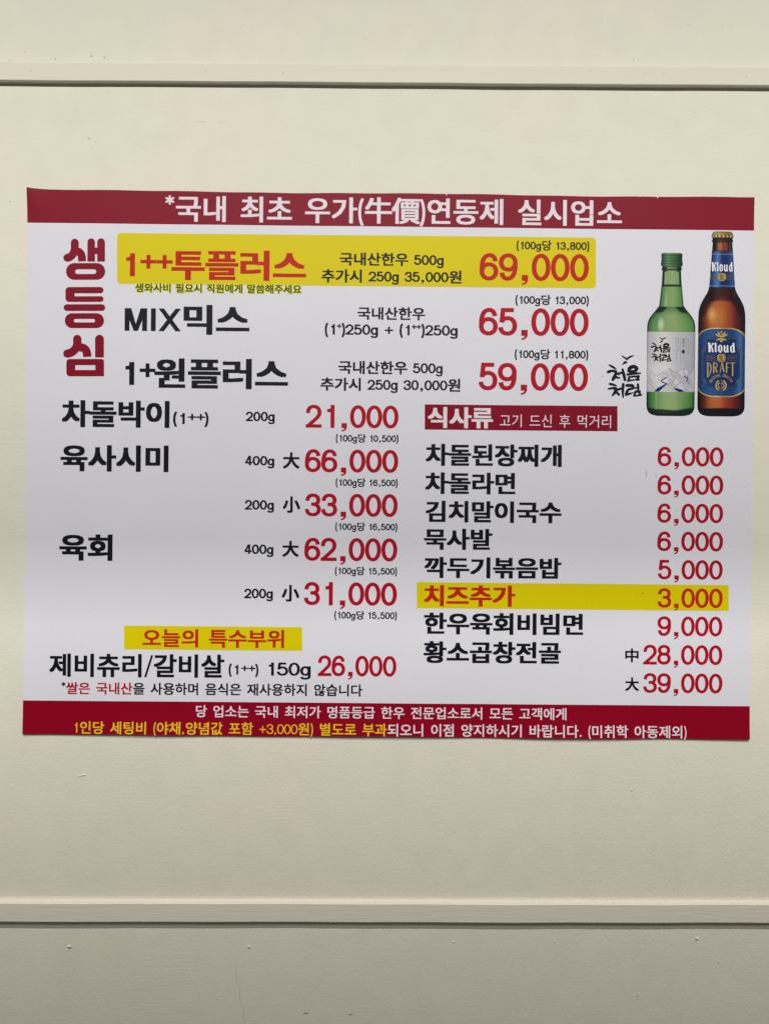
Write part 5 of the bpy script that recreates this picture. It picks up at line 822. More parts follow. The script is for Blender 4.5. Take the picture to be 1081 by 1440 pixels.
'업': ((215, 296, 215, -66, 794, -66, 794, 296, 711, 296, 711, 183, 297, 183, 297, 296, 297, 117, 711, 117, 711, 2, 297, 2, 297, 715, 376, 697, 430, 648, 450, 576, 430, 503, 376, 454, 297, 436, 217, 454, 163, 503, 143, 576, 163, 648, 217, 697, 711, 827, 711, 611, 526, 611, 486, 702, 406, 763, 297, 785, 176, 758, 94, 685, 64, 576, 94, 466, 176, 393, 297, 366, 407, 388, 487, 450, 527, 543, 711, 543, 711, 341, 794, 341, 794, 827), (25, 42, 24, 25, 41, 42, 30, 28, 29, 30, 27, 28, 31, 12, 30, 12, 27, 30, 31, 23, 12, 13, 27, 12, 13, 26, 27, 14, 26, 13, 31, 22, 23, 32, 22, 31, 32, 21, 22, 15, 26, 14, 15, 25, 26, 15, 39, 25, 39, 41, 25, 33, 21, 32, 33, 20, 21, 16, 38, 15, 38, 39, 15, 16, 37, 38, 40, 41, 39, 33, 19, 20, 17, 37, 16, 34, 19, 33, 18, 37, 17, 34, 18, 19, 18, 36, 37, 34, 36, 18, 35, 36, 34, 1, 7, 0, 1, 6, 7, 5, 3, 4, 5, 2, 3, 1, 8, 6, 8, 5, 6, 8, 9, 5, 9, 2, 5, 1, 11, 8, 10, 2, 9, 1, 10, 11, 1, 2, 10)),
'에': ((253, 674, 315, 645, 356, 563, 370, 437, 356, 310, 315, 228, 253, 199, 192, 228, 152, 310, 138, 437, 152, 563, 192, 645, 253, 751, 152, 712, 85, 604, 61, 437, 85, 269, 152, 160, 253, 121, 351, 156, 418, 254, 446, 407, 559, 407, 559, -32, 638, -32, 638, 808, 559, 808, 559, 475, 446, 475, 416, 623, 350, 717, 739, 827, 739, -78, 819, -78, 819, 827), (32, 34, 31, 32, 33, 34, 27, 25, 26, 27, 24, 25, 13, 30, 12, 13, 29, 30, 14, 0, 13, 0, 29, 13, 14, 11, 0, 1, 29, 0, 14, 10, 11, 2, 29, 1, 2, 28, 29, 15, 10, 14, 3, 28, 2, 15, 9, 10, 3, 27, 28, 3, 22, 27, 22, 24, 27, 16, 9, 15, 16, 8, 9, 4, 21, 3, 21, 22, 3, 4, 20, 21, 23, 24, 22, 16, 7, 8, 5, 20, 4, 17, 7, 16, 5, 19, 20, 17, 6, 7, 6, 19, 5, 17, 19, 6, 18, 19, 17)),
'연': ((297, 695, 375, 675, 430, 622, 450, 542, 430, 462, 375, 409, 297, 389, 218, 409, 163, 462, 143, 542, 163, 622, 218, 675, 711, 617, 711, 469, 518, 469, 524, 492, 528, 517, 529, 542, 528, 568, 524, 593, 517, 617, 297, 769, 177, 740, 95, 660, 64, 542, 95, 425, 177, 345, 297, 316, 370, 326, 432, 355, 482, 401, 711, 401, 711, 158, 794, 158, 794, 826, 711, 826, 711, 685, 481, 685, 432, 730, 369, 759, 217, 227, 217, -58, 819, -58, 819, 10, 299, 10, 299, 227), (36, 34, 35, 36, 33, 34, 22, 39, 21, 22, 38, 39, 23, 38, 22, 23, 0, 38, 0, 37, 38, 23, 11, 0, 1, 37, 0, 1, 36, 37, 1, 12, 36, 12, 33, 36, 23, 10, 11, 2, 12, 1, 24, 10, 23, 24, 9, 10, 3, 20, 2, 20, 12, 2, 3, 19, 20, 13, 33, 12, 3, 18, 19, 3, 17, 18, 25, 9, 24, 25, 8, 9, 4, 17, 3, 4, 16, 17, 4, 15, 16, 4, 14, 15, 4, 13, 14, 4, 31, 13, 31, 33, 13, 25, 7, 8, 5, 31, 4, 26, 7, 25, 26, 6, 7, 6, 30, 5, 30, 31, 5, 6, 29, 30, 32, 33, 31, 26, 29, 6, 26, 28, 29, 27, 28, 26, 41, 45, 40, 41, 44, 45, 41, 43, 44, 41, 42, 43)),
'오': ((458, 701, 587, 680, 674, 620, 707, 531, 674, 440, 587, 381, 458, 360, 330, 381, 243, 440, 210, 531, 243, 620, 330, 680, 50, 107, 50, 38, 870, 38, 870, 107, 499, 107, 499, 295, 649, 332, 750, 413, 787, 531, 744, 656, 628, 738, 458, 768, 289, 738, 173, 656, 130, 531, 167, 413, 267, 332, 417, 295, 417, 107), (24, 22, 23, 25, 22, 24, 25, 0, 22, 0, 21, 22, 25, 11, 0, 1, 21, 0, 25, 10, 11, 2, 21, 1, 26, 10, 25, 2, 20, 21, 26, 9, 10, 3, 20, 2, 27, 9, 26, 27, 8, 9, 4, 20, 3, 4, 19, 20, 27, 7, 8, 5, 19, 4, 28, 7, 27, 5, 18, 19, 28, 6, 7, 6, 18, 5, 28, 18, 6, 29, 18, 28, 29, 17, 18, 30, 17, 29, 30, 16, 17, 13, 30, 12, 13, 16, 30, 13, 15, 16, 13, 14, 15)),
'와': ((662, 827, 662, -78, 744, -78, 744, 384, 888, 384, 888, 454, 744, 454, 744, 827, 320, 697, 401, 679, 457, 630, 478, 555, 457, 481, 401, 431, 320, 413, 238, 431, 182, 481, 161, 555, 182, 630, 238, 679, 52, 118, 225, 119, 417, 128, 611, 152, 605, 214, 526, 205, 445, 198, 362, 193, 362, 346, 465, 382, 534, 454, 559, 555, 528, 666, 443, 741, 320, 768, 196, 741, 111, 666, 80, 555, 105, 454, 175, 382, 279, 346, 279, 190, 195, 188, 114, 187, 39, 187), (35, 33, 34, 36, 33, 35, 36, 8, 33, 8, 32, 33, 36, 19, 8, 9, 32, 8, 36, 18, 19, 10, 32, 9, 37, 18, 36, 10, 31, 32, 37, 17, 18, 11, 31, 10, 38, 17, 37, 38, 16, 17, 12, 31, 11, 12, 30, 31, 38, 15, 16, 13, 30, 12, 39, 15, 38, 13, 29, 30, 39, 14, 15, 14, 29, 13, 39, 29, 14, 40, 29, 39, 40, 28, 29, 41, 28, 40, 41, 27, 28, 25, 23, 24, 26, 23, 25, 27, 23, 26, 41, 23, 27, 42, 23, 41, 43, 23, 42, 44, 23, 43, 20, 23, 44, 20, 22, 23, 20, 21, 22, 1, 7, 0, 1, 6, 7, 1, 3, 6, 3, 5, 6, 3, 4, 5, 1, 2, 3)),
'외': ((704, 827, 704, -79, 787, -79, 787, 827, 343, 696, 426, 678, 483, 629, 504, 555, 483, 482, 426, 432, 343, 414, 260, 432, 203, 482, 182, 555, 203, 629, 260, 678, 66, 118, 245, 120, 445, 130, 652, 157, 645, 218, 560, 207, 472, 199, 384, 193, 384, 346, 489, 382, 559, 454, 585, 555, 554, 666, 468, 741, 343, 768, 217, 741, 132, 666, 100, 555, 126, 454, 196, 382, 301, 346, 301, 190, 214, 188, 131, 187, 55, 187), (31, 29, 30, 32, 29, 31, 32, 4, 29, 4, 28, 29, 32, 15, 4, 5, 28, 4, 32, 14, 15, 6, 28, 5, 33, 14, 32, 6, 27, 28, 33, 13, 14, 7, 27, 6, 34, 13, 33, 34, 12, 13, 8, 27, 7, 8, 26, 27, 34, 11, 12, 9, 26, 8, 35, 11, 34, 9, 25, 26, 35, 10, 11, 10, 25, 9, 35, 25, 10, 36, 25, 35, 36, 24, 25, 37, 24, 36, 37, 23, 24, 21, 19, 20, 22, 19, 21, 23, 19, 22, 37, 19, 23, 38, 19, 37, 39, 19, 38, 40, 19, 39, 16, 19, 40, 16, 18, 19, 16, 17, 18, 1, 3, 0, 1, 2, 3)),
'요': ((458, 704, 587, 683, 675, 625, 707, 537, 675, 449, 587, 391, 458, 370, 329, 391, 242, 449, 210, 537, 242, 625, 329, 683, 458, 770, 288, 741, 173, 660, 130, 537, 145, 462, 186, 399, 251, 351, 251, 107, 50, 107, 50, 38, 870, 38, 870, 107, 668, 107, 668, 352, 732, 400, 773, 462, 787, 537, 744, 660, 629, 741, 333, 107, 333, 320, 372, 312, 414, 307, 458, 305, 503, 307, 545, 312, 585, 320, 585, 107), (13, 30, 12, 14, 30, 13, 14, 0, 30, 0, 29, 30, 14, 11, 0, 1, 29, 0, 14, 10, 11, 2, 29, 1, 15, 10, 14, 2, 28, 29, 3, 28, 2, 15, 9, 10, 16, 9, 15, 16, 8, 9, 4, 28, 3, 4, 27, 28, 4, 26, 27, 17, 8, 16, 17, 7, 8, 5, 26, 4, 5, 25, 26, 18, 7, 17, 18, 6, 7, 6, 25, 5, 18, 25, 6, 18, 38, 25, 38, 24, 25, 19, 32, 18, 32, 38, 18, 19, 31, 32, 33, 38, 32, 33, 37, 38, 39, 24, 38, 34, 37, 33, 34, 36, 37, 35, 36, 34, 21, 19, 20, 21, 31, 19, 21, 39, 31, 21, 24, 39, 21, 23, 24, 21, 22, 23)),
'용': ((458, 745, 582, 733, 663, 698, 691, 642, 663, 586, 582, 551, 458, 539, 334, 551, 253, 586, 225, 642, 253, 698, 334, 733, 458, 810, 288, 790, 179, 733, 140, 642, 153, 586, 191, 541, 251, 507, 251, 380, 50, 380, 50, 313, 867, 313, 867, 380, 665, 380, 665, 507, 725, 541, 763, 586, 776, 642, 737, 733, 628, 790, 334, 380, 334, 485, 372, 479, 414, 476, 458, 475, 503, 476, 544, 479, 583, 485, 583, 380, 458, 244, 291, 225, 185, 172, 148, 85, 185, -3, 291, -57, 458, -76, 624, -57, 730, -3, 767, 85, 730, 172, 624, 225, 458, 180, 579, 169, 657, 136, 684, 85, 657, 32, 579, -1, 458, -12, 336, -1, 259, 32, 232, 85, 259, 136, 336, 169), (41, 51, 40, 41, 50, 51, 42, 52, 41, 52, 50, 41, 42, 63, 52, 53, 50, 52, 43, 62, 42, 62, 63, 42, 53, 54, 50, 54, 49, 50, 43, 61, 62, 55, 49, 54, 44, 61, 43, 44, 60, 61, 56, 49, 55, 56, 48, 49, 57, 48, 56, 44, 59, 60, 58, 48, 57, 44, 58, 59, 58, 47, 48, 45, 58, 44, 45, 47, 58, 45, 46, 47, 13, 30, 12, 14, 30, 13, 14, 0, 30, 0, 29, 30, 14, 11, 0, 1, 29, 0, 2, 29, 1, 14, 10, 11, 15, 10, 14, 2, 28, 29, 3, 28, 2, 15, 9, 10, 16, 9, 15, 16, 8, 9, 4, 28, 3, 4, 27, 28, 16, 7, 8, 5, 27, 4, 17, 7, 16, 5, 26, 27, 17, 6, 7, 6, 26, 5, 18, 6, 17, 6, 25, 26, 18, 25, 6, 19, 32, 18, 32, 25, 18, 32, 38, 25, 38, 24, 25, 19, 31, 32, 33, 38, 32, 33, 37, 38, 39, 24, 38, 34, 37, 33, 34, 36, 37, 35, 36, 34, 21, 19, 20, 21, 31, 19, 21, 39, 31, 21, 24, 39, 21, 23, 24, 21, 22, 23)),
'우': ((49, 309, 49, 240, 416, 240, 416, -78, 498, -78, 498, 240, 869, 240, 869, 309, 457, 791, 292, 767, 181, 698, 141, 592, 181, 487, 292, 418, 457, 394, 623, 418, 734, 487, 774, 592, 734, 698, 623, 767, 457, 724, 579, 708, 660, 662, 689, 592, 660, 522, 579, 477, 457, 461, 336, 477, 255, 522, 226, 592, 255, 662, 336, 708), (9, 19, 8, 10, 19, 9, 10, 20, 19, 20, 18, 19, 10, 31, 20, 21, 18, 20, 10, 30, 31, 22, 18, 21, 11, 30, 10, 22, 17, 18, 11, 29, 30, 23, 17, 22, 12, 29, 11, 12, 28, 29, 24, 17, 23, 24, 16, 17, 12, 27, 28, 25, 16, 24, 13, 27, 12, 25, 15, 16, 13, 26, 27, 26, 15, 25, 13, 15, 26, 14, 15, 13, 1, 7, 0, 1, 6, 7, 2, 6, 1, 3, 5, 2, 5, 6, 2, 3, 4, 5)),
'원': ((339, 790, 223, 770, 145, 715, 117, 632, 145, 549, 223, 494, 339, 475, 455, 494, 533, 549, 561, 632, 533, 715, 455, 770, 339, 728, 413, 716, 464, 683, 482, 632, 464, 582, 413, 549, 339, 537, 264, 549, 213, 582, 195, 632, 213, 683, 264, 716, 56, 340, 134, 340, 218, 342, 306, 344, 306, 170, 389, 170, 389, 349, 471, 355, 554, 364, 634, 375, 628, 435, 429, 418, 228, 410, 45, 408, 523, 292, 523, 232, 707, 232, 707, 139, 790, 139, 790, 826, 707, 826, 707, 292, 173, 206, 173, -58, 812, -58, 812, 10, 256, 10, 256, 206), (45, 43, 44, 45, 42, 43, 1, 11, 0, 2, 11, 1, 2, 12, 11, 12, 10, 11, 2, 23, 12, 13, 10, 12, 2, 22, 23, 14, 10, 13, 3, 22, 2, 14, 9, 10, 3, 21, 22, 15, 9, 14, 4, 21, 3, 4, 20, 21, 16, 9, 15, 16, 8, 9, 4, 19, 20, 17, 8, 16, 4, 18, 19, 18, 8, 17, 5, 18, 4, 18, 7, 8, 5, 7, 18, 6, 7, 5, 35, 33, 34, 36, 33, 35, 37, 33, 36, 24, 33, 37, 24, 32, 33, 24, 31, 32, 24, 30, 31, 24, 27, 30, 27, 29, 30, 24, 26, 27, 28, 29, 27, 24, 25, 26, 39, 45, 38, 39, 40, 45, 40, 42, 45, 41, 42, 40, 47, 51, 46, 47, 50, 51, 47, 49, 50, 47, 48, 49)),
'위': ((59, 266, 137, 266, 221, 268, 309, 271, 309, -50, 392, -50, 392, 276, 478, 283, 564, 293, 650, 307, 644, 369, 439, 347, 233, 338, 48, 336, 345, 784, 226, 760, 145, 696, 115, 598, 145, 501, 226, 436, 345, 412, 465, 436, 546, 501, 576, 598, 546, 696, 465, 760, 345, 716, 424, 701, 477, 660, 497, 598, 477, 537, 424, 496, 345, 481, 267, 496, 215, 537, 195, 598, 215, 660, 267, 701, 709, 826, 709, -78, 791, -78, 791, 826), (15, 25, 14, 15, 24, 25, 16, 26, 15, 26, 24, 15, 16, 37, 26, 27, 24, 26, 16, 36, 37, 28, 24, 27, 28, 23, 24, 17, 36, 16, 17, 35, 36, 29, 23, 28, 18, 35, 17, 18, 34, 35, 30, 23, 29, 30, 22, 23, 18, 33, 34, 31, 22, 30, 19, 33, 18, 31, 21, 22, 19, 32, 33, 32, 21, 31, 19, 21, 32, 20, 21, 19, 39, 41, 38, 39, 40, 41, 11, 9, 10, 12, 9, 11, 13, 9, 12, 0, 9, 13, 0, 8, 9, 0, 7, 8, 0, 6, 7, 0, 3, 6, 3, 5, 6, 0, 2, 3, 4, 5, 3, 0, 1, 2)),
'육': ((141, 211, 141, 144, 683, 144, 683, -78, 766, -78, 766, 211, 651, 211, 651, 324, 867, 324, 867, 391, 50, 391, 50, 324, 265, 324, 265, 211, 348, 324, 569, 324, 569, 211, 348, 211, 458, 806, 289, 785, 179, 726, 140, 633, 179, 539, 289, 480, 458, 459, 627, 480, 737, 539, 776, 633, 737, 726, 627, 785, 458, 740, 582, 727, 662, 691, 691, 633, 662, 575, 582, 538, 458, 525, 334, 538, 254, 575, 225, 633, 254, 691, 334, 727), (19, 29, 18, 20, 29, 19, 20, 30, 29, 30, 28, 29, 20, 41, 30, 31, 28, 30, 20, 40, 41, 32, 28, 31, 21, 40, 20, 32, 27, 28, 21, 39, 40, 33, 27, 32, 22, 39, 21, 22, 38, 39, 34, 27, 33, 34, 26, 27, 22, 37, 38, 35, 26, 34, 23, 37, 22, 35, 25, 26, 23, 36, 37, 36, 25, 35, 23, 25, 36, 23, 24, 25, 11, 9, 10, 11, 8, 9, 12, 8, 11, 13, 14, 12, 14, 8, 12, 13, 17, 14, 15, 8, 14, 16, 7, 15, 7, 8, 15, 16, 6, 7, 1, 13, 0, 1, 17, 13, 1, 16, 17, 1, 6, 16, 1, 5, 6, 1, 2, 5, 2, 4, 5, 3, 4, 2)),
'은': ((155, 204, 155, -58, 776, -58, 776, 10, 238, 10, 238, 204, 50, 351, 50, 284, 867, 284, 867, 351, 458, 796, 289, 774, 179, 713, 140, 616, 179, 519, 289, 457, 458, 435, 627, 457, 737, 519, 776, 616, 737, 713, 627, 774, 458, 729, 582, 715, 662, 676, 691, 616, 662, 555, 582, 517, 458, 503, 334, 517, 254, 555, 225, 616, 254, 676, 334, 715), (7, 9, 6, 7, 8, 9, 11, 21, 10, 12, 21, 11, 12, 22, 21, 22, 20, 21, 12, 33, 22, 23, 20, 22, 12, 32, 33, 24, 20, 23, 13, 32, 12, 24, 19, 20, 13, 31, 32, 25, 19, 24, 14, 31, 13, 14, 30, 31, 26, 19, 25, 26, 18, 19, 14, 29, 30, 27, 18, 26, 15, 29, 14, 27, 17, 18, 15, 28, 29, 28, 17, 27, 15, 17, 28, 15, 16, 17, 1, 5, 0, 1, 4, 5, 1, 3, 4, 1, 2, 3)),
'을': ((151, -3, 151, -68, 789, -68, 789, -3, 232, -3, 232, 89, 762, 89, 762, 293, 149, 293, 149, 230, 681, 230, 681, 150, 151, 150, 458, 811, 287, 793, 178, 740, 140, 655, 178, 569, 287, 516, 458, 498, 629, 516, 738, 569, 776, 655, 738, 740, 629, 793, 458, 749, 584, 738, 663, 706, 691, 655, 663, 604, 584, 572, 458, 561, 333, 572, 253, 604, 226, 655, 253, 706, 333, 738, 50, 437, 50, 370, 867, 370, 867, 437), (14, 24, 13, 15, 24, 14, 15, 25, 24, 25, 23, 24, 15, 36, 25, 26, 23, 25, 16, 35, 15, 35, 36, 15, 26, 27, 23, 27, 22, 23, 16, 34, 35, 28, 22, 27, 17, 34, 16, 17, 33, 34, 29, 22, 28, 29, 21, 22, 17, 32, 33, 30, 21, 29, 17, 31, 32, 31, 21, 30, 18, 31, 17, 31, 20, 21, 18, 20, 31, 19, 20, 18, 38, 40, 37, 38, 39, 40, 9, 7, 8, 9, 10, 7, 10, 6, 7, 11, 6, 10, 0, 5, 12, 5, 11, 12, 5, 6, 11, 0, 4, 5, 1, 4, 0, 1, 3, 4, 1, 2, 3)),
'음': ((50, 388, 50, 320, 867, 320, 867, 388, 458, 807, 289, 786, 179, 728, 140, 635, 179, 543, 289, 485, 458, 465, 628, 485, 737, 543, 776, 635, 737, 728, 628, 786, 458, 741, 582, 728, 662, 692, 691, 635, 662, 579, 582, 544, 458, 531, 334, 544, 254, 579, 225, 635, 254, 692, 334, 728, 150, 232, 150, -66, 767, -66, 767, 232, 686, 165, 686, 2, 231, 2, 231, 165), (5, 15, 4, 6, 15, 5, 6, 16, 15, 16, 14, 15, 6, 27, 16, 17, 14, 16, 6, 26, 27, 18, 14, 17, 7, 26, 6, 18, 13, 14, 7, 25, 26, 19, 13, 18, 8, 25, 7, 8, 24, 25, 20, 13, 19, 20, 12, 13, 8, 23, 24, 21, 12, 20, 8, 22, 23, 22, 12, 21, 9, 22, 8, 22, 11, 12, 9, 11, 22, 10, 11, 9, 29, 35, 28, 35, 31, 28, 35, 32, 31, 32, 30, 31, 29, 34, 35, 33, 30, 32, 29, 33, 34, 29, 30, 33, 1, 3, 0, 1, 2, 3)),
'의': ((66, 119, 245, 121, 445, 131, 652, 159, 645, 220, 441, 199, 238, 190, 55, 189, 343, 761, 217, 734, 132, 659, 100, 548, 132, 437, 217, 362, 343, 335, 468, 362, 554, 437, 585, 548, 554, 659, 468, 734, 343, 689, 426, 671, 483, 622, 504, 548, 483, 474, 426, 425, 343, 407, 260, 425, 203, 474, 182, 548, 203, 622, 260, 671, 704, 827, 704, -79, 787, -79, 787, 827), (9, 19, 8, 10, 19, 9, 10, 20, 19, 20, 18, 19, 10, 31, 20, 21, 18, 20, 10, 30, 31, 22, 18, 21, 11, 30, 10, 22, 17, 18, 11, 29, 30, 23, 17, 22, 12, 29, 11, 12, 28, 29, 24, 17, 23, 24, 16, 17, 12, 27, 28, 25, 16, 24, 13, 27, 12, 25, 15, 16, 13, 26, 27, 26, 15, 25, 13, 15, 26, 14, 15, 13, 33, 35, 32, 33, 34, 35, 5, 3, 4, 6, 3, 5, 7, 3, 6, 0, 3, 7, 0, 2, 3, 0, 1, 2)),
'이': ((313, 757, 194, 718, 113, 609, 83, 442, 113, 274, 194, 165, 313, 126, 431, 165, 512, 274, 542, 442, 512, 609, 431, 718, 313, 683, 391, 653, 443, 569, 462, 442, 443, 314, 391, 230, 313, 200, 235, 230, 182, 314, 163, 442, 182, 569, 235, 653, 707, 827, 707, -79, 790, -79, 790, 827), (25, 27, 24, 25, 26, 27, 1, 11, 0, 2, 12, 1, 12, 11, 1, 12, 10, 11, 2, 23, 12, 13, 10, 12, 2, 22, 23, 14, 10, 13, 3, 22, 2, 14, 9, 10, 3, 21, 22, 15, 9, 14, 4, 21, 3, 4, 20, 21, 16, 9, 15, 16, 8, 9, 4, 19, 20, 17, 8, 16, 5, 19, 4, 17, 7, 8, 5, 18, 19, 18, 7, 17, 5, 7, 18, 6, 7, 5)),
'인': ((306, 763, 185, 734, 101, 656, 70, 541, 101, 425, 185, 347, 306, 318, 427, 347, 511, 425, 542, 541, 511, 656, 427, 734, 306, 691, 385, 672, 440, 619, 461, 541, 440, 463, 385, 410, 306, 391, 227, 410, 172, 463, 151, 541, 172, 619, 227, 672, 708, 826, 708, 166, 791, 166, 791, 826, 210, 233, 210, -58, 819, -58, 819, 10, 293, 10, 293, 233), (25, 27, 24, 25, 26, 27, 29, 33, 28, 29, 32, 33, 29, 31, 32, 29, 30, 31, 1, 11, 0, 2, 11, 1, 2, 12, 11, 12, 10, 11, 2, 23, 12, 13, 10, 12, 2, 22, 23, 14, 10, 13, 3, 22, 2, 14, 9, 10, 3, 21, 22, 15, 9, 14, 4, 21, 3, 4, 20, 21, 16, 9, 15, 16, 8, 9, 17, 8, 16, 4, 19, 20, 5, 19, 4, 17, 7, 8, 18, 7, 17, 5, 18, 19, 5, 7, 18, 6, 7, 5)),
'장': ((669, 827, 669, 282, 752, 282, 752, 528, 885, 528, 885, 597, 752, 597, 752, 827, 464, 257, 305, 237, 202, 181, 166, 91, 202, 1, 305, -56, 464, -76, 623, -56, 724, 1, 760, 91, 724, 181, 623, 237, 464, 191, 579, 179, 653, 145, 679, 91, 653, 36, 579, 2, 464, -10, 348, 2, 274, 36, 248, 91, 274, 145, 348, 179, 71, 760, 71, 692, 273, 692, 273, 656, 244, 533, 165, 431, 46, 363, 88, 297, 187, 349, 264, 424, 316, 519, 367, 436, 441, 370, 535, 324, 574, 389, 459, 452, 383, 545, 356, 657, 356, 692, 555, 692, 555, 760), (9, 19, 8, 10, 19, 9, 10, 20, 19, 20, 18, 19, 10, 31, 20, 21, 18, 20, 11, 30, 10, 30, 31, 10, 21, 22, 18, 22, 17, 18, 23, 17, 22, 11, 29, 30, 12, 29, 11, 12, 28, 29, 24, 17, 23, 24, 16, 17, 25, 16, 24, 12, 27, 28, 26, 16, 25, 12, 26, 27, 13, 26, 12, 26, 15, 16, 13, 15, 26, 14, 15, 13, 33, 52, 32, 33, 51, 52, 34, 51, 33, 35, 50, 34, 50, 51, 34, 35, 49, 50, 35, 48, 49, 36, 48, 35, 36, 42, 48, 42, 47, 48, 37, 42, 36, 37, 41, 42, 43, 47, 42, 43, 46, 47, 44, 46, 43, 38, 41, 37, 38, 40, 41, 44, 45, 46, 39, 40, 38, 1, 7, 0, 1, 6, 7, 1, 3, 6, 3, 5, 6, 3, 4, 5, 1, 2, 3)),
'재': ((62, 720, 62, 652, 237, 652, 237, 582, 215, 410, 149, 270, 40, 172, 92, 108, 175, 177, 238, 271, 279, 386, 321, 284, 382, 201, 462, 140, 511, 204, 404, 295, 339, 425, 317, 582, 317, 652, 481, 652, 481, 720, 544, 808, 544, -32, 623, -32, 623, 392, 741, 392, 741, -78, 821, -78, 821, 827, 741, 827, 741, 462, 623, 462, 623, 808), (30, 28, 29, 30, 27, 28, 22, 32, 21, 22, 31, 32, 22, 24, 31, 24, 30, 31, 24, 25, 30, 25, 27, 30, 22, 23, 24, 26, 27, 25, 1, 20, 0, 1, 19, 20, 2, 19, 1, 3, 18, 2, 18, 19, 2, 3, 17, 18, 4, 17, 3, 4, 16, 17, 4, 10, 16, 10, 15, 16, 5, 10, 4, 5, 9, 10, 11, 15, 10, 11, 14, 15, 12, 14, 11, 5, 8, 9, 6, 8, 5, 12, 13, 14, 6, 7, 8)),
'저': ((517, 498, 517, 430, 711, 430, 711, -79, 794, -79, 794, 827, 711, 827, 711, 498, 76, 734, 76, 666, 279, 666, 279, 562, 247, 402, 162, 261, 42, 166, 92, 100, 189, 173, 267, 278, 322, 405, 376, 286, 454, 188, 550, 119, 599, 185, 480, 276, 395, 411, 363, 562, 363, 666, 567, 666, 567, 734), (7, 5, 6, 7, 4, 5, 9, 28, 8, 9, 27, 28, 10, 27, 9, 11, 26, 10, 26, 27, 10, 11, 25, 26, 12, 25, 11, 12, 24, 25, 1, 7, 0, 1, 2, 7, 2, 4, 7, 3, 4, 2, 12, 18, 24, 18, 23, 24, 12, 17, 18, 19, 23, 18, 13, 17, 12, 20, 23, 19, 13, 16, 17, 20, 22, 23, 14, 16, 13, 21, 22, 20, 14, 15, 16)),
'전': ((711, 826, 711, 577, 529, 577, 529, 509, 711, 509, 711, 163, 794, 163, 794, 826, 217, 222, 217, -58, 819, -58, 819, 10, 299, 10, 299, 222, 79, 753, 79, 685, 280, 685, 280, 641, 251, 517, 171, 414, 53, 345, 96, 278, 194, 331, 271, 409, 323, 504, 374, 418, 448, 348, 541, 299, 583, 365, 468, 431, 392, 528, 364, 641, 364, 685, 562, 685, 562, 753), (1, 7, 0, 1, 6, 7, 15, 34, 14, 15, 33, 34, 16, 33, 15, 17, 32, 16, 32, 33, 16, 17, 31, 32, 18, 31, 17, 18, 30, 31, 3, 1, 2, 3, 4, 1, 4, 6, 1, 18, 24, 30, 24, 29, 30, 19, 24, 18, 5, 6, 4, 19, 23, 24, 25, 29, 24, 25, 28, 29, 26, 28, 25, 20, 23, 19, 20, 22, 23, 26, 27, 28, 21, 22, 20, 9, 13, 8, 9, 12, 13, 9, 11, 12, 9, 10, 11)),
'점': ((711, 827, 711, 601, 532, 601, 532, 532, 711, 532, 711, 298, 794, 298, 794, 827, 79, 769, 79, 701, 280, 701, 280, 668, 251, 545, 171, 441, 53, 372, 96, 306, 194, 359, 271, 436, 323, 531, 374, 445, 448, 375, 541, 326, 583, 392, 468, 459, 392, 555, 364, 668, 364, 701, 562, 701, 562, 769, 207, 253, 207, -66, 794, -66, 794, 253, 713, 187, 713, 2, 289, 2, 289, 187), (30, 36, 29, 36, 32, 29, 36, 33, 32, 33, 31, 32, 30, 35, 36, 34, 31, 33, 30, 34, 35, 30, 31, 34, 1, 7, 0, 1, 6, 7, 9, 28, 8, 9, 27, 28, 10, 27, 9, 11, 26, 10, 26, 27, 10, 11, 25, 26, 12, 25, 11, 12, 24, 25, 3, 1, 2, 3, 4, 1, 4, 6, 1, 12, 18, 24, 18, 23, 24, 13, 18, 12, 5, 6, 4, 13, 17, 18, 19, 23, 18, 19, 22, 23, 20, 22, 19, 14, 17, 13, 14, 16, 17, 20, 21, 22, 15, 16, 14)),
'제': ((557, 806, 557, 502, 408, 502, 408, 434, 557, 434, 557, -31, 635, -31, 635, 806, 64, 721, 64, 653, 235, 653, 235, 571, 212, 409, 145, 267, 39, 165, 90, 103, 171, 174, 234, 272, 276, 388, 318, 281, 378, 191, 457, 124, 507, 186, 402, 283, 337, 417, 315, 571, 315, 653, 477, 653, 477, 721, 738, 827, 738, -78, 817, -78, 817, 827), (30, 32, 29, 30, 31, 32, 1, 7, 0, 1, 6, 7, 9, 28, 8, 9, 27, 28, 10, 27, 9, 11, 26, 10, 26, 27, 10, 11, 25, 26, 12, 25, 11, 12, 24, 25, 3, 1, 2, 3, 4, 1, 4, 6, 1, 5, 6, 4, 12, 18, 24, 18, 23, 24, 13, 18, 12, 13, 17, 18, 19, 23, 18, 19, 22, 23, 20, 22, 19, 13, 16, 17, 14, 16, 13, 21, 22, 20, 14, 15, 16)),
'주': ((50, 312, 50, 244, 416, 244, 416, -77, 498, -77, 498, 244, 867, 244, 867, 312, 127, 770, 127, 704, 412, 704, 412, 699, 366, 588, 250, 501, 98, 454, 130, 388, 265, 428, 380, 499, 458, 595, 537, 499, 652, 428, 788, 388, 819, 454, 667, 501, 551, 588, 505, 699, 505, 704, 789, 704, 789, 770), (9, 28, 8, 9, 27, 28, 10, 27, 9, 11, 26, 10, 26, 27, 10, 11, 25, 26, 12, 25, 11, 12, 18, 25, 18, 24, 25, 12, 17, 18, 19, 24, 18, 13, 17, 12, 19, 23, 24, 14, 17, 13, 19, 22, 23, 20, 22, 19, 14, 16, 17, 15, 16, 14, 20, 21, 22, 1, 7, 0, 1, 6, 7, 2, 6, 1, 3, 5, 2, 5, 6, 2, 3, 4, 5)),
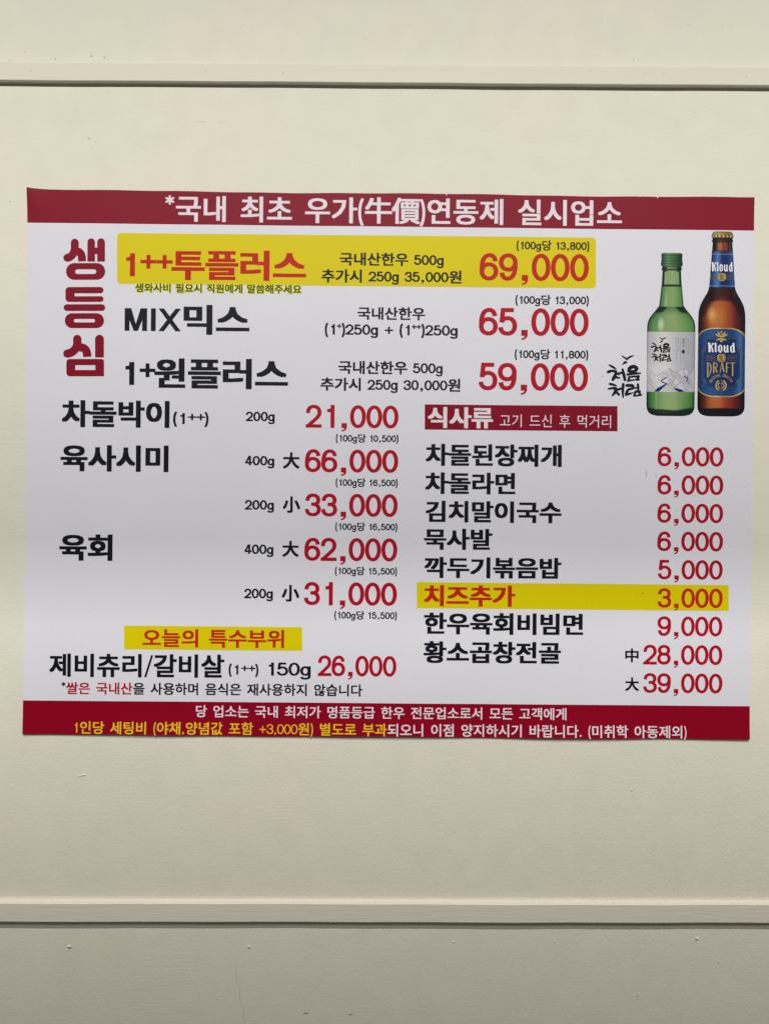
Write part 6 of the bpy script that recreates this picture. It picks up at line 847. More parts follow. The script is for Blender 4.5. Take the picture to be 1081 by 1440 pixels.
'즈': ((118, 737, 118, 669, 416, 669, 416, 630, 366, 495, 243, 390, 90, 334, 124, 267, 259, 315, 378, 398, 460, 510, 543, 400, 662, 318, 798, 271, 832, 337, 676, 393, 552, 496, 502, 630, 502, 669, 800, 669, 800, 737, 50, 111, 50, 42, 870, 42, 870, 111), (22, 24, 21, 22, 23, 24, 1, 20, 0, 1, 19, 20, 2, 19, 1, 3, 18, 2, 18, 19, 2, 3, 17, 18, 4, 17, 3, 4, 10, 17, 10, 16, 17, 4, 9, 10, 11, 16, 10, 11, 15, 16, 5, 9, 4, 12, 15, 11, 5, 8, 9, 12, 14, 15, 6, 8, 5, 12, 13, 14, 7, 8, 6)),
'지': ((79, 734, 79, 665, 289, 665, 289, 551, 256, 395, 170, 256, 50, 162, 98, 96, 195, 167, 276, 270, 332, 394, 389, 278, 469, 184, 568, 118, 614, 184, 492, 271, 406, 401, 373, 551, 373, 665, 584, 665, 584, 734, 707, 827, 707, -78, 790, -78, 790, 827), (22, 24, 21, 22, 23, 24, 1, 20, 0, 1, 19, 20, 2, 19, 1, 3, 18, 2, 18, 19, 2, 3, 17, 18, 4, 17, 3, 4, 16, 17, 4, 10, 16, 10, 15, 16, 5, 10, 4, 5, 9, 10, 11, 15, 10, 12, 15, 11, 12, 14, 15, 5, 8, 9, 6, 8, 5, 12, 13, 14, 6, 7, 8)),
'직': ((84, 764, 84, 696, 291, 696, 291, 661, 262, 539, 182, 436, 62, 367, 105, 303, 204, 355, 282, 430, 335, 524, 388, 437, 465, 368, 561, 320, 603, 385, 484, 449, 404, 545, 375, 661, 375, 696, 579, 696, 579, 764, 708, 827, 708, 280, 791, 280, 791, 827, 187, 232, 187, 164, 708, 164, 708, -78, 791, -78, 791, 232), (22, 24, 21, 22, 23, 24, 26, 30, 25, 26, 27, 30, 27, 29, 30, 28, 29, 27, 1, 20, 0, 1, 19, 20, 2, 19, 1, 3, 18, 2, 18, 19, 2, 3, 17, 18, 4, 17, 3, 4, 16, 17, 4, 10, 16, 10, 15, 16, 5, 10, 4, 5, 9, 10, 11, 15, 10, 11, 14, 15, 12, 14, 11, 6, 9, 5, 6, 8, 9, 12, 13, 14, 7, 8, 6)),
'찌': ((378, 735, 378, 667, 449, 667, 449, 558, 441, 443, 413, 321, 356, 213, 299, 324, 271, 445, 264, 558, 264, 667, 334, 667, 334, 735, 74, 735, 74, 667, 185, 667, 185, 558, 173, 421, 130, 283, 44, 173, 97, 112, 155, 176, 196, 256, 224, 347, 252, 253, 295, 169, 356, 103, 417, 168, 460, 252, 488, 346, 516, 255, 558, 175, 616, 112, 668, 173, 583, 281, 540, 418, 528, 558, 528, 667, 631, 667, 631, 735, 719, 827, 719, -78, 802, -78, 802, 827), (41, 43, 40, 41, 42, 43, 14, 12, 13, 14, 11, 12, 1, 39, 0, 1, 38, 39, 15, 11, 14, 16, 10, 15, 10, 11, 15, 16, 9, 10, 2, 38, 1, 3, 37, 2, 37, 38, 2, 3, 36, 37, 17, 9, 16, 17, 8, 9, 4, 36, 3, 4, 35, 36, 17, 7, 8, 5, 35, 4, 18, 23, 17, 23, 7, 17, 5, 29, 35, 29, 34, 35, 18, 22, 23, 24, 7, 23, 5, 28, 29, 30, 34, 29, 24, 6, 7, 6, 28, 5, 19, 22, 18, 30, 33, 34, 19, 21, 22, 31, 33, 30, 25, 6, 24, 6, 27, 28, 25, 27, 6, 19, 20, 21, 32, 33, 31, 26, 27, 25)),
'차': ((662, 827, 662, -78, 745, -78, 745, 386, 893, 386, 893, 456, 745, 456, 745, 827, 269, 810, 269, 670, 66, 670, 66, 603, 270, 603, 270, 534, 240, 382, 159, 251, 41, 161, 88, 97, 183, 164, 259, 259, 312, 375, 362, 267, 435, 177, 525, 114, 572, 177, 457, 266, 379, 391, 351, 534, 351, 603, 552, 603, 552, 670, 352, 670, 352, 810), (9, 32, 8, 9, 31, 32, 11, 9, 10, 11, 31, 9, 11, 30, 31, 11, 29, 30, 12, 29, 11, 13, 28, 12, 28, 29, 12, 13, 27, 28, 14, 27, 13, 14, 26, 27, 14, 20, 26, 20, 25, 26, 15, 20, 14, 15, 19, 20, 21, 25, 20, 22, 25, 21, 22, 24, 25, 15, 18, 19, 16, 18, 15, 23, 24, 22, 16, 17, 18, 1, 7, 0, 1, 6, 7, 1, 3, 6, 3, 5, 6, 3, 4, 5, 1, 2, 3)),
'창': ((669, 827, 669, 273, 752, 273, 752, 524, 885, 524, 885, 593, 752, 593, 752, 827, 464, 250, 304, 231, 202, 175, 166, 87, 202, -1, 304, -56, 464, -75, 623, -56, 724, -1, 760, 87, 724, 175, 623, 231, 464, 185, 579, 174, 653, 140, 679, 87, 653, 34, 579, 1, 464, -11, 348, 1, 274, 34, 248, 87, 274, 140, 348, 174, 276, 831, 276, 717, 75, 717, 75, 650, 276, 650, 276, 632, 247, 517, 169, 422, 51, 360, 92, 295, 189, 343, 266, 414, 318, 503, 370, 424, 446, 361, 540, 318, 579, 384, 463, 441, 386, 527, 358, 632, 358, 650, 558, 650, 558, 717, 359, 717, 359, 831), (9, 19, 8, 9, 18, 19, 10, 20, 9, 20, 18, 9, 10, 31, 20, 21, 18, 20, 11, 30, 10, 30, 31, 10, 21, 22, 18, 22, 17, 18, 11, 29, 30, 23, 17, 22, 12, 29, 11, 12, 28, 29, 24, 17, 23, 24, 16, 17, 12, 27, 28, 25, 16, 24, 26, 16, 25, 12, 26, 27, 13, 26, 12, 26, 15, 16, 13, 15, 26, 13, 14, 15, 33, 56, 32, 33, 55, 56, 35, 33, 34, 35, 55, 33, 35, 54, 55, 35, 53, 54, 36, 53, 35, 37, 52, 36, 52, 53, 36, 37, 51, 52, 38, 51, 37, 38, 50, 51, 38, 44, 50, 44, 49, 50, 39, 44, 38, 39, 43, 44, 45, 49, 44, 45, 48, 49, 46, 48, 45, 40, 43, 39, 40, 42, 43, 46, 47, 48, 41, 42, 40, 1, 7, 0, 1, 6, 7, 1, 3, 6, 3, 5, 6, 3, 4, 5, 1, 2, 3)),
'채': ((544, 808, 544, -32, 623, -32, 623, 392, 741, 392, 741, -78, 821, -78, 821, 827, 741, 827, 741, 462, 623, 462, 623, 808, 235, 794, 235, 659, 64, 659, 64, 590, 235, 590, 235, 549, 212, 402, 146, 269, 42, 173, 91, 110, 171, 177, 233, 269, 275, 377, 318, 276, 380, 192, 460, 130, 508, 192, 403, 282, 337, 408, 314, 549, 314, 590, 484, 590, 484, 659, 314, 659, 314, 794), (13, 36, 12, 13, 35, 36, 15, 13, 14, 15, 35, 13, 15, 34, 35, 15, 33, 34, 16, 33, 15, 17, 32, 16, 32, 33, 16, 17, 31, 32, 18, 31, 17, 18, 30, 31, 18, 24, 30, 24, 29, 30, 19, 24, 18, 19, 23, 24, 25, 29, 24, 25, 28, 29, 26, 28, 25, 20, 23, 19, 20, 22, 23, 26, 27, 28, 20, 21, 22, 9, 7, 8, 9, 6, 7, 1, 11, 0, 1, 10, 11, 1, 3, 10, 3, 9, 10, 3, 4, 9, 4, 6, 9, 1, 2, 3, 5, 6, 4)),
'초': ((418, 310, 418, 105, 50, 105, 50, 36, 870, 36, 870, 105, 500, 105, 500, 310, 418, 808, 418, 684, 126, 684, 126, 616, 417, 616, 372, 490, 256, 396, 95, 344, 127, 279, 265, 320, 380, 390, 459, 488, 538, 390, 653, 320, 791, 279, 823, 344, 662, 396, 546, 490, 501, 616, 792, 616, 792, 684, 500, 684, 500, 808), (9, 30, 8, 9, 29, 30, 11, 9, 10, 11, 29, 9, 11, 28, 29, 11, 27, 28, 12, 27, 11, 13, 26, 12, 26, 27, 12, 13, 25, 26, 14, 19, 13, 19, 25, 13, 19, 24, 25, 14, 18, 19, 20, 24, 19, 20, 23, 24, 15, 18, 14, 15, 17, 18, 21, 23, 20, 16, 17, 15, 21, 22, 23, 1, 7, 0, 1, 6, 7, 3, 1, 2, 3, 6, 1, 3, 5, 6, 3, 4, 5)),
'최': ((66, 108, 245, 110, 445, 120, 652, 147, 645, 209, 562, 198, 477, 190, 392, 184, 392, 349, 309, 349, 309, 180, 219, 178, 133, 177, 55, 177, 309, 820, 309, 709, 104, 709, 104, 641, 308, 641, 277, 529, 199, 441, 82, 383, 121, 319, 220, 364, 298, 432, 351, 519, 405, 437, 483, 372, 582, 328, 620, 393, 503, 448, 423, 534, 392, 641, 600, 641, 600, 709, 392, 709, 392, 820, 704, 827, 704, -79, 787, -79, 787, 827), (38, 40, 37, 38, 39, 40, 15, 36, 14, 15, 35, 36, 17, 15, 16, 17, 35, 15, 17, 34, 35, 17, 33, 34, 18, 33, 17, 19, 32, 18, 32, 33, 18, 19, 31, 32, 19, 25, 31, 25, 30, 31, 20, 25, 19, 20, 24, 25, 26, 30, 25, 26, 29, 30, 21, 24, 20, 27, 29, 26, 21, 23, 24, 27, 28, 29, 22, 23, 21, 10, 8, 9, 10, 7, 8, 5, 3, 4, 6, 3, 5, 7, 3, 6, 10, 3, 7, 11, 3, 10, 12, 3, 11, 13, 3, 12, 0, 3, 13, 0, 2, 3, 0, 1, 2)),
'추': ((417, 827, 417, 715, 129, 715, 129, 648, 417, 648, 371, 543, 255, 460, 101, 415, 131, 349, 265, 385, 379, 449, 459, 537, 538, 450, 651, 386, 785, 349, 815, 415, 661, 461, 545, 543, 500, 648, 788, 648, 788, 715, 499, 715, 499, 827, 50, 280, 50, 211, 417, 211, 417, -79, 499, -79, 499, 211, 867, 211, 867, 280), (24, 30, 23, 24, 29, 30, 25, 29, 24, 26, 28, 25, 28, 29, 25, 26, 27, 28, 1, 22, 0, 1, 21, 22, 3, 1, 2, 3, 21, 1, 3, 20, 21, 3, 19, 20, 4, 19, 3, 5, 18, 4, 18, 19, 4, 5, 17, 18, 5, 11, 17, 11, 16, 17, 6, 11, 5, 6, 10, 11, 12, 16, 11, 12, 15, 16, 7, 10, 6, 13, 15, 12, 7, 9, 10, 8, 9, 7, 13, 14, 15)),
'취': ((59, 249, 137, 249, 221, 251, 309, 253, 309, -51, 392, -51, 392, 258, 478, 264, 564, 274, 650, 286, 644, 347, 440, 328, 235, 320, 48, 319, 709, 826, 709, -78, 791, -78, 791, 826, 307, 825, 307, 724, 109, 724, 109, 659, 307, 659, 307, 656, 280, 566, 204, 493, 90, 447, 125, 382, 222, 419, 299, 474, 350, 546, 402, 480, 477, 428, 571, 394, 605, 459, 492, 503, 417, 571, 390, 656, 390, 659, 588, 659, 588, 724, 390, 724, 390, 825), (15, 17, 14, 15, 16, 17, 19, 42, 18, 19, 41, 42, 21, 19, 20, 21, 41, 19, 21, 40, 41, 21, 39, 40, 22, 39, 21, 23, 38, 22, 38, 39, 22, 23, 37, 38, 24, 37, 23, 24, 36, 37, 24, 30, 36, 30, 35, 36, 25, 30, 24, 25, 29, 30, 31, 35, 30, 31, 34, 35, 26, 29, 25, 32, 34, 31, 26, 28, 29, 32, 33, 34, 27, 28, 26, 11, 9, 10, 12, 9, 11, 13, 9, 12, 0, 9, 13, 0, 8, 9, 0, 7, 8, 0, 6, 7, 0, 3, 6, 3, 5, 6, 0, 2, 3, 4, 5, 3, 0, 1, 2)),
'츄': ((417, 827, 417, 717, 129, 717, 129, 650, 417, 650, 369, 547, 253, 466, 101, 422, 131, 356, 265, 392, 379, 456, 459, 544, 538, 457, 651, 393, 785, 356, 815, 422, 663, 467, 548, 547, 500, 650, 788, 650, 788, 717, 499, 717, 499, 827, 50, 286, 50, 217, 262, 217, 262, -78, 345, -78, 345, 217, 573, 217, 573, -78, 655, -78, 655, 217, 867, 217, 867, 286), (24, 34, 23, 24, 33, 34, 25, 33, 24, 26, 28, 25, 28, 33, 25, 26, 27, 28, 29, 33, 28, 30, 32, 29, 32, 33, 29, 30, 31, 32, 1, 22, 0, 1, 21, 22, 3, 1, 2, 3, 21, 1, 3, 20, 21, 3, 19, 20, 4, 19, 3, 5, 18, 4, 18, 19, 4, 5, 17, 18, 5, 11, 17, 11, 16, 17, 6, 11, 5, 6, 10, 11, 12, 16, 11, 12, 15, 16, 7, 10, 6, 13, 15, 12, 7, 9, 10, 8, 9, 7, 13, 14, 15)),
'치': ((300, 810, 300, 670, 91, 670, 91, 603, 301, 603, 301, 534, 270, 381, 187, 250, 67, 161, 113, 97, 210, 163, 289, 259, 343, 376, 399, 265, 478, 176, 574, 113, 620, 177, 499, 262, 414, 387, 383, 534, 383, 603, 589, 603, 589, 670, 383, 670, 383, 810, 707, 827, 707, -78, 790, -78, 790, 827), (26, 28, 25, 26, 27, 28, 1, 24, 0, 1, 23, 24, 3, 1, 2, 3, 23, 1, 3, 22, 23, 3, 21, 22, 4, 21, 3, 5, 20, 4, 20, 21, 4, 5, 19, 20, 6, 19, 5, 6, 18, 19, 6, 12, 18, 12, 17, 18, 7, 12, 6, 7, 11, 12, 13, 17, 12, 14, 17, 13, 14, 16, 17, 7, 10, 11, 8, 10, 7, 14, 15, 16, 8, 9, 10)),
'투': ((159, 785, 159, 372, 777, 372, 777, 439, 240, 439, 240, 548, 746, 548, 746, 614, 240, 614, 240, 718, 767, 718, 767, 785, 49, 280, 49, 211, 417, 211, 417, -78, 499, -78, 499, 211, 869, 211, 869, 280), (13, 19, 12, 13, 18, 19, 14, 18, 13, 15, 17, 14, 17, 18, 14, 15, 16, 17, 1, 9, 0, 9, 11, 0, 9, 10, 11, 1, 8, 9, 1, 5, 8, 5, 7, 8, 5, 6, 7, 1, 4, 5, 1, 3, 4, 1, 2, 3)),
'특': ((157, 803, 157, 434, 771, 434, 771, 499, 240, 499, 240, 589, 742, 589, 742, 653, 240, 653, 240, 737, 766, 737, 766, 803, 49, 349, 49, 282, 867, 282, 867, 349, 141, 195, 141, 128, 678, 128, 678, -78, 761, -78, 761, 195), (13, 15, 12, 13, 14, 15, 17, 21, 16, 17, 18, 21, 18, 20, 21, 19, 20, 18, 1, 9, 0, 9, 11, 0, 9, 10, 11, 1, 8, 9, 1, 5, 8, 5, 7, 8, 5, 6, 7, 1, 4, 5, 1, 3, 4, 1, 2, 3)),
'팅': ((102, 760, 102, 330, 175, 330, 348, 332, 486, 339, 614, 356, 605, 423, 483, 407, 350, 400, 185, 398, 185, 515, 507, 515, 507, 581, 185, 581, 185, 693, 532, 693, 532, 760, 708, 826, 708, 267, 791, 267, 791, 826, 492, 253, 329, 234, 226, 178, 189, 89, 226, 0, 329, -57, 492, -76, 654, -57, 759, 0, 796, 89, 759, 178, 654, 234, 492, 188, 610, 176, 686, 142, 713, 89, 686, 35, 610, 1, 492, -11, 373, 1, 298, 35, 271, 89, 298, 142, 373, 176), (18, 20, 17, 18, 19, 20, 22, 32, 21, 22, 31, 32, 23, 33, 22, 33, 31, 22, 23, 44, 33, 34, 31, 33, 24, 43, 23, 43, 44, 23, 34, 35, 31, 35, 30, 31, 24, 42, 43, 36, 30, 35, 25, 42, 24, 25, 41, 42, 37, 30, 36, 37, 29, 30, 38, 29, 37, 25, 40, 41, 39, 29, 38, 25, 39, 40, 26, 39, 25, 39, 28, 29, 26, 28, 39, 27, 28, 26, 1, 14, 0, 14, 16, 0, 14, 15, 16, 1, 13, 14, 1, 10, 13, 10, 12, 13, 10, 11, 12, 1, 9, 10, 7, 5, 6, 8, 5, 7, 9, 5, 8, 1, 5, 9, 1, 4, 5, 1, 3, 4, 1, 2, 3)),
'포': ((124, 376, 124, 310, 416, 310, 416, 104, 50, 104, 50, 34, 870, 34, 870, 104, 498, 104, 498, 310, 791, 310, 791, 376, 652, 376, 652, 672, 793, 672, 793, 740, 122, 740, 122, 672, 262, 672, 262, 376, 345, 672, 570, 672, 570, 376, 345, 376), (17, 15, 16, 17, 14, 15, 18, 14, 17, 19, 20, 18, 20, 14, 18, 19, 23, 20, 21, 14, 20, 22, 13, 21, 13, 14, 21, 22, 12, 13, 1, 19, 0, 1, 23, 19, 1, 22, 23, 1, 12, 22, 1, 11, 12, 1, 10, 11, 2, 10, 1, 3, 9, 2, 9, 10, 2, 3, 8, 9, 5, 3, 4, 5, 8, 3, 5, 7, 8, 5, 6, 7)),
'품': ((129, 542, 129, 474, 786, 474, 786, 542, 653, 542, 653, 730, 789, 730, 789, 798, 126, 798, 126, 730, 262, 730, 262, 542, 345, 730, 570, 730, 570, 542, 345, 542, 686, 151, 686, 2, 231, 2, 231, 151, 150, 217, 150, -66, 767, -66, 767, 217, 499, 217, 499, 323, 867, 323, 867, 390, 50, 390, 50, 323, 417, 323, 417, 217), (29, 27, 28, 29, 26, 27, 30, 26, 29, 31, 25, 30, 25, 26, 30, 31, 24, 25, 21, 19, 20, 19, 31, 20, 19, 24, 31, 19, 23, 24, 19, 16, 23, 16, 22, 23, 21, 18, 19, 17, 22, 16, 21, 17, 18, 21, 22, 17, 9, 7, 8, 9, 6, 7, 10, 6, 9, 11, 12, 10, 12, 6, 10, 11, 15, 12, 13, 6, 12, 14, 5, 13, 5, 6, 13, 14, 4, 5, 1, 11, 0, 1, 15, 11, 1, 14, 15, 1, 4, 14, 1, 3, 4, 1, 2, 3)),
'플': ((151, -4, 151, -68, 789, -68, 789, -4, 232, -4, 232, 79, 762, 79, 762, 278, 149, 278, 149, 216, 681, 216, 681, 139, 151, 139, 50, 424, 50, 357, 867, 357, 867, 424, 129, 563, 129, 499, 786, 499, 786, 563, 653, 563, 653, 735, 789, 735, 789, 799, 126, 799, 126, 735, 262, 735, 262, 563, 345, 735, 570, 735, 570, 563, 345, 563), (14, 16, 13, 14, 15, 16, 26, 24, 25, 26, 23, 24, 27, 23, 26, 28, 29, 27, 29, 23, 27, 28, 32, 29, 30, 23, 29, 31, 22, 30, 22, 23, 30, 31, 21, 22, 18, 28, 17, 18, 32, 28, 18, 31, 32, 18, 21, 31, 18, 20, 21, 18, 19, 20, 9, 7, 8, 9, 10, 7, 10, 6, 7, 11, 6, 10, 0, 5, 12, 5, 11, 12, 5, 6, 11, 0, 4, 5, 1, 4, 0, 1, 3, 4, 1, 2, 3)),
'필': ((75, 389, 248, 392, 436, 402, 623, 423, 619, 483, 576, 478, 532, 474, 486, 471, 486, 700, 576, 700, 576, 765, 90, 765, 90, 700, 179, 700, 179, 458, 65, 457, 259, 700, 406, 700, 406, 466, 259, 460, 709, 827, 709, 358, 792, 358, 792, 827, 205, -1, 205, -68, 825, -68, 825, -1, 287, -1, 287, 97, 792, 97, 792, 314, 203, 314, 203, 248, 710, 248, 710, 158, 205, 158), (21, 23, 20, 21, 22, 23, 33, 31, 32, 33, 34, 31, 34, 30, 31, 35, 30, 34, 24, 29, 36, 29, 35, 36, 29, 30, 35, 24, 28, 29, 25, 28, 24, 25, 27, 28, 25, 26, 27, 12, 10, 11, 12, 9, 10, 13, 9, 12, 14, 16, 13, 16, 9, 13, 14, 19, 16, 17, 9, 16, 18, 8, 17, 8, 9, 17, 18, 7, 8, 5, 3, 4, 6, 3, 5, 7, 3, 6, 18, 3, 7, 19, 3, 18, 14, 3, 19, 15, 3, 14, 0, 3, 15, 0, 2, 3, 0, 1, 2)),
'하': ((273, 816, 273, 682, 45, 682, 45, 614, 578, 614, 578, 682, 356, 682, 356, 816, 316, 540, 202, 513, 124, 440, 95, 332, 124, 223, 202, 151, 316, 124, 429, 151, 507, 223, 536, 332, 507, 440, 429, 513, 316, 471, 389, 453, 438, 404, 457, 332, 438, 260, 389, 211, 316, 193, 243, 211, 193, 260, 174, 332, 193, 404, 243, 453, 663, 827, 663, -78, 745, -78, 745, 386, 893, 386, 893, 455, 745, 455, 745, 827), (9, 19, 8, 10, 19, 9, 10, 20, 19, 20, 18, 19, 10, 31, 20, 21, 18, 20, 10, 30, 31, 22, 18, 21, 11, 30, 10, 22, 17, 18, 11, 29, 30, 23, 17, 22, 12, 29, 11, 12, 28, 29, 24, 17, 23, 24, 16, 17, 12, 27, 28, 25, 16, 24, 13, 27, 12, 25, 15, 16, 26, 15, 25, 13, 26, 27, 13, 15, 26, 14, 15, 13, 33, 39, 32, 33, 38, 39, 33, 35, 38, 35, 37, 38, 35, 36, 37, 33, 34, 35, 1, 7, 0, 1, 6, 7, 3, 1, 2, 3, 6, 1, 3, 5, 6, 3, 4, 5)),
'학': ((669, 827, 669, 261, 752, 261, 752, 508, 885, 508, 885, 577, 752, 577, 752, 827, 319, 617, 205, 597, 130, 540, 102, 454, 130, 368, 205, 311, 319, 291, 432, 311, 508, 368, 535, 454, 508, 540, 432, 597, 319, 553, 391, 541, 439, 506, 456, 454, 439, 402, 391, 368, 319, 356, 247, 368, 199, 402, 182, 454, 199, 506, 247, 541, 164, 212, 164, 144, 669, 144, 669, -78, 752, -78, 752, 212, 278, 831, 278, 731, 52, 731, 52, 664, 586, 664, 586, 731, 361, 731, 361, 831), (9, 19, 8, 10, 19, 9, 10, 20, 19, 20, 18, 19, 10, 31, 20, 21, 18, 20, 22, 18, 21, 10, 30, 31, 11, 30, 10, 22, 17, 18, 11, 29, 30, 23, 17, 22, 12, 29, 11, 12, 28, 29, 24, 17, 23, 24, 16, 17, 12, 27, 28, 25, 16, 24, 12, 26, 27, 26, 16, 25, 13, 26, 12, 26, 15, 16, 13, 15, 26, 14, 15, 13, 33, 37, 32, 33, 34, 37, 34, 36, 37, 35, 36, 34, 39, 45, 38, 39, 44, 45, 41, 39, 40, 41, 44, 39, 41, 43, 44, 41, 42, 43, 1, 7, 0, 1, 6, 7, 1, 3, 6, 3, 5, 6, 3, 4, 5, 1, 2, 3)),
'한': ((278, 826, 278, 716, 52, 716, 52, 649, 586, 649, 586, 716, 361, 716, 361, 826, 319, 600, 205, 579, 130, 520, 102, 431, 130, 342, 205, 284, 319, 263, 432, 284, 507, 342, 535, 431, 507, 520, 432, 579, 319, 535, 391, 522, 439, 486, 456, 431, 439, 376, 391, 341, 319, 328, 247, 341, 199, 376, 182, 431, 199, 486, 247, 522, 669, 826, 669, 148, 752, 148, 752, 460, 885, 460, 885, 529, 752, 529, 752, 826, 189, 202, 189, -58, 792, -58, 792, 10, 271, 10, 271, 202), (9, 19, 8, 10, 19, 9, 10, 20, 19, 20, 18, 19, 10, 31, 20, 21, 18, 20, 22, 18, 21, 10, 30, 31, 11, 30, 10, 22, 17, 18, 23, 17, 22, 11, 29, 30, 12, 29, 11, 12, 28, 29, 24, 17, 23, 24, 16, 17, 12, 27, 28, 25, 16, 24, 13, 27, 12, 25, 15, 16, 13, 26, 27, 26, 15, 25, 13, 15, 26, 14, 15, 13, 33, 39, 32, 33, 38, 39, 33, 35, 38, 35, 37, 38, 35, 36, 37, 33, 34, 35, 41, 45, 40, 41, 44, 45, 41, 43, 44, 41, 42, 43, 1, 7, 0, 1, 6, 7, 3, 1, 2, 3, 6, 1, 3, 5, 6, 3, 4, 5)),
'함': ((278, 834, 278, 731, 52, 731, 52, 664, 586, 664, 586, 731, 361, 731, 361, 834, 184, 231, 184, -66, 752, -66, 752, 231, 670, 164, 670, 2, 265, 2, 265, 164, 319, 619, 205, 599, 129, 543, 102, 458, 129, 373, 205, 317, 319, 297, 432, 317, 508, 373, 535, 458, 508, 543, 432, 599, 319, 555, 391, 543, 439, 509, 456, 458, 439, 406, 391, 372, 319, 360, 247, 372, 199, 406, 182, 458, 199, 509, 247, 543, 669, 827, 669, 282, 752, 282, 752, 517, 885, 517, 885, 587, 752, 587, 752, 827), (9, 15, 8, 15, 11, 8, 15, 12, 11, 12, 10, 11, 9, 14, 15, 13, 10, 12, 9, 13, 14, 9, 10, 13, 17, 27, 16, 18, 27, 17, 18, 28, 27, 28, 26, 27, 18, 39, 28, 29, 26, 28, 18, 38, 39, 30, 26, 29, 19, 38, 18, 30, 25, 26, 19, 37, 38, 31, 25, 30, 20, 37, 19, 20, 36, 37, 32, 25, 31, 32, 24, 25, 20, 35, 36, 33, 24, 32, 21, 35, 20, 33, 23, 24, 21, 34, 35, 34, 23, 33, 21, 23, 34, 22, 23, 21, 41, 47, 40, 41, 46, 47, 41, 43, 46, 43, 45, 46, 43, 44, 45, 41, 42, 43, 1, 7, 0, 1, 6, 7, 3, 1, 2, 3, 6, 1, 3, 5, 6, 3, 4, 5)),
'해': ((542, 806, 542, -34, 620, -34, 620, 378, 736, 378, 736, -78, 815, -78, 815, 827, 736, 827, 736, 446, 620, 446, 620, 806, 273, 544, 173, 517, 104, 445, 79, 338, 104, 230, 173, 158, 273, 131, 374, 158, 442, 230, 467, 338, 442, 445, 374, 517, 273, 474, 335, 456, 377, 408, 393, 338, 377, 267, 335, 219, 273, 202, 211, 219, 169, 267, 153, 338, 169, 408, 211, 456, 232, 800, 232, 672, 48, 672, 48, 604, 497, 604, 497, 672, 314, 672, 314, 800), (13, 23, 12, 14, 23, 13, 14, 24, 23, 24, 22, 23, 14, 35, 24, 25, 22, 24, 14, 34, 35, 26, 22, 25, 15, 34, 14, 26, 21, 22, 15, 33, 34, 27, 21, 26, 16, 33, 15, 16, 32, 33, 28, 21, 27, 28, 20, 21, 16, 31, 32, 29, 20, 28, 17, 31, 16, 29, 19, 20, 17, 30, 31, 30, 19, 29, 17, 19, 30, 18, 19, 17, 37, 43, 36, 37, 42, 43, 39, 37, 38, 39, 42, 37, 39, 41, 42, 39, 40, 41, 9, 7, 8, 9, 6, 7, 1, 11, 0, 1, 10, 11, 1, 3, 10, 3, 9, 10, 3, 4, 9, 4, 6, 9, 1, 2, 3, 5, 6, 4)),
'황': ((287, 834, 287, 749, 68, 749, 68, 686, 587, 686, 587, 749, 369, 749, 369, 834, 461, 202, 301, 186, 200, 138, 165, 62, 200, -14, 301, -61, 461, -77, 621, -61, 722, -14, 757, 62, 722, 138, 621, 186, 461, 140, 576, 131, 648, 104, 673, 62, 648, 20, 576, -6, 461, -15, 345, -6, 273, 20, 248, 62, 273, 104, 345, 131, 327, 592, 397, 583, 443, 559, 459, 521, 443, 482, 397, 458, 327, 449, 257, 458, 211, 482, 195, 521, 211, 559, 257, 583, 327, 649, 215, 634, 142, 590, 116, 521, 137, 459, 196, 415, 287, 394, 287, 322, 202, 320, 120, 319, 45, 319, 55, 253, 229, 255, 424, 265, 620, 290, 614, 348, 534, 338, 452, 331, 369, 326, 369, 394, 459, 416, 517, 459, 538, 521, 512, 590, 439, 634, 668, 826, 668, 213, 751, 213, 751, 485, 883, 485, 883, 554, 751, 554, 751, 826), (9, 19, 8, 9, 18, 19, 10, 20, 9, 20, 18, 9, 10, 31, 20, 21, 18, 20, 11, 30, 10, 30, 31, 10, 21, 22, 18, 22, 17, 18, 23, 17, 22, 11, 29, 30, 12, 29, 11, 12, 28, 29, 24, 17, 23, 24, 16, 17, 12, 27, 28, 25, 16, 24, 12, 26, 27, 26, 16, 25, 13, 26, 12, 26, 15, 16, 13, 15, 26, 13, 14, 15, 45, 68, 44, 46, 68, 45, 46, 32, 68, 32, 67, 68, 46, 43, 32, 33, 67, 32, 47, 43, 46, 33, 66, 67, 34, 66, 33, 47, 42, 43, 47, 41, 42, 35, 66, 34, 48, 41, 47, 48, 40, 41, 36, 66, 35, 36, 65, 66, 48, 39, 40, 37, 65, 36, 37, 64, 65, 49, 39, 48, 49, 38, 39, 38, 64, 37, 49, 64, 38, 49, 63, 64, 50, 63, 49, 51, 63, 50, 51, 62, 63, 60, 58, 59, 61, 58, 60, 62, 58, 61, 51, 58, 62, 52, 58, 51, 53, 58, 52, 54, 58, 53, 55, 58, 54, 55, 57, 58, 55, 56, 57, 70, 76, 69, 70, 75, 76, 70, 72, 75, 72, 74, 75, 72, 73, 74, 70, 71, 72, 1, 7, 0, 1, 6, 7, 3, 1, 2, 3, 6, 1, 3, 5, 6, 3, 4, 5)),
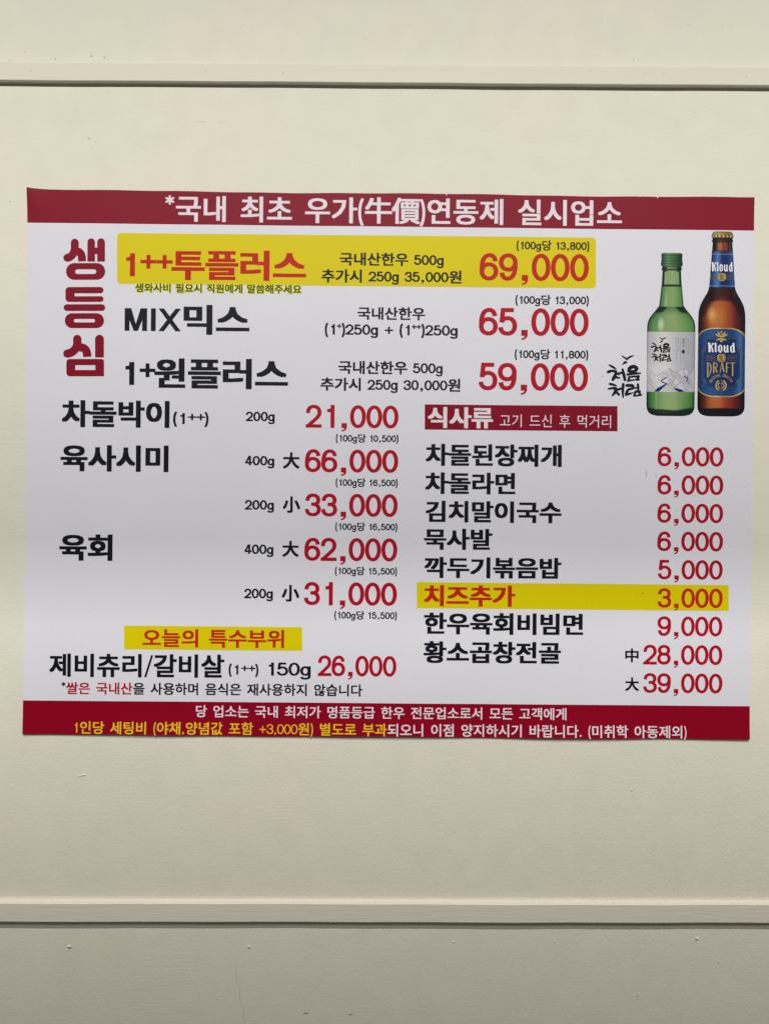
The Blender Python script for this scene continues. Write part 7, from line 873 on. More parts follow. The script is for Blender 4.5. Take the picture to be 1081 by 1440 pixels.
'회': ((308, 826, 308, 716, 74, 716, 74, 649, 623, 649, 623, 716, 391, 716, 391, 826, 704, 827, 704, -78, 787, -78, 787, 827, 348, 533, 421, 520, 469, 484, 487, 430, 469, 376, 421, 341, 348, 328, 276, 341, 228, 376, 210, 430, 228, 484, 276, 520, 348, 598, 235, 577, 159, 518, 132, 430, 154, 350, 215, 294, 308, 265, 308, 168, 219, 166, 134, 164, 55, 164, 67, 94, 248, 96, 448, 106, 652, 130, 646, 192, 563, 183, 477, 176, 391, 171, 391, 266, 483, 295, 544, 351, 566, 430, 538, 518, 462, 577), (9, 11, 8, 9, 10, 11, 25, 48, 24, 26, 48, 25, 26, 12, 48, 12, 47, 48, 26, 23, 12, 13, 47, 12, 26, 22, 23, 14, 47, 13, 27, 22, 26, 14, 46, 47, 15, 46, 14, 27, 21, 22, 28, 21, 27, 28, 20, 21, 16, 46, 15, 16, 45, 46, 28, 19, 20, 17, 45, 16, 17, 44, 45, 29, 19, 28, 29, 18, 19, 18, 44, 17, 29, 44, 18, 29, 43, 44, 30, 43, 29, 30, 42, 43, 31, 42, 30, 40, 38, 39, 41, 38, 40, 42, 38, 41, 31, 38, 42, 32, 38, 31, 33, 38, 32, 34, 38, 33, 35, 38, 34, 35, 37, 38, 35, 36, 37, 1, 7, 0, 1, 6, 7, 3, 1, 2, 3, 6, 1, 3, 5, 6, 3, 4, 5)),
'후': ((50, 240, 50, 172, 417, 172, 417, -79, 499, -79, 499, 172, 870, 172, 870, 240, 458, 604, 300, 586, 199, 535, 164, 453, 199, 371, 300, 321, 458, 303, 616, 321, 717, 371, 752, 453, 717, 535, 616, 586, 458, 541, 571, 531, 641, 501, 666, 453, 641, 406, 571, 376, 458, 366, 345, 376, 275, 406, 250, 453, 275, 501, 345, 531, 417, 832, 417, 724, 93, 724, 93, 656, 820, 656, 820, 724, 499, 724, 499, 832), (9, 19, 8, 10, 19, 9, 10, 20, 19, 20, 18, 19, 10, 31, 20, 21, 18, 20, 11, 30, 10, 30, 31, 10, 21, 22, 18, 22, 17, 18, 11, 29, 30, 23, 17, 22, 12, 29, 11, 12, 28, 29, 24, 17, 23, 24, 16, 17, 12, 27, 28, 25, 16, 24, 12, 26, 27, 26, 16, 25, 13, 26, 12, 26, 15, 16, 13, 15, 26, 14, 15, 13, 33, 39, 32, 33, 38, 39, 35, 33, 34, 35, 38, 33, 35, 37, 38, 35, 36, 37, 1, 7, 0, 1, 6, 7, 2, 6, 1, 3, 5, 2, 5, 6, 2, 3, 4, 5)),
}
for _c, (_n, _k) in GLYPHS.items():
    FONTMESH[(_c, 0.0)] = ([(_n[i] / 1000, _n[i + 1] / 1000) for i in range(0, len(_n), 2)], [tuple(_k[i:i + 3]) for i in range(0, len(_k), 3)])

B1 = (0.078, 0.046)      # heavy Hangul
B2 = (0.046, 0.034)      # medium
B3 = (0.058, 0.042)      # light

# ------------------------------------------------------------------ header
T('*국내 최초 우가(牛價)연동제 실시업소', 232.8, 873.3, 277.3, 312.0, 'rose_white', (0.046, 0.028), 0.100, ref='국', space=.40)

# ------------------------------------------------------------------ vertical heading
def Z(x, y): return (80 + x / 6.8625, 325 + y / 6.8625)
def zs(polys): return [[Z(*q) for q in p] for p in polys]
def heading(parts): return zs(parts)
siot1 = [(181, 116), (181, 165)] + bez((181, 165), (181, 215), (150, 255), (108, 262), 8)
br1 = [(190, 200)] + bez((190, 200), (232, 196), (252, 225), (252, 296), 8)
g1 = stroke(siot1, 76, cap=True) + stroke(br1, 76)
g1 += stroke([(339, 112), (339, 298)], 72) + stroke([(339, 111), (339, 112)], 72, cap=True)[-2:-1] + stroke([(434, 112), (434, 298)], 74) + stroke([(434, 111), (434, 112)], 74, cap=True)[-2:-1]
g1 += [[(360, 163), (415, 163), (415, 226), (360, 226)]]
g1 += ring(rrect(96, 313, 473, 473, 79, 10), rrect(184, 372, 387, 418, 22.9, 10))
shape('heading_letter', heading(g1), 'crimson')
g2 = [rrect(90, 543, 200, 686, 36)[:], rrect(110, 543, 456, 603, 28)[:], rrect(110, 632, 457, 686, 26)[:]]
g2 = ring(rrect(90, 543, 178, 686, (36, 1, 1, 36)), rrect(128, 560, 150, 660, 5)) + [rrect(120, 552, 160, 676, 3), rrect(130, 543, 456, 603, (2, 29, 29, 2)), rrect(130, 632, 457, 686, (2, 26, 26, 2))]
g2 += [rrect(72, 709, 473, 773, 31.9)]
g2 += ring(rrect(83, 795, 461, 938, 71, 10), rrect(170, 850, 375, 884, 16.9, 10))
shape('heading_letter', heading(g2), 'crimson')
siot2 = [(203, 1043), (203, 1085)] + bez((203, 1085), (200, 1135), (160, 1178), (107, 1184), 8)
br2 = [(220, 1125)] + bez((220, 1125), (272, 1118), (300, 1150), (300, 1215), 8)
g3 = stroke(siot2, 80, cap=True) + stroke(br2, 80)
g3 += [rrect(375, 1003, 460, 1221, (42, 42, 1, 1), 9)]
g3 += ring(rrect(98, 1236, 461, 1402, (32, 26, 1, 32)), rrect(183, 1295, 377, 1342, 3))
shape('heading_letter', heading(g3), 'crimson')

# ------------------------------------------------------------------ colour fields
band('highlight_box', 165.6, 837, 328.3, 399.5, 'yellow', rad=5.5, label='yellow rounded box behind the top grade')
band('highlight_box', 585.8, 1023, 818.5, 854.8, 'yellow', label='yellow strip behind the cheese row')
band('highlight_box', 175.5, 425, 879.5, 912.6, 'yellow', label='yellow box behind the special cut line')
band('section_tag', 597, 867, 568.9, 604.2, 'crimson', label='crimson tag above the meals list')

# ------------------------------------------------------------------ left and middle text
T('1⁺⁺투플러스', 178, 430.6, 351, 393.5, 'orange_red', B1, 0.135, track=-.01)
T('생와사비 필요시 직원에게 말씀해주세요', 191, 424, 398.6, 411.4, 'dark_green', (0.045, 0.036), 0.1, halo=('pale_yellow', 1.0), space=.36)
T('MIX믹스', 176, 351, 428, 470, 'black', B1, 0.130, ref='믹', track=-.008)
T('1⁺원플러스', 177, 405.3, 503.5, 546, 'black', B1, 0.135, track=-.01)
T('국내산한우 500g', 477.4, 623.4, 355.5, 374, 'black', B3, 0.130)
T('추가시 250g 35,000원', 452, 648.5, 379, 397.6, 'black', B3, 0.130)
T('국내산한우', 502.6, 597.4, 431.9, 450, 'black', B3, 0.10)
T('(1˖)250g + (1˖˖)250g', 456.6, 643, 454, 474.6, 'black', B3, 0.130, ref='(')
T('국내산한우 500g', 475.7, 622, 507.4, 526, 'black', B3, 0.130)
T('추가시 250g 30,000원', 450.6, 646.8, 531, 549.6, 'black', B3, 0.130)
DB = 0.124
T('69,000', 673.6, 826.8, 356.4, 394.9, 'orange_red', wt=DB, ref='0')
T('65,000', 672.8, 826.4, 433.1, 472.0, 'red', wt=DB, ref='0')
T('59,000', 672.3, 825.5, 510.2, 548.9, 'red', wt=DB, ref='0')
for x0, x1, y0, y1, s in [(725.5, 827.7, 338.6, 354.2, '(100g당 13,800)'), (724, 826.8, 415, 430.6, '(100g당 13,000)'), (723, 826, 491.2, 506.8, '(100g당 11,800)'),
                          (472.3, 560, 610.2, 623.6, '(100g당 10,500)'), (472, 559, 672.4, 685.8, '(100g당 16,500)'), (471.5, 558.5, 734.4, 747.6, '(100g당 16,500)'),
                          (471, 558, 796.6, 809.8, '(100g당 15,500)'), (470, 557.8, 858.6, 872, '(100g당 15,500)')]:
    T(s, x0, x1, y0, y1, 'black', (0.052, 0.038), 0.134, ref='(', space=.26)
T('차돌박이', 87.5, 239, 562.6, 600.6, 'black', B1)
T('(1⁺⁺)', 244, 293.8, 578.8, 600.6, 'black', B3, 0.125, ref='(')
T('육사시미', 86, 237.6, 625.4, 662.6, 'black', B1)
T('육회', 84.5, 159, 751, 788, 'black', B1)
for s, x0, x1, y0, y1 in [('200g', 346, 386.6, 579, 592.4), ('400g', 345, 386, 641, 654.4), ('200g', 344.6, 385.5, 703, 716.6), ('400g', 344, 384.7, 765.3, 778.8), ('200g', 343.8, 384, 827.4, 841)]:
    T(s, x0, x1, y0, y1, 'black', wt=0.138, ref='0')
for s, x0, x1, y0, y1 in [('大', 398, 421.5, 636, 659), ('小', 397.7, 422.3, 698, 721), ('大', 397, 420.3, 760.3, 783), ('小', 396, 421, 822.3, 845.6)]:
    T(s, x0, x1, y0, y1, 'black', (0.062, 0.052))
for s, x0, x1, y0, y1 in [('21,000', 430, 560, 569.3, 601.5), ('66,000', 428.8, 559.6, 631.6, 664), ('33,000', 428.8, 558.8, 693.8, 726), ('62,000', 428, 558.3, 755.9, 788.4), ('31,000', 427.5, 557.8, 818.1, 850.6)]:
    T(s, x0, x1, y0, y1, 'red', wt=DB, ref='0')
T('오늘의 특수부위', 201, 399.6, 884, 909.6, 'orange_red', (.056, .04), space=.38)
T('제비츄리/갈비살', 70.4, 315.7, 918.3, 951, 'black', (0.058, 0.042), 0.1, ref='제갈')
T('(1⁺⁺)', 321.7, 363.7, 932.5, 951.6, 'black', B3, 0.12, ref='(')
T('150g', 378, 437, 931.2, 949.6, 'black', wt=0.122, ref='0')
T('26,000', 447, 557, 921.2, 950.3, 'red', wt=DB, ref='0')
T('*쌀은 국내산을 사용하며 음식은 재사용하지 않습니다', 87.4, 509.5, 958.6, 975.6, 'black', B2, 0.09, ref='쌀은국', space=.40,
  colors=lambda n: 'red' if 1 <= n <= 5 else 'black')

# ------------------------------------------------------------------ right list
T('식사류', 601, 692.5, 572.3, 601.8, 'rose_white', B1)
T('고기 드신 후 먹거리', 702, 857.8, 582.6, 600.6, 'rose_white', (0, 0), ref='기', space=.42)
for s, x0, x1, y0, y1 in [('차돌된장찌개', 598, 788.8, 624, 655), ('차돌라면', 597.3, 723.8, 664, 694.5), ('김치말이국수', 597.8, 788.6, 704, 734.2), ('묵사발', 595.8, 691.6, 743, 772.8),
                          ('깍두기볶음밥', 596, 788.4, 782.8, 812.4), ('한우육회비빔면', 595.6, 819, 861, 891.4), ('황소곱창전골', 595, 787.8, 901, 931.8)]:
    T(s, x0, x1, y0, y1, 'black', (0.076, 0.044))
T('치즈추가', 595.6, 723.8, 822.3, 852.2, 'orange_red', (0.078, 0.046))
T('中', 878, 896.8, 911.4, 931, 'black', (0.05, 0.05))
T('大', 878, 897.2, 952, 971.4, 'black', (0.06, 0.05))
def yp(n): return 860 + n / 8.315
for s, x0, x1, y0, y1 in [('6,000', 923.4, 1015.8, 628.2, 655.6), ('6,000', 923.2, 1015.5, 668, 695.4), ('6,000', 923, 1015.2, 707.8, 735.0), ('6,000', 922.8, 1015, 747.2, 774.8),
                          ('5,000', 923.6, 1014.6, 787.0, 814.4), ('3,000', 923.2, 1014.4, 826.8, 854.2), ('9,000', 923, 1014, 866.2, 894), ('28,000', 903.2, 1014, 906.2, 934), ('39,000', 903.2, 1014, 946, 973.8)]:
    T(s, x0, x1, y0, y1, 'orange_red' if s[0] == '3' and len(s) == 5 else 'red', wt=0.120, ref='0')

# ------------------------------------------------------------------ footer
T('당 업소는 국내 최저가 명품등급 한우 전문업소로서 모든 고객에게', 276, 795.4, 991.2, 1008.2, 'rose_white', (0.034, 0.024), 0.085, space=.40)
line2 = '1인당 세팅비 (야채,양념값 포함 +3,000원) 별도로 부과되오니 이점 양지하시기 바랍니다. (미취학 아동제외)'
cut = len(line2[:line2.index('되오니')].replace(' ', ''))
T(line2, 106.4, 963.5, 1013.4, 1031, 'gold', (0.034, 0.024), 0.088, ref='인당세', space=.40, colors=lambda n: 'gold' if n < cut else 'rose_white')

# ------------------------------------------------------------------ brush lettering and bird
def brush(tr_):
    out = []
    def poly(p): out.append([tr_(*q) for q in p])
    def st(pts, closed=False):
        # smooth the polyline, then sweep a pen of varying width
        P = []
        n = len(pts)
        for i in range(n - 1):
            a = pts[max(0, i - 1)]; b = pts[i]; c = pts[i + 1]; d = pts[min(n - 1, i + 2)]
            for s_ in range(5):
                t = s_ / 5
                P.append(tuple(0.5 * (2 * b[q] + (c[q] - a[q]) * t + (2 * a[q] - 5 * b[q] + 4 * c[q] - d[q]) * t * t + (3 * b[q] - a[q] - 3 * c[q] + d[q]) * t ** 3) for q in range(3)))
        P.append(pts[-1])
        polys = stroke([(p[0], p[1]) for p in P], 1.0, cap=True, widths=[max(10, p[2] * 1.48) for p in P])
        out.extend([[tr_(*q) for q in p] for p in polys])
    poly([(455, 165), (500, 180), (545, 205), (585, 228), (585, 285), (520, 235), (470, 195)])
    poly([(585, 228), (630, 190), (690, 170), (770, 163), (735, 190), (660, 230), (585, 285)])
    poly([(505, 320), (545, 297), (605, 318), (580, 360), (530, 367), (503, 352)])
    poly([(510, 340), (530, 367), (475, 393), (465, 378)])
    for s in ([(180, 395, 28), (260, 440, 36), (340, 490, 16)], [(148, 555, 48), (230, 532, 42), (322, 545, 46), (325, 600, 46), (290, 680, 58), (258, 735, 46)],
              [(310, 655, 34), (360, 685, 36), (420, 695, 22)], [(385, 600, 44), (470, 572, 34)], [(487, 497, 36), (510, 600, 50), (542, 740, 44)],
              [(640, 525, 62), (655, 465, 60), (745, 430, 58), (820, 475, 54), (780, 528, 44), (700, 542, 40), (640, 528, 50)],
              [(602, 615, 40), (750, 592, 42), (900, 585, 24)], [(640, 680, 40), (620, 762, 36)], [(635, 675, 28), (760, 660, 32), (880, 656, 22)], [(850, 660, 50), (825, 735, 44)],
              [(610, 762, 32), (740, 742, 26), (875, 738, 26)],
              [(178, 832, 30), (260, 850, 40), (350, 886, 18)], [(160, 952, 30), (240, 935, 36), (322, 945, 50), (322, 1010, 58), (252, 1100, 28)], [(330, 1015, 40), (400, 1085, 38)],
              [(392, 962, 44), (475, 935, 26)], [(500, 845, 46), (490, 1000, 42), (497, 1145, 26)],
              [(580, 870, 46), (660, 868, 50), (728, 885, 46), (708, 940, 40), (625, 965, 40), (592, 1015, 48), (572, 1078, 52)], [(575, 1088, 34), (650, 1066, 34), (735, 1037, 14)],
              [(762, 935, 30), (840, 918, 24)], [(843, 842, 38), (850, 930, 42), (850, 1010, 34)], [(782, 1022, 36), (756, 1108, 34)], [(790, 1015, 40), (885, 1015, 40)], [(888, 1012, 36), (882, 1088, 36)],
              [(752, 1108, 32), (820, 1108, 28), (922, 1090, 32)]):
        st(s)
    return out
shape('brush_lettering', brush(lambda x, y: (845 + x / 16.63, 490 + y / 16.63)), 'black', label='black brush lettering with a bird beside the bottles')

# ------------------------------------------------------------------ bottle pictures
def interp(prof, y):
    if y <= prof[0][0]: return prof[0][1]
    for (a, p), (b, q) in zip(prof, prof[1:]):
        if y <= b: return p + (q - p) * (y - a) / (b - a)
    return prof[-1][1]
def smooth(a, b, x):
    t = max(0.0, min(1.0, (x - a) / (b - a))); return t * t * (3 - 2 * t)
def mix(a, b, t):
    return tuple(p + (q - p) * t for p, q in zip(a, b))
def grad(stops, t):
    if t <= stops[0][0]: return stops[0][1]
    for (a, p), (b, q) in zip(stops, stops[1:]):
        if t <= b: return mix(p, q, (t - a) / (b - a))
    return stops[-1][1]

def picture(name, cx, prof, col, label, ncol=150, dy=0.5, lift=0.12):
    """cx: photo x of the axis at the profile's middle; rows follow the poster's own axes"""
    y0, y1 = prof[0][0], prof[-1][0]
    ym = (y0 + y1) / 2
    top = P2L(cx + (ym - y0) * 0.0091, y0); bot = P2L(cx - (y1 - ym) * 0.0091, y1)
    nr = int((y1 - y0) / dy)
    V = []; F = []; C = []
    for j in range(nr + 1):
        y = y0 + (y1 - y0) * j / nr
        hw = interp(prof, y)
        t = j / nr
        ax = top[0] + (bot[0] - top[0]) * t; ay = top[1] + (bot[1] - top[1]) * t
        for i in range(ncol + 1):
            s = -1 + 2 * i / ncol
            V.append(at3(ax + s * hw, ay, lift))
            c = col(s, y, s * hw, hw)
            g = (c[0] + c[1] + c[2]) / 3
            c = tuple((q + (g - q) * .16) * .94 for q in c)
            C.append((*ink_rgb(*c), 1.0))
    for j in range(nr):
        for i in range(ncol):
            a = j * (ncol + 1) + i
            F.append((a, a + ncol + 1, a + ncol + 2, a + 1))
    me = bpy.data.meshes.new('m'); me.from_pydata(V, [], F); me.update()
    at = me.color_attributes.new('ink', 'FLOAT_COLOR', 'POINT')
    at.data.foreach_set('color', [c for q in C for c in q])
    o = link(name, me, M_PICT, poster)
    o['label'] = label
    return o

soju_prof = [(356.3, 12.5), (357.2, 14.2), (358.6, 15.0), (362.0, 14.9), (363, 14.3), (364.2, 14.9), (366.4, 14.4), (367.4, 15.2), (369, 14.6), (370, 15.3), (373.4, 15.3), (374.8, 14.4), (375.8, 13.2),
             (377.2, 13.4), (378.6, 14.5), (380, 14.3), (381, 12.9), (400.5, 14.0), (404, 14.4), (418, 15.9), (429.4, 17.0), (431.4, 17.9), (434, 19.7), (437, 22.2), (440.5, 25.0),
             (444, 27.8), (447, 29.9), (450, 31.6), (453.5, 32.9), (457, 33.6), (461, 33.9), (520, 34.0), (572, 33.8), (576, 33.1), (579, 31.8), (581.5, 29.6), (583.4, 26.6), (584.6, 22), (585.2, 17)]
GD = (20, 42, 30)
def soju(s, y, dx, hw):
    # printed photograph of a green bottle
    if y < 376:
        c = grad([(-1, (30, 60, 44)), (-.75, (44, 88, 58)), (-.35, (86, 128, 84)), (-.1, (70, 112, 68)), (.4, (46, 90, 56)), (.8, (26, 52, 40)), (1, (16, 34, 28))], s)
        r = math.sin((y - 358.2) / 3.9 * 2 * math.pi) * .5 + .5
        bow = y - 2.2 * (s * s)
        rr = math.sin((y + 1.0 * s * s - 359) / 3.9 * 2 * math.pi)
        c = mix(c, (24, 52, 36), .55 * smooth(.35, 1, rr))
        c = mix(c, (122, 160, 118), .35 * smooth(.4, 1, -rr) * max(0, 1 - abs(s + .3) * 1.6))
        if y < 358: c = mix(c, (110, 138, 108), .5)
        return c
    if y < 381:
        c = grad([(-1, (18, 34, 28)), (-.6, (34, 60, 46)), (-.4, (110, 136, 112)), (0, (104, 130, 104)), (.5, (70, 96, 76)), (.6, (22, 44, 34)), (1, (14, 28, 24))], s)
        if y > 378.4: c = mix(c, (22, 44, 30), .75)
        return c
    if 467.2 <= y < 551.3 :
        yy = y - 0.9 * 0
        c = grad([(-1, (120, 119, 126)), (-.93, (166, 165, 171)), (-.5, (194, 192, 196)), (-.2, (196, 194, 198)), (.2, (176, 175, 182)), (.6, (164, 164, 174)), (.9, (150, 150, 160)), (1, (120, 120, 130))], s)
        c = mix(c, (205, 203, 206), .5 * smooth(0.5, 0, abs(y - 525) / 60) * smooth(.6, -.4, s))
        return c
    edge = abs(s)
    body = grad([(-1, (24, 50, 30)), (-.93, (36, 78, 42)), (-.8, (66, 118, 62)), (-.55, (98, 144, 84)), (-.2, (126, 156, 98)), (.15, (132, 158, 100)), (.45, (104, 146, 84)), (.75, (78, 130, 64)), (.93, (52, 104, 48)), (1, (22, 46, 30))], s)
    if y < 404:
        # upper neck: pale inner trapezoid with dark glass walls
        inn = .74 if y > 382.5 else .5
        if edge > inn:
            c = mix(body, GD, smooth(inn, inn + .08, edge) * .96)
        else:
            c = mix(body, (134, 160, 104), .6)
            c = mix(c, (150, 176, 132), .5 * smooth(.14, .0, abs(s + .62)))
        if y > 399.8: c = mix(c, (16, 46, 28), smooth(399.8, 401.6, y) * (1 - smooth(403.2, 404, y)) if y < 404 else 0)
        return c
    if y < 431.5:
        c = mix(body, (104, 148, 86), .25)
        c = mix(c, (170, 190, 160), .55 * smooth(.16, .0, abs(s + .46)) * smooth(404, 422, y))
        c = mix(c, GD, .85 * smooth(.86, .98, edge))
        return c
    if y < 467.2:
        lim = 431.5 + 6.0 * smooth(.15, .95, abs(dx) / 17.5) * 1.2
        dark = smooth(.12, .55, abs(dx) / 20) * (1 - smooth(lim - 1, lim + 4.0, y))
        c = mix(body, (120, 156, 88), .30 * smooth(440, 460, y))
        c = mix(c, (38, 88, 46), .5 * (1 - smooth(432, 446, y)) )
        c = mix(c, (22, 34, 32), dark * .95)
        c = mix(c, (184, 194, 180), .85 * smooth(1.0, .2, math.hypot((dx + 14.5) / 6.2, (y - 457) / 13.5)))
        d_edge = hw - abs(dx)
        c = mix(c, GD, .8 * smooth(3.2, .3, d_edge))
        return c
    # below the label
    c = mix(body, (150, 172, 116), .35 * smooth(.55, 0, abs(s + .12)))
    c = mix(c, (164, 186, 140), .4 * smooth(.07, 0, abs(s + .6)))
    cut = 580.5 - 4.6 * (s * s) * .9 - 3.2 + 0.4 * math.sin(s * 7)
    c = mix(c, (20, 34, 36), smooth(cut - 2.2, cut + 1.6, y) * .94)
    c = mix(c, (80, 112, 78), .5 * smooth(.5, 0, abs(s + .3)) * smooth(1.2, 0, abs(y - 580)))
    c = mix(c, GD, .85 * smooth(3.0, .2, hw - abs(dx)))
    return c
sj = picture('bottle_picture', 942.4, soju_prof, soju, 'printed green soju bottle with white mountain label')

def Q(x, y): return (900 + x / 11.08, 460 + y / 11.08)
def qs(polys): return [[Q(*q) for q in p] for p in polys]
def qline(pts, wd=7): return stroke([(float(a), float(b)) for a, b in pts], wd)
# facets of the mountains
shape('mountain_facet', qs([[(92, 640), (140, 740), (150, 890), (100, 830)], [(340, 690), (362, 720), (372, 790), (340, 800)], [(440, 650), (540, 710), (570, 770), (640, 830), (620, 870), (560, 800), (480, 760)],
                         [(430, 800), (520, 800), (490, 900), (520, 940), (430, 900)], [(640, 860), (820, 940), (815, 1005), (720, 1005)], [(560, 710), (660, 770), (690, 790), (650, 830), (600, 800)],
                         [(740, 790), (825, 650), (822, 930), (790, 900)]]), 'grey_facet', .20, sj)
shape('mountain_facet', qs([[(445, 660), (480, 700), (440, 780), (410, 745)], [(260, 765), (335, 700), (340, 800), (270, 800)], [(530, 800), (590, 850), (590, 890), (500, 900)], [(600, 690), (660, 650), (660, 760), (560, 715)],
                         [(670, 650), (740, 700), (700, 760)], [(540, 920), (640, 860), (700, 1005), (660, 1000)]]), 'light_facet', .17, sj)
ml = []
for pts in ([(88, 650), (105, 640), (150, 700), (200, 745), (245, 770)], [(255, 765), (335, 690), (372, 735)], [(372, 705), (440, 648), (520, 700), (600, 760), (640, 820), (680, 800)], [(372, 705), (415, 745), (410, 790)],
            [(545, 710), (600, 670), (665, 645), (700, 660), (760, 700), (790, 690), (825, 640)], [(660, 650), (655, 700), (690, 760)], [(440, 650), (450, 730), (520, 800), (545, 780)], [(440, 790), (430, 870), (520, 940), (620, 860)],
            [(540, 790), (490, 860), (520, 910)], [(640, 850), (700, 900), (760, 960), (825, 940)], [(640, 850), (560, 930)], [(105, 645), (100, 760), (150, 830), (95, 860)], [(95, 870), (160, 900), (220, 990)], [(400, 890), (330, 1000)],
            [(410, 890), (380, 1005)], [(415, 890), (440, 1005)], [(420, 890), (500, 1005)], [(700, 960), (740, 1000)], [(640, 870), (660, 960), (700, 1000)], [(760, 700), (745, 780), (790, 850)], [(820, 690), (780, 850), (815, 900)],
            [(150, 700), (140, 790), (180, 870)], [(550, 160), (550, 580)], [(615, 160), (615, 580)], [(700, 160), (700, 580)]):
    ml += qline(pts, 4.2 if pts[0][1] == 160 else 6)
shape('mountain_line', qs(ml), 'grey_line', .24, sj)
shape('river', qs([[(210, 1005), (250, 955), (350, 905), (395, 878), (412, 885), (340, 950), (280, 1008)], [(500, 945), (560, 958), (640, 980), (680, 1008), (590, 1012), (540, 985)]]
                  + qline([(410, 885), (330, 860), (315, 835), (345, 818), (395, 790)], 15) + qline([(375, 800), (400, 785)], 16) + qline([(668, 775), (715, 785), (728, 815), (700, 855)], 15)
                  + qline([(735, 860), (748, 890)], 9) + qline([(272, 820), (285, 835)], 10) + qline([(375, 715), (415, 740), (408, 775)], 6)), 'navy', .27, sj)
shape('label_lettering', brush(lambda x, y: (914.4 + (x - 130) * .03505, 474.4 + (y - 163) * .03545 + .0095 * (x - 130) * .035)), 'black', .26, sj)
# tiny vertical captions on the label
def vcap(s, x, y0, step, size, mat):
    for n, c in enumerate(s):
        if c == ' ': continue
        u, v = Q(x, y0 + n * step)
        hs = size / 11.08
        T(c, u - hs / 2, u + hs / 2, v, v + hs, mat, (0, 0), lift=.26, name='label_lettering', parent=sj)
vcap('암반수', 662, 178, 50, 42, 'navy')
vcap('부드러운', 735, 178, 38, 20, 'grey_line') if False else None
shape('label_lettering', qs([rrect(725, y, 743, y + 14, 3) for y in (178, 205, 232, 262, 290, 316, 360, 385, 402)] + [rrect(572, y, 592, y + 15, 3) for y in (180, 205, 228, 252, 305, 330, 362)]
                            + [rrect(652, y, 668, y + 12, 3) for y in (435, 480, 505, 540)]), 'grey_line', .25, sj)
shape('label_drop', qs([[(657, 350), (672, 365), (684, 385), (676, 408), (655, 418), (634, 406), (630, 385), (642, 365)]]), 'navy', .25, sj)

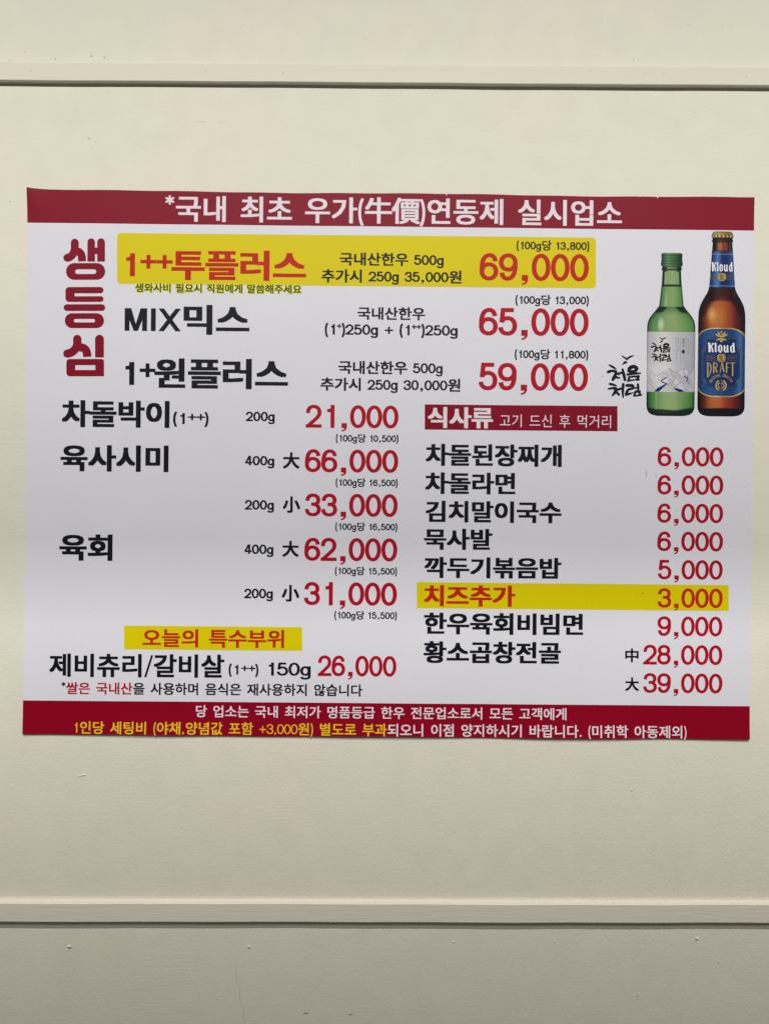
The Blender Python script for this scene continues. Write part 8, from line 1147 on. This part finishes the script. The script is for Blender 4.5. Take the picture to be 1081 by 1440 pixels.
beer_prof = [(326.1, 10.5), (326.9, 12.8), (328.5, 14.2), (331.5, 15.2), (333.4, 15.9), (334.4, 15.5), (335.1, 14.2), (337.0, 14.1), (338.3, 14.9), (340.2, 14.9), (341.4, 13.9), (347, 14.1), (354.3, 14.9), (370.6, 16.0), (392, 17.2), (405.3, 18.5),
             (409, 19.5), (412, 20.7), (416, 23.0), (420, 25.5), (424, 27.7), (428, 29.6), (432, 31.2), (437, 32.4), (443, 33.1), (450, 33.3), (520, 33.4), (572, 33.3), (576, 32.8), (579.5, 31.4), (582, 29.2), (584, 25.8), (585.2, 21.5), (585.8, 16)]
BD = (22, 18, 24)
def beer(s, y, dx, hw):
    if y < 334.6:
        c = grad([(-1, (84, 70, 30)), (-.8, (150, 130, 74)), (-.3, (166, 144, 76)), (0, (150, 124, 50)), (.5, (110, 90, 40)), (.85, (132, 116, 70)), (1, (70, 58, 26))], s)
        if y < 328: c = mix(c, (96, 86, 56), .6)
        if y > 330.5:
            tooth = math.sin(math.asin(max(-1, min(1, s))) * 17)
            c = mix(c, (226, 210, 160), .75 * smooth(.3, .9, tooth) * smooth(330.5, 332.5, y))
            c = mix(c, (70, 52, 16), .7 * smooth(.2, .9, -tooth))
        return c
    amber = grad([(-1, (24, 16, 20)), (-.88, (48, 22, 24)), (-.7, (96, 40, 28)), (-.45, (160, 84, 44)), (-.2, (172, 88, 42)), (.1, (164, 76, 36)), (.4, (140, 52, 34)), (.6, (92, 30, 34)), (.8, (52, 28, 34)), (1, (22, 18, 24))], s)
    if y < 354.6:
        c = grad([(-1, (22, 18, 22)), (-.62, (34, 22, 24)), (-.5, (130, 80, 52)), (-.15, (168, 96, 52)), (.0, (140, 50, 36)), (.4, (132, 44, 36)), (.6, (40, 24, 30)), (.75, (70, 62, 64)), (.9, (30, 24, 28)), (1, (20, 16, 20))], s)
        if y < 342: c = mix(c, BD, .72); c = mix(c, (130, 80, 60), .4 * smooth(.5, .1, abs(s)) * smooth(1.2, 0, abs(y - 339.5)))
        if y > 352.6: c = mix(c, (70, 26, 26), .7)
        return c
    if y < 405.6:
        c = grad([(-1, (22, 36, 74)), (-.75, (30, 62, 116)), (-.45, (60, 110, 172)), (-.25, (48, 92, 152)), (-.05, (26, 44, 94)), (.3, (22, 36, 84)), (.6, (26, 52, 110)), (.85, (36, 78, 142)), (1, (22, 38, 78))], s)
        if abs(y - 358) < .8 or abs(y - 402.7) < .8: c = mix(c, (96, 142, 192), .6)
        if y > 404.6: c = mix(c, (16, 22, 40), .6)
        return c
    if y < 461 + 40:
        c = mix(amber, (206, 124, 50), .5 * smooth(1.1, .1, math.hypot((dx + 9) / 20, (y - 446) / 22)))
        c = mix(c, (226, 176, 104), .6 * smooth(1.0, .0, math.hypot((dx + 14) / 9, (y - 443) / 14)))
        if y < 424:
            nk = smooth(.42, .75, abs(dx) / 20)
            c = mix(c, BD, nk * .9)
            c = mix(c, (196, 140, 78), .5 * smooth(1, 0, math.hypot((dx + 5) / 6, (y - 410) / 8)))
            c = mix(c, (96, 28, 30), .75 * smooth(4.5, 0, abs(y - 421.5)) * (1 - nk))
        d2 = math.hypot(dx / 26.0, (y - 452) / 33.0)
        if y < 445: c = mix(c, (40, 18, 24), .85 * smooth(.82, 1.10, d2))
        c = mix(c, BD, .8 * smooth(4, .5, hw - abs(dx)))
        c = mix(c, (76, 70, 74), .5 * smooth(1, 0, math.hypot((dx - 17.5) / 2.2, (y - 414) / 9)))
    else:
        c = mix(amber, (190, 100, 44), .35 * smooth(.6, 0, abs(s + .2)))
        c = mix(c, (110, 26, 36), .4 * smooth(.5, .1, abs(s - .4)))
        cut = 574.2 + 1.5 * s * s
        c = mix(c, (22, 24, 34), smooth(cut - 1.5, cut + 1.5, y) * .96)
        c = mix(c, BD, .8 * smooth(4, .5, hw - abs(dx)))
    # body label: a rounded field with a gilt rim
    cy, hh = 510.0, 48.8
    ax, ay = abs(dx), abs(y - cy)
    rr = 26.0
    qx = max(0, ax - (35.5 - rr)); qy = max(0, ay - (hh - rr * .62)) / .62
    d = math.hypot(qx, qy)
    if d < rr and ay < hh:
        g = grad([(-1, (120, 104, 58)), (-.6, (190, 168, 92)), (-.2, (200, 186, 150)), (.1, (150, 128, 84)), (.4, (176, 150, 76)), (.8, (206, 178, 92)), (1, (120, 98, 50))], s)
        bl = grad([(-1, (16, 34, 84)), (-.7, (28, 66, 130)), (-.4, (36, 78, 136)), (0, (26, 58, 112)), (.5, (24, 56, 112)), (.8, (46, 98, 158)), (1, (16, 36, 84))], s)
        nz = (math.sin(dx * 5.1 + y * 2.3) * math.sin(dx * 2.7 - y * 4.1))
        bl = mix(bl, (110, 150, 190), .16 * max(0, nz))
        inner = max(abs(dx) / 22.2, abs(y - 510.5) / 35.0)
        inner2 = max(abs(dx) / 26.6, abs(y - 512) / 21.5)
        ins = max(smooth(1.02, .98, inner), smooth(1.02, .98, inner2))
        pan = grad([(-1, (24, 56, 112)), (0, (22, 44, 96)), (.3, (18, 36, 84)), (1, (22, 48, 104))], s)
        bl = mix(bl, pan, .85 * ins)
        lab = mix(bl, (14, 20, 40), smooth(rr - 3.4, rr - 3.0, d))
        lab = mix(lab, g, smooth(rr - 3.0, rr - 2.5, d))
        rimd = hh - ay
        c = mix(lab, c, smooth(rr - .7, rr, d))
    return c
br = picture('bottle_picture', 1013.4, beer_prof, beer, 'printed brown beer bottle with blue label')

def U(x, y): return (975 + x / 10.29, 450 + y / 10.29)
def us(polys): return [[U(*q) for q in p] for p in polys]
# blackletter word built from pen strokes, box 0..390 x 0..145 (same lettering on neck and body)
def blackletter():
    o = []
    def ln(pts, wd): o.extend(stroke([(float(a), float(b)) for a, b in pts], wd))
    # K
    ln([(22, 10), (26, 125)], 30); o.append([(0, 0), (20, 8), (40, 4), (34, 26), (6, 26)]); o.append([(4, 130), (22, 118), (46, 130), (26, 146)])
    ln([(36, 62), (60, 40), (74, 12)], 15); o.append([(62, 14), (84, 4), (92, 24), (74, 32)]); ln([(40, 62), (62, 78), (66, 120)], 20); o.append([(54, 118), (76, 116), (88, 132), (70, 144)])
    # l
    ln([(112, 8), (112, 125)], 24); o.append([(98, 12), (112, 0), (126, 10), (120, 26)]); o.append([(98, 128), (112, 116), (130, 130), (114, 146)])
    # o
    ln([(158, 56), (158, 124)], 22); ln([(196, 52), (196, 120)], 22); ln([(150, 62), (176, 38), (204, 58)], 15); ln([(150, 118), (178, 140), (204, 112)], 15)
    # u
    ln([(240, 44), (240, 126)], 23); ln([(282, 44), (282, 128)], 23); ln([(236, 120), (254, 138), (282, 118)], 14); o.append([(226, 50), (240, 36), (254, 48), (246, 60)]); o.append([(268, 50), (282, 36), (296, 48), (288, 60)]); o.append([(272, 124), (296, 120), (304, 132), (286, 146)])
    # d
    ln([(332, 58), (332, 124)], 22); ln([(326, 64), (350, 42), (372, 56)], 14); ln([(326, 118), (350, 140), (372, 118)], 14); ln([(368, 14), (374, 130)], 24); o.append([(352, 14), (370, 0), (384, 12), (376, 34)]); o.append([(364, 128), (386, 122), (392, 134), (378, 146)])
    return o
bl_ = blackletter()
shape('label_lettering', [[U(192 + x * 1.01, 329 + y * 1.0 + x * .008) for x, y in p] for p in bl_], 'snow', .26, br)
def NKL(x, y): return (975 + x / 11.075, 320 + y / 11.075)
shape('label_lettering', [[NKL(264 + x * .85, 541 + y * 1.03 + x * .008) for x, y in p] for p in bl_], 'snow', .26, br)
# gold badges with the hanja
for fn, cx, cy, s in ((U, 388, 553, 1.0), (NKL, 427, 776, 1.06)):
    oct_ = rrect(cx - 58 * s, cy - 54 * s, cx + 58 * s, cy + 54 * s, 34 * s)
    shape('badge', [[fn(*q) for q in oct_]], 'gold_print', .22, br)
    shape('badge_rim', [[fn(*q) for q in p] for p in ring(rrect(cx - 47 * s, cy - 43 * s, cx + 47 * s, cy + 43 * s, 26 * s), rrect(cx - 42 * s, cy - 38 * s, cx + 42 * s, cy + 38 * s, 22 * s))], 'deep_navy', .27, br)
    a = fn(cx - 33 * s, cy - 34 * s); b_ = fn(cx + 33 * s, cy + 33 * s)
    T('生', a[0], b_[0], a[1], b_[1], 'deep_navy', (0.05, 0.04), lift=.30, name='label_lettering', parent=br)
# DRAFT
def dl(pts, wd): return stroke([(float(a), float(b)) for a, b in pts], wd)
dr_ = dl([(192, 620), (192, 832)], 17) + dl([(180, 626), (205, 624)] + bez((205, 624), (258, 640), (252, 770), (192, 826), 8), 9) + dl([(222, 646), (238, 700), (224, 766)], 9)
dr_ += dl([(278, 620), (278, 772)], 17) + dl([(268, 624), (300, 624)] + bez((300, 624), (342, 628), (340, 690), (286, 694), 8), 11) + dl([(300, 694), (326, 762)], 17)
dr_ += dl([(396, 620), (370, 758)], 8) + dl([(400, 620), (426, 754)], 17) + dl([(380, 712), (416, 712)], 7) + dl([(364, 757), (382, 757)], 6)
dr_ += dl([(464, 620), (464, 772)], 17) + dl([(456, 624), (506, 624)], 9) + dl([(464, 690), (498, 690)], 8)
dr_ += dl([(551, 620), (551, 816)], 17) + dl([(512, 625), (588, 625)], 9)
shape('label_lettering', us(dr_), 'gold_print', .26, br)
# thin gilt lines of the label
fl = []
fl += dl([(270, 972), (190, 972), (172, 955), (172, 915), (130, 880), (126, 850), (118, 830), (118, 440), (165, 395), (165, 290), (185, 272), (310, 272)], 4.5)
fl += dl([(470, 272), (595, 272), (613, 290), (613, 400), (658, 445), (660, 830), (640, 850), (635, 885), (600, 915), (600, 955), (580, 972), (490, 972)], 4.5)
for o_ in (24, 48):
    fl += dl([(118, 436 + o_), (165, 391 + o_)], 4) + dl([(613, 396 + o_), (658, 440 + o_)], 4) + dl([(130, 850 + o_ - 20), (172, 885 + o_ - 20)], 4) + dl([(640, 850 + o_ - 20), (600, 885 + o_ - 20)], 4)
fl += dl([(165, 517), (305, 517)], 5) + dl([(165, 584), (305, 584)], 5) + dl([(470, 518), (612, 520)], 5) + dl([(470, 584), (612, 586)], 5)
shape('label_line', us(fl), 'dark_gold', .24, br)
nf = dl([(270, 742), (352, 742)], 4) + dl([(500, 742), (600, 742)], 4) + dl([(262, 815), (352, 815)], 4) + dl([(500, 815), (606, 815)], 4)
shape('label_line', [[NKL(*q) for q in p] for p in nf], 'dark_gold', .24, br)

# small lettering from the built-in face
preload(sorted(set('PREMIUMQUALITYORGNV')), 0.0)
def tinyword(s, x0, x1, y0, y1, mat, fn=U):
    a = fn(x0, y0); b_ = fn(x1, y1)
    save = {}
    V = []; F = []; cx = 0.0
    for c in s:
        if c == ' ': cx += .3; continue
        vs, fs = FONTMESH[(c, 0.0)]
        w_ = max(v[0] for v in vs) if vs else .4
        o = len(V); V += [(v[0] + cx, v[1]) for v in vs]; F += [tuple(i + o for i in f) for f in fs]
        cx += w_ + .08
    X0 = min(v[0] for v in V); X1 = max(v[0] for v in V); Y0 = min(v[1] for v in V); Y1 = max(v[1] for v in V)
    A = P2L(a[0], b_[1]); Bq = P2L(b_[0], a[1])
    VV = [(A[0] + (v[0] - X0) / (X1 - X0) * (Bq[0] - A[0]), A[1] + (v[1] - Y0) / (Y1 - Y0) * (Bq[1] - A[1])) for v in V]
    link('label_lettering', flatmesh(VV, F, .26), INK[mat], br)
tinyword('PREMIUM', 168, 304, 533, 568, 'dark_gold')
tinyword('QUALITY', 472, 608, 535, 570, 'dark_gold')
tinyword('PREMIUM', 262, 352, 762, 797, 'dark_gold', NKL)
tinyword('QUALITY', 504, 604, 762, 797, 'dark_gold', NKL)
# arched words
arc = 'ORIGINAL GRAVITY'
cx0, cy0, r0 = 384, 968, 152
V = []; F = []
for n, c in enumerate(arc):
    if c == ' ': continue
    ang = R(-64 + 128 * n / (len(arc) - 1))
    vs, fs = FONTMESH[(c, 0.0)]
    xm = (min(v[0] for v in vs) + max(v[0] for v in vs)) / 2
    o = len(V)
    for (x, y) in vs:
        X = (x - xm) * 40; Y = r0 + (y - .1) * 60
        V.append(P2L(*U(cx0 + X * math.cos(ang) + Y * math.sin(ang), cy0 - (Y * math.cos(ang) - X * math.sin(ang)))))
    F += [tuple(i + o for i in f) for f in fs]
link('label_lettering', flatmesh(V, F, .26), INK['gold_print'], br)
# lower emblem: gilt arcs either side of a needle
em = []
for r1, wd in ((74, 20), (42, 13)):
    for sgn in (1, -1):
        em += stroke([(384 + sgn * r1 * math.sin(R(a)), 950 - r1 * math.cos(R(a))) for a in range(24, 160, 10)], wd)
shape('emblem', us(em), 'gold_print', .22, br)
em = dl([(393, 862), (393, 985)], 12) + dl([(390, 1025), (390, 1075)], 5) + stroke([(380 + 17 * math.cos(R(a)), 1003 + 17 * math.sin(R(a))) for a in range(0, 360, 30)], 5, closed=True)
shape('emblem_needle', us(em), 'dark_gold', .27, br)
# upper emblem: crest of leaves and a bow
em = []
for a in (-62, -34, 0, 34, 62):
    ca, sa = math.sin(R(a)), -math.cos(R(a))
    em += stroke([(390 + ca * 24, 262 + sa * 24), (390 + ca * 70, 258 + sa * 70), (390 + ca * 98, 252 + sa * 98)], 1.0, widths=[12, 24, 7])
for sgn in (1, -1):
    em += stroke([(390, 300), (390 + sgn * 38, 282), (390 + sgn * 76, 296)], 1.0, widths=[22, 26, 9])
    em += stroke([(390 + sgn * 46, 214), (390 + sgn * 76, 226)], 1.0, widths=[9, 18])
em += [rrect(368, 236, 412, 322, 16)]
shape('emblem', us(em), 'gold_print', .22, br)
shape('emblem_detail', us(stroke([(390, 180), (390, 232)], 6) + stroke([(352, 252), (378, 262)], 7) + stroke([(428, 252), (402, 262)], 7) + [rrect(382, 252, 398, 268, 6)] + stroke([(352, 296), (430, 296)], 5)), 'deep_navy', .27, br)

# ------------------------------------------------------------------ small wear on the print
shape('smudge', [[(906.5, 662), (907.6, 662), (908, 671), (907, 672)], [(920.3, 667), (921.3, 667), (921.6, 671.5), (920.6, 671.5)]], 'smudge', .13)
def blot(u, v, r, q=1.0): return [(u + r * math.cos(i * .785) * (1 + .2 * math.sin(i * 2.3)), v + r * q * math.sin(i * .785)) for i in range(8)]
shape('ink_dot', [blot(677.5, 350.5, .55), blot(893, 835, .6), blot(846.5, 529.5, .7), blot(703, 860.5, .5), blot(652, 363, .35)], 'black', .16)
INK['dirt'] = print_material('dull_mark', ink_rgb(160, 146, 20))
shape('smudge', [blot(823, 846, 3.2, .45), blot(903, 834, 1.2)], 'dirt', .13)
shape('edge_chip', [[(896, 276.6), (898, 276.4), (899.5, 277.2), (897.5, 277.8)], [(922, 276.8), (925, 276.7), (924, 279.6), (922.5, 278.8)], [(626.5, 274.2), (628.6, 274.3), (627.4, 276.2)], [(672, 323), (673.2, 323.4), (670.5, 328), (669.8, 327.4)]], 'rose_white', .13)
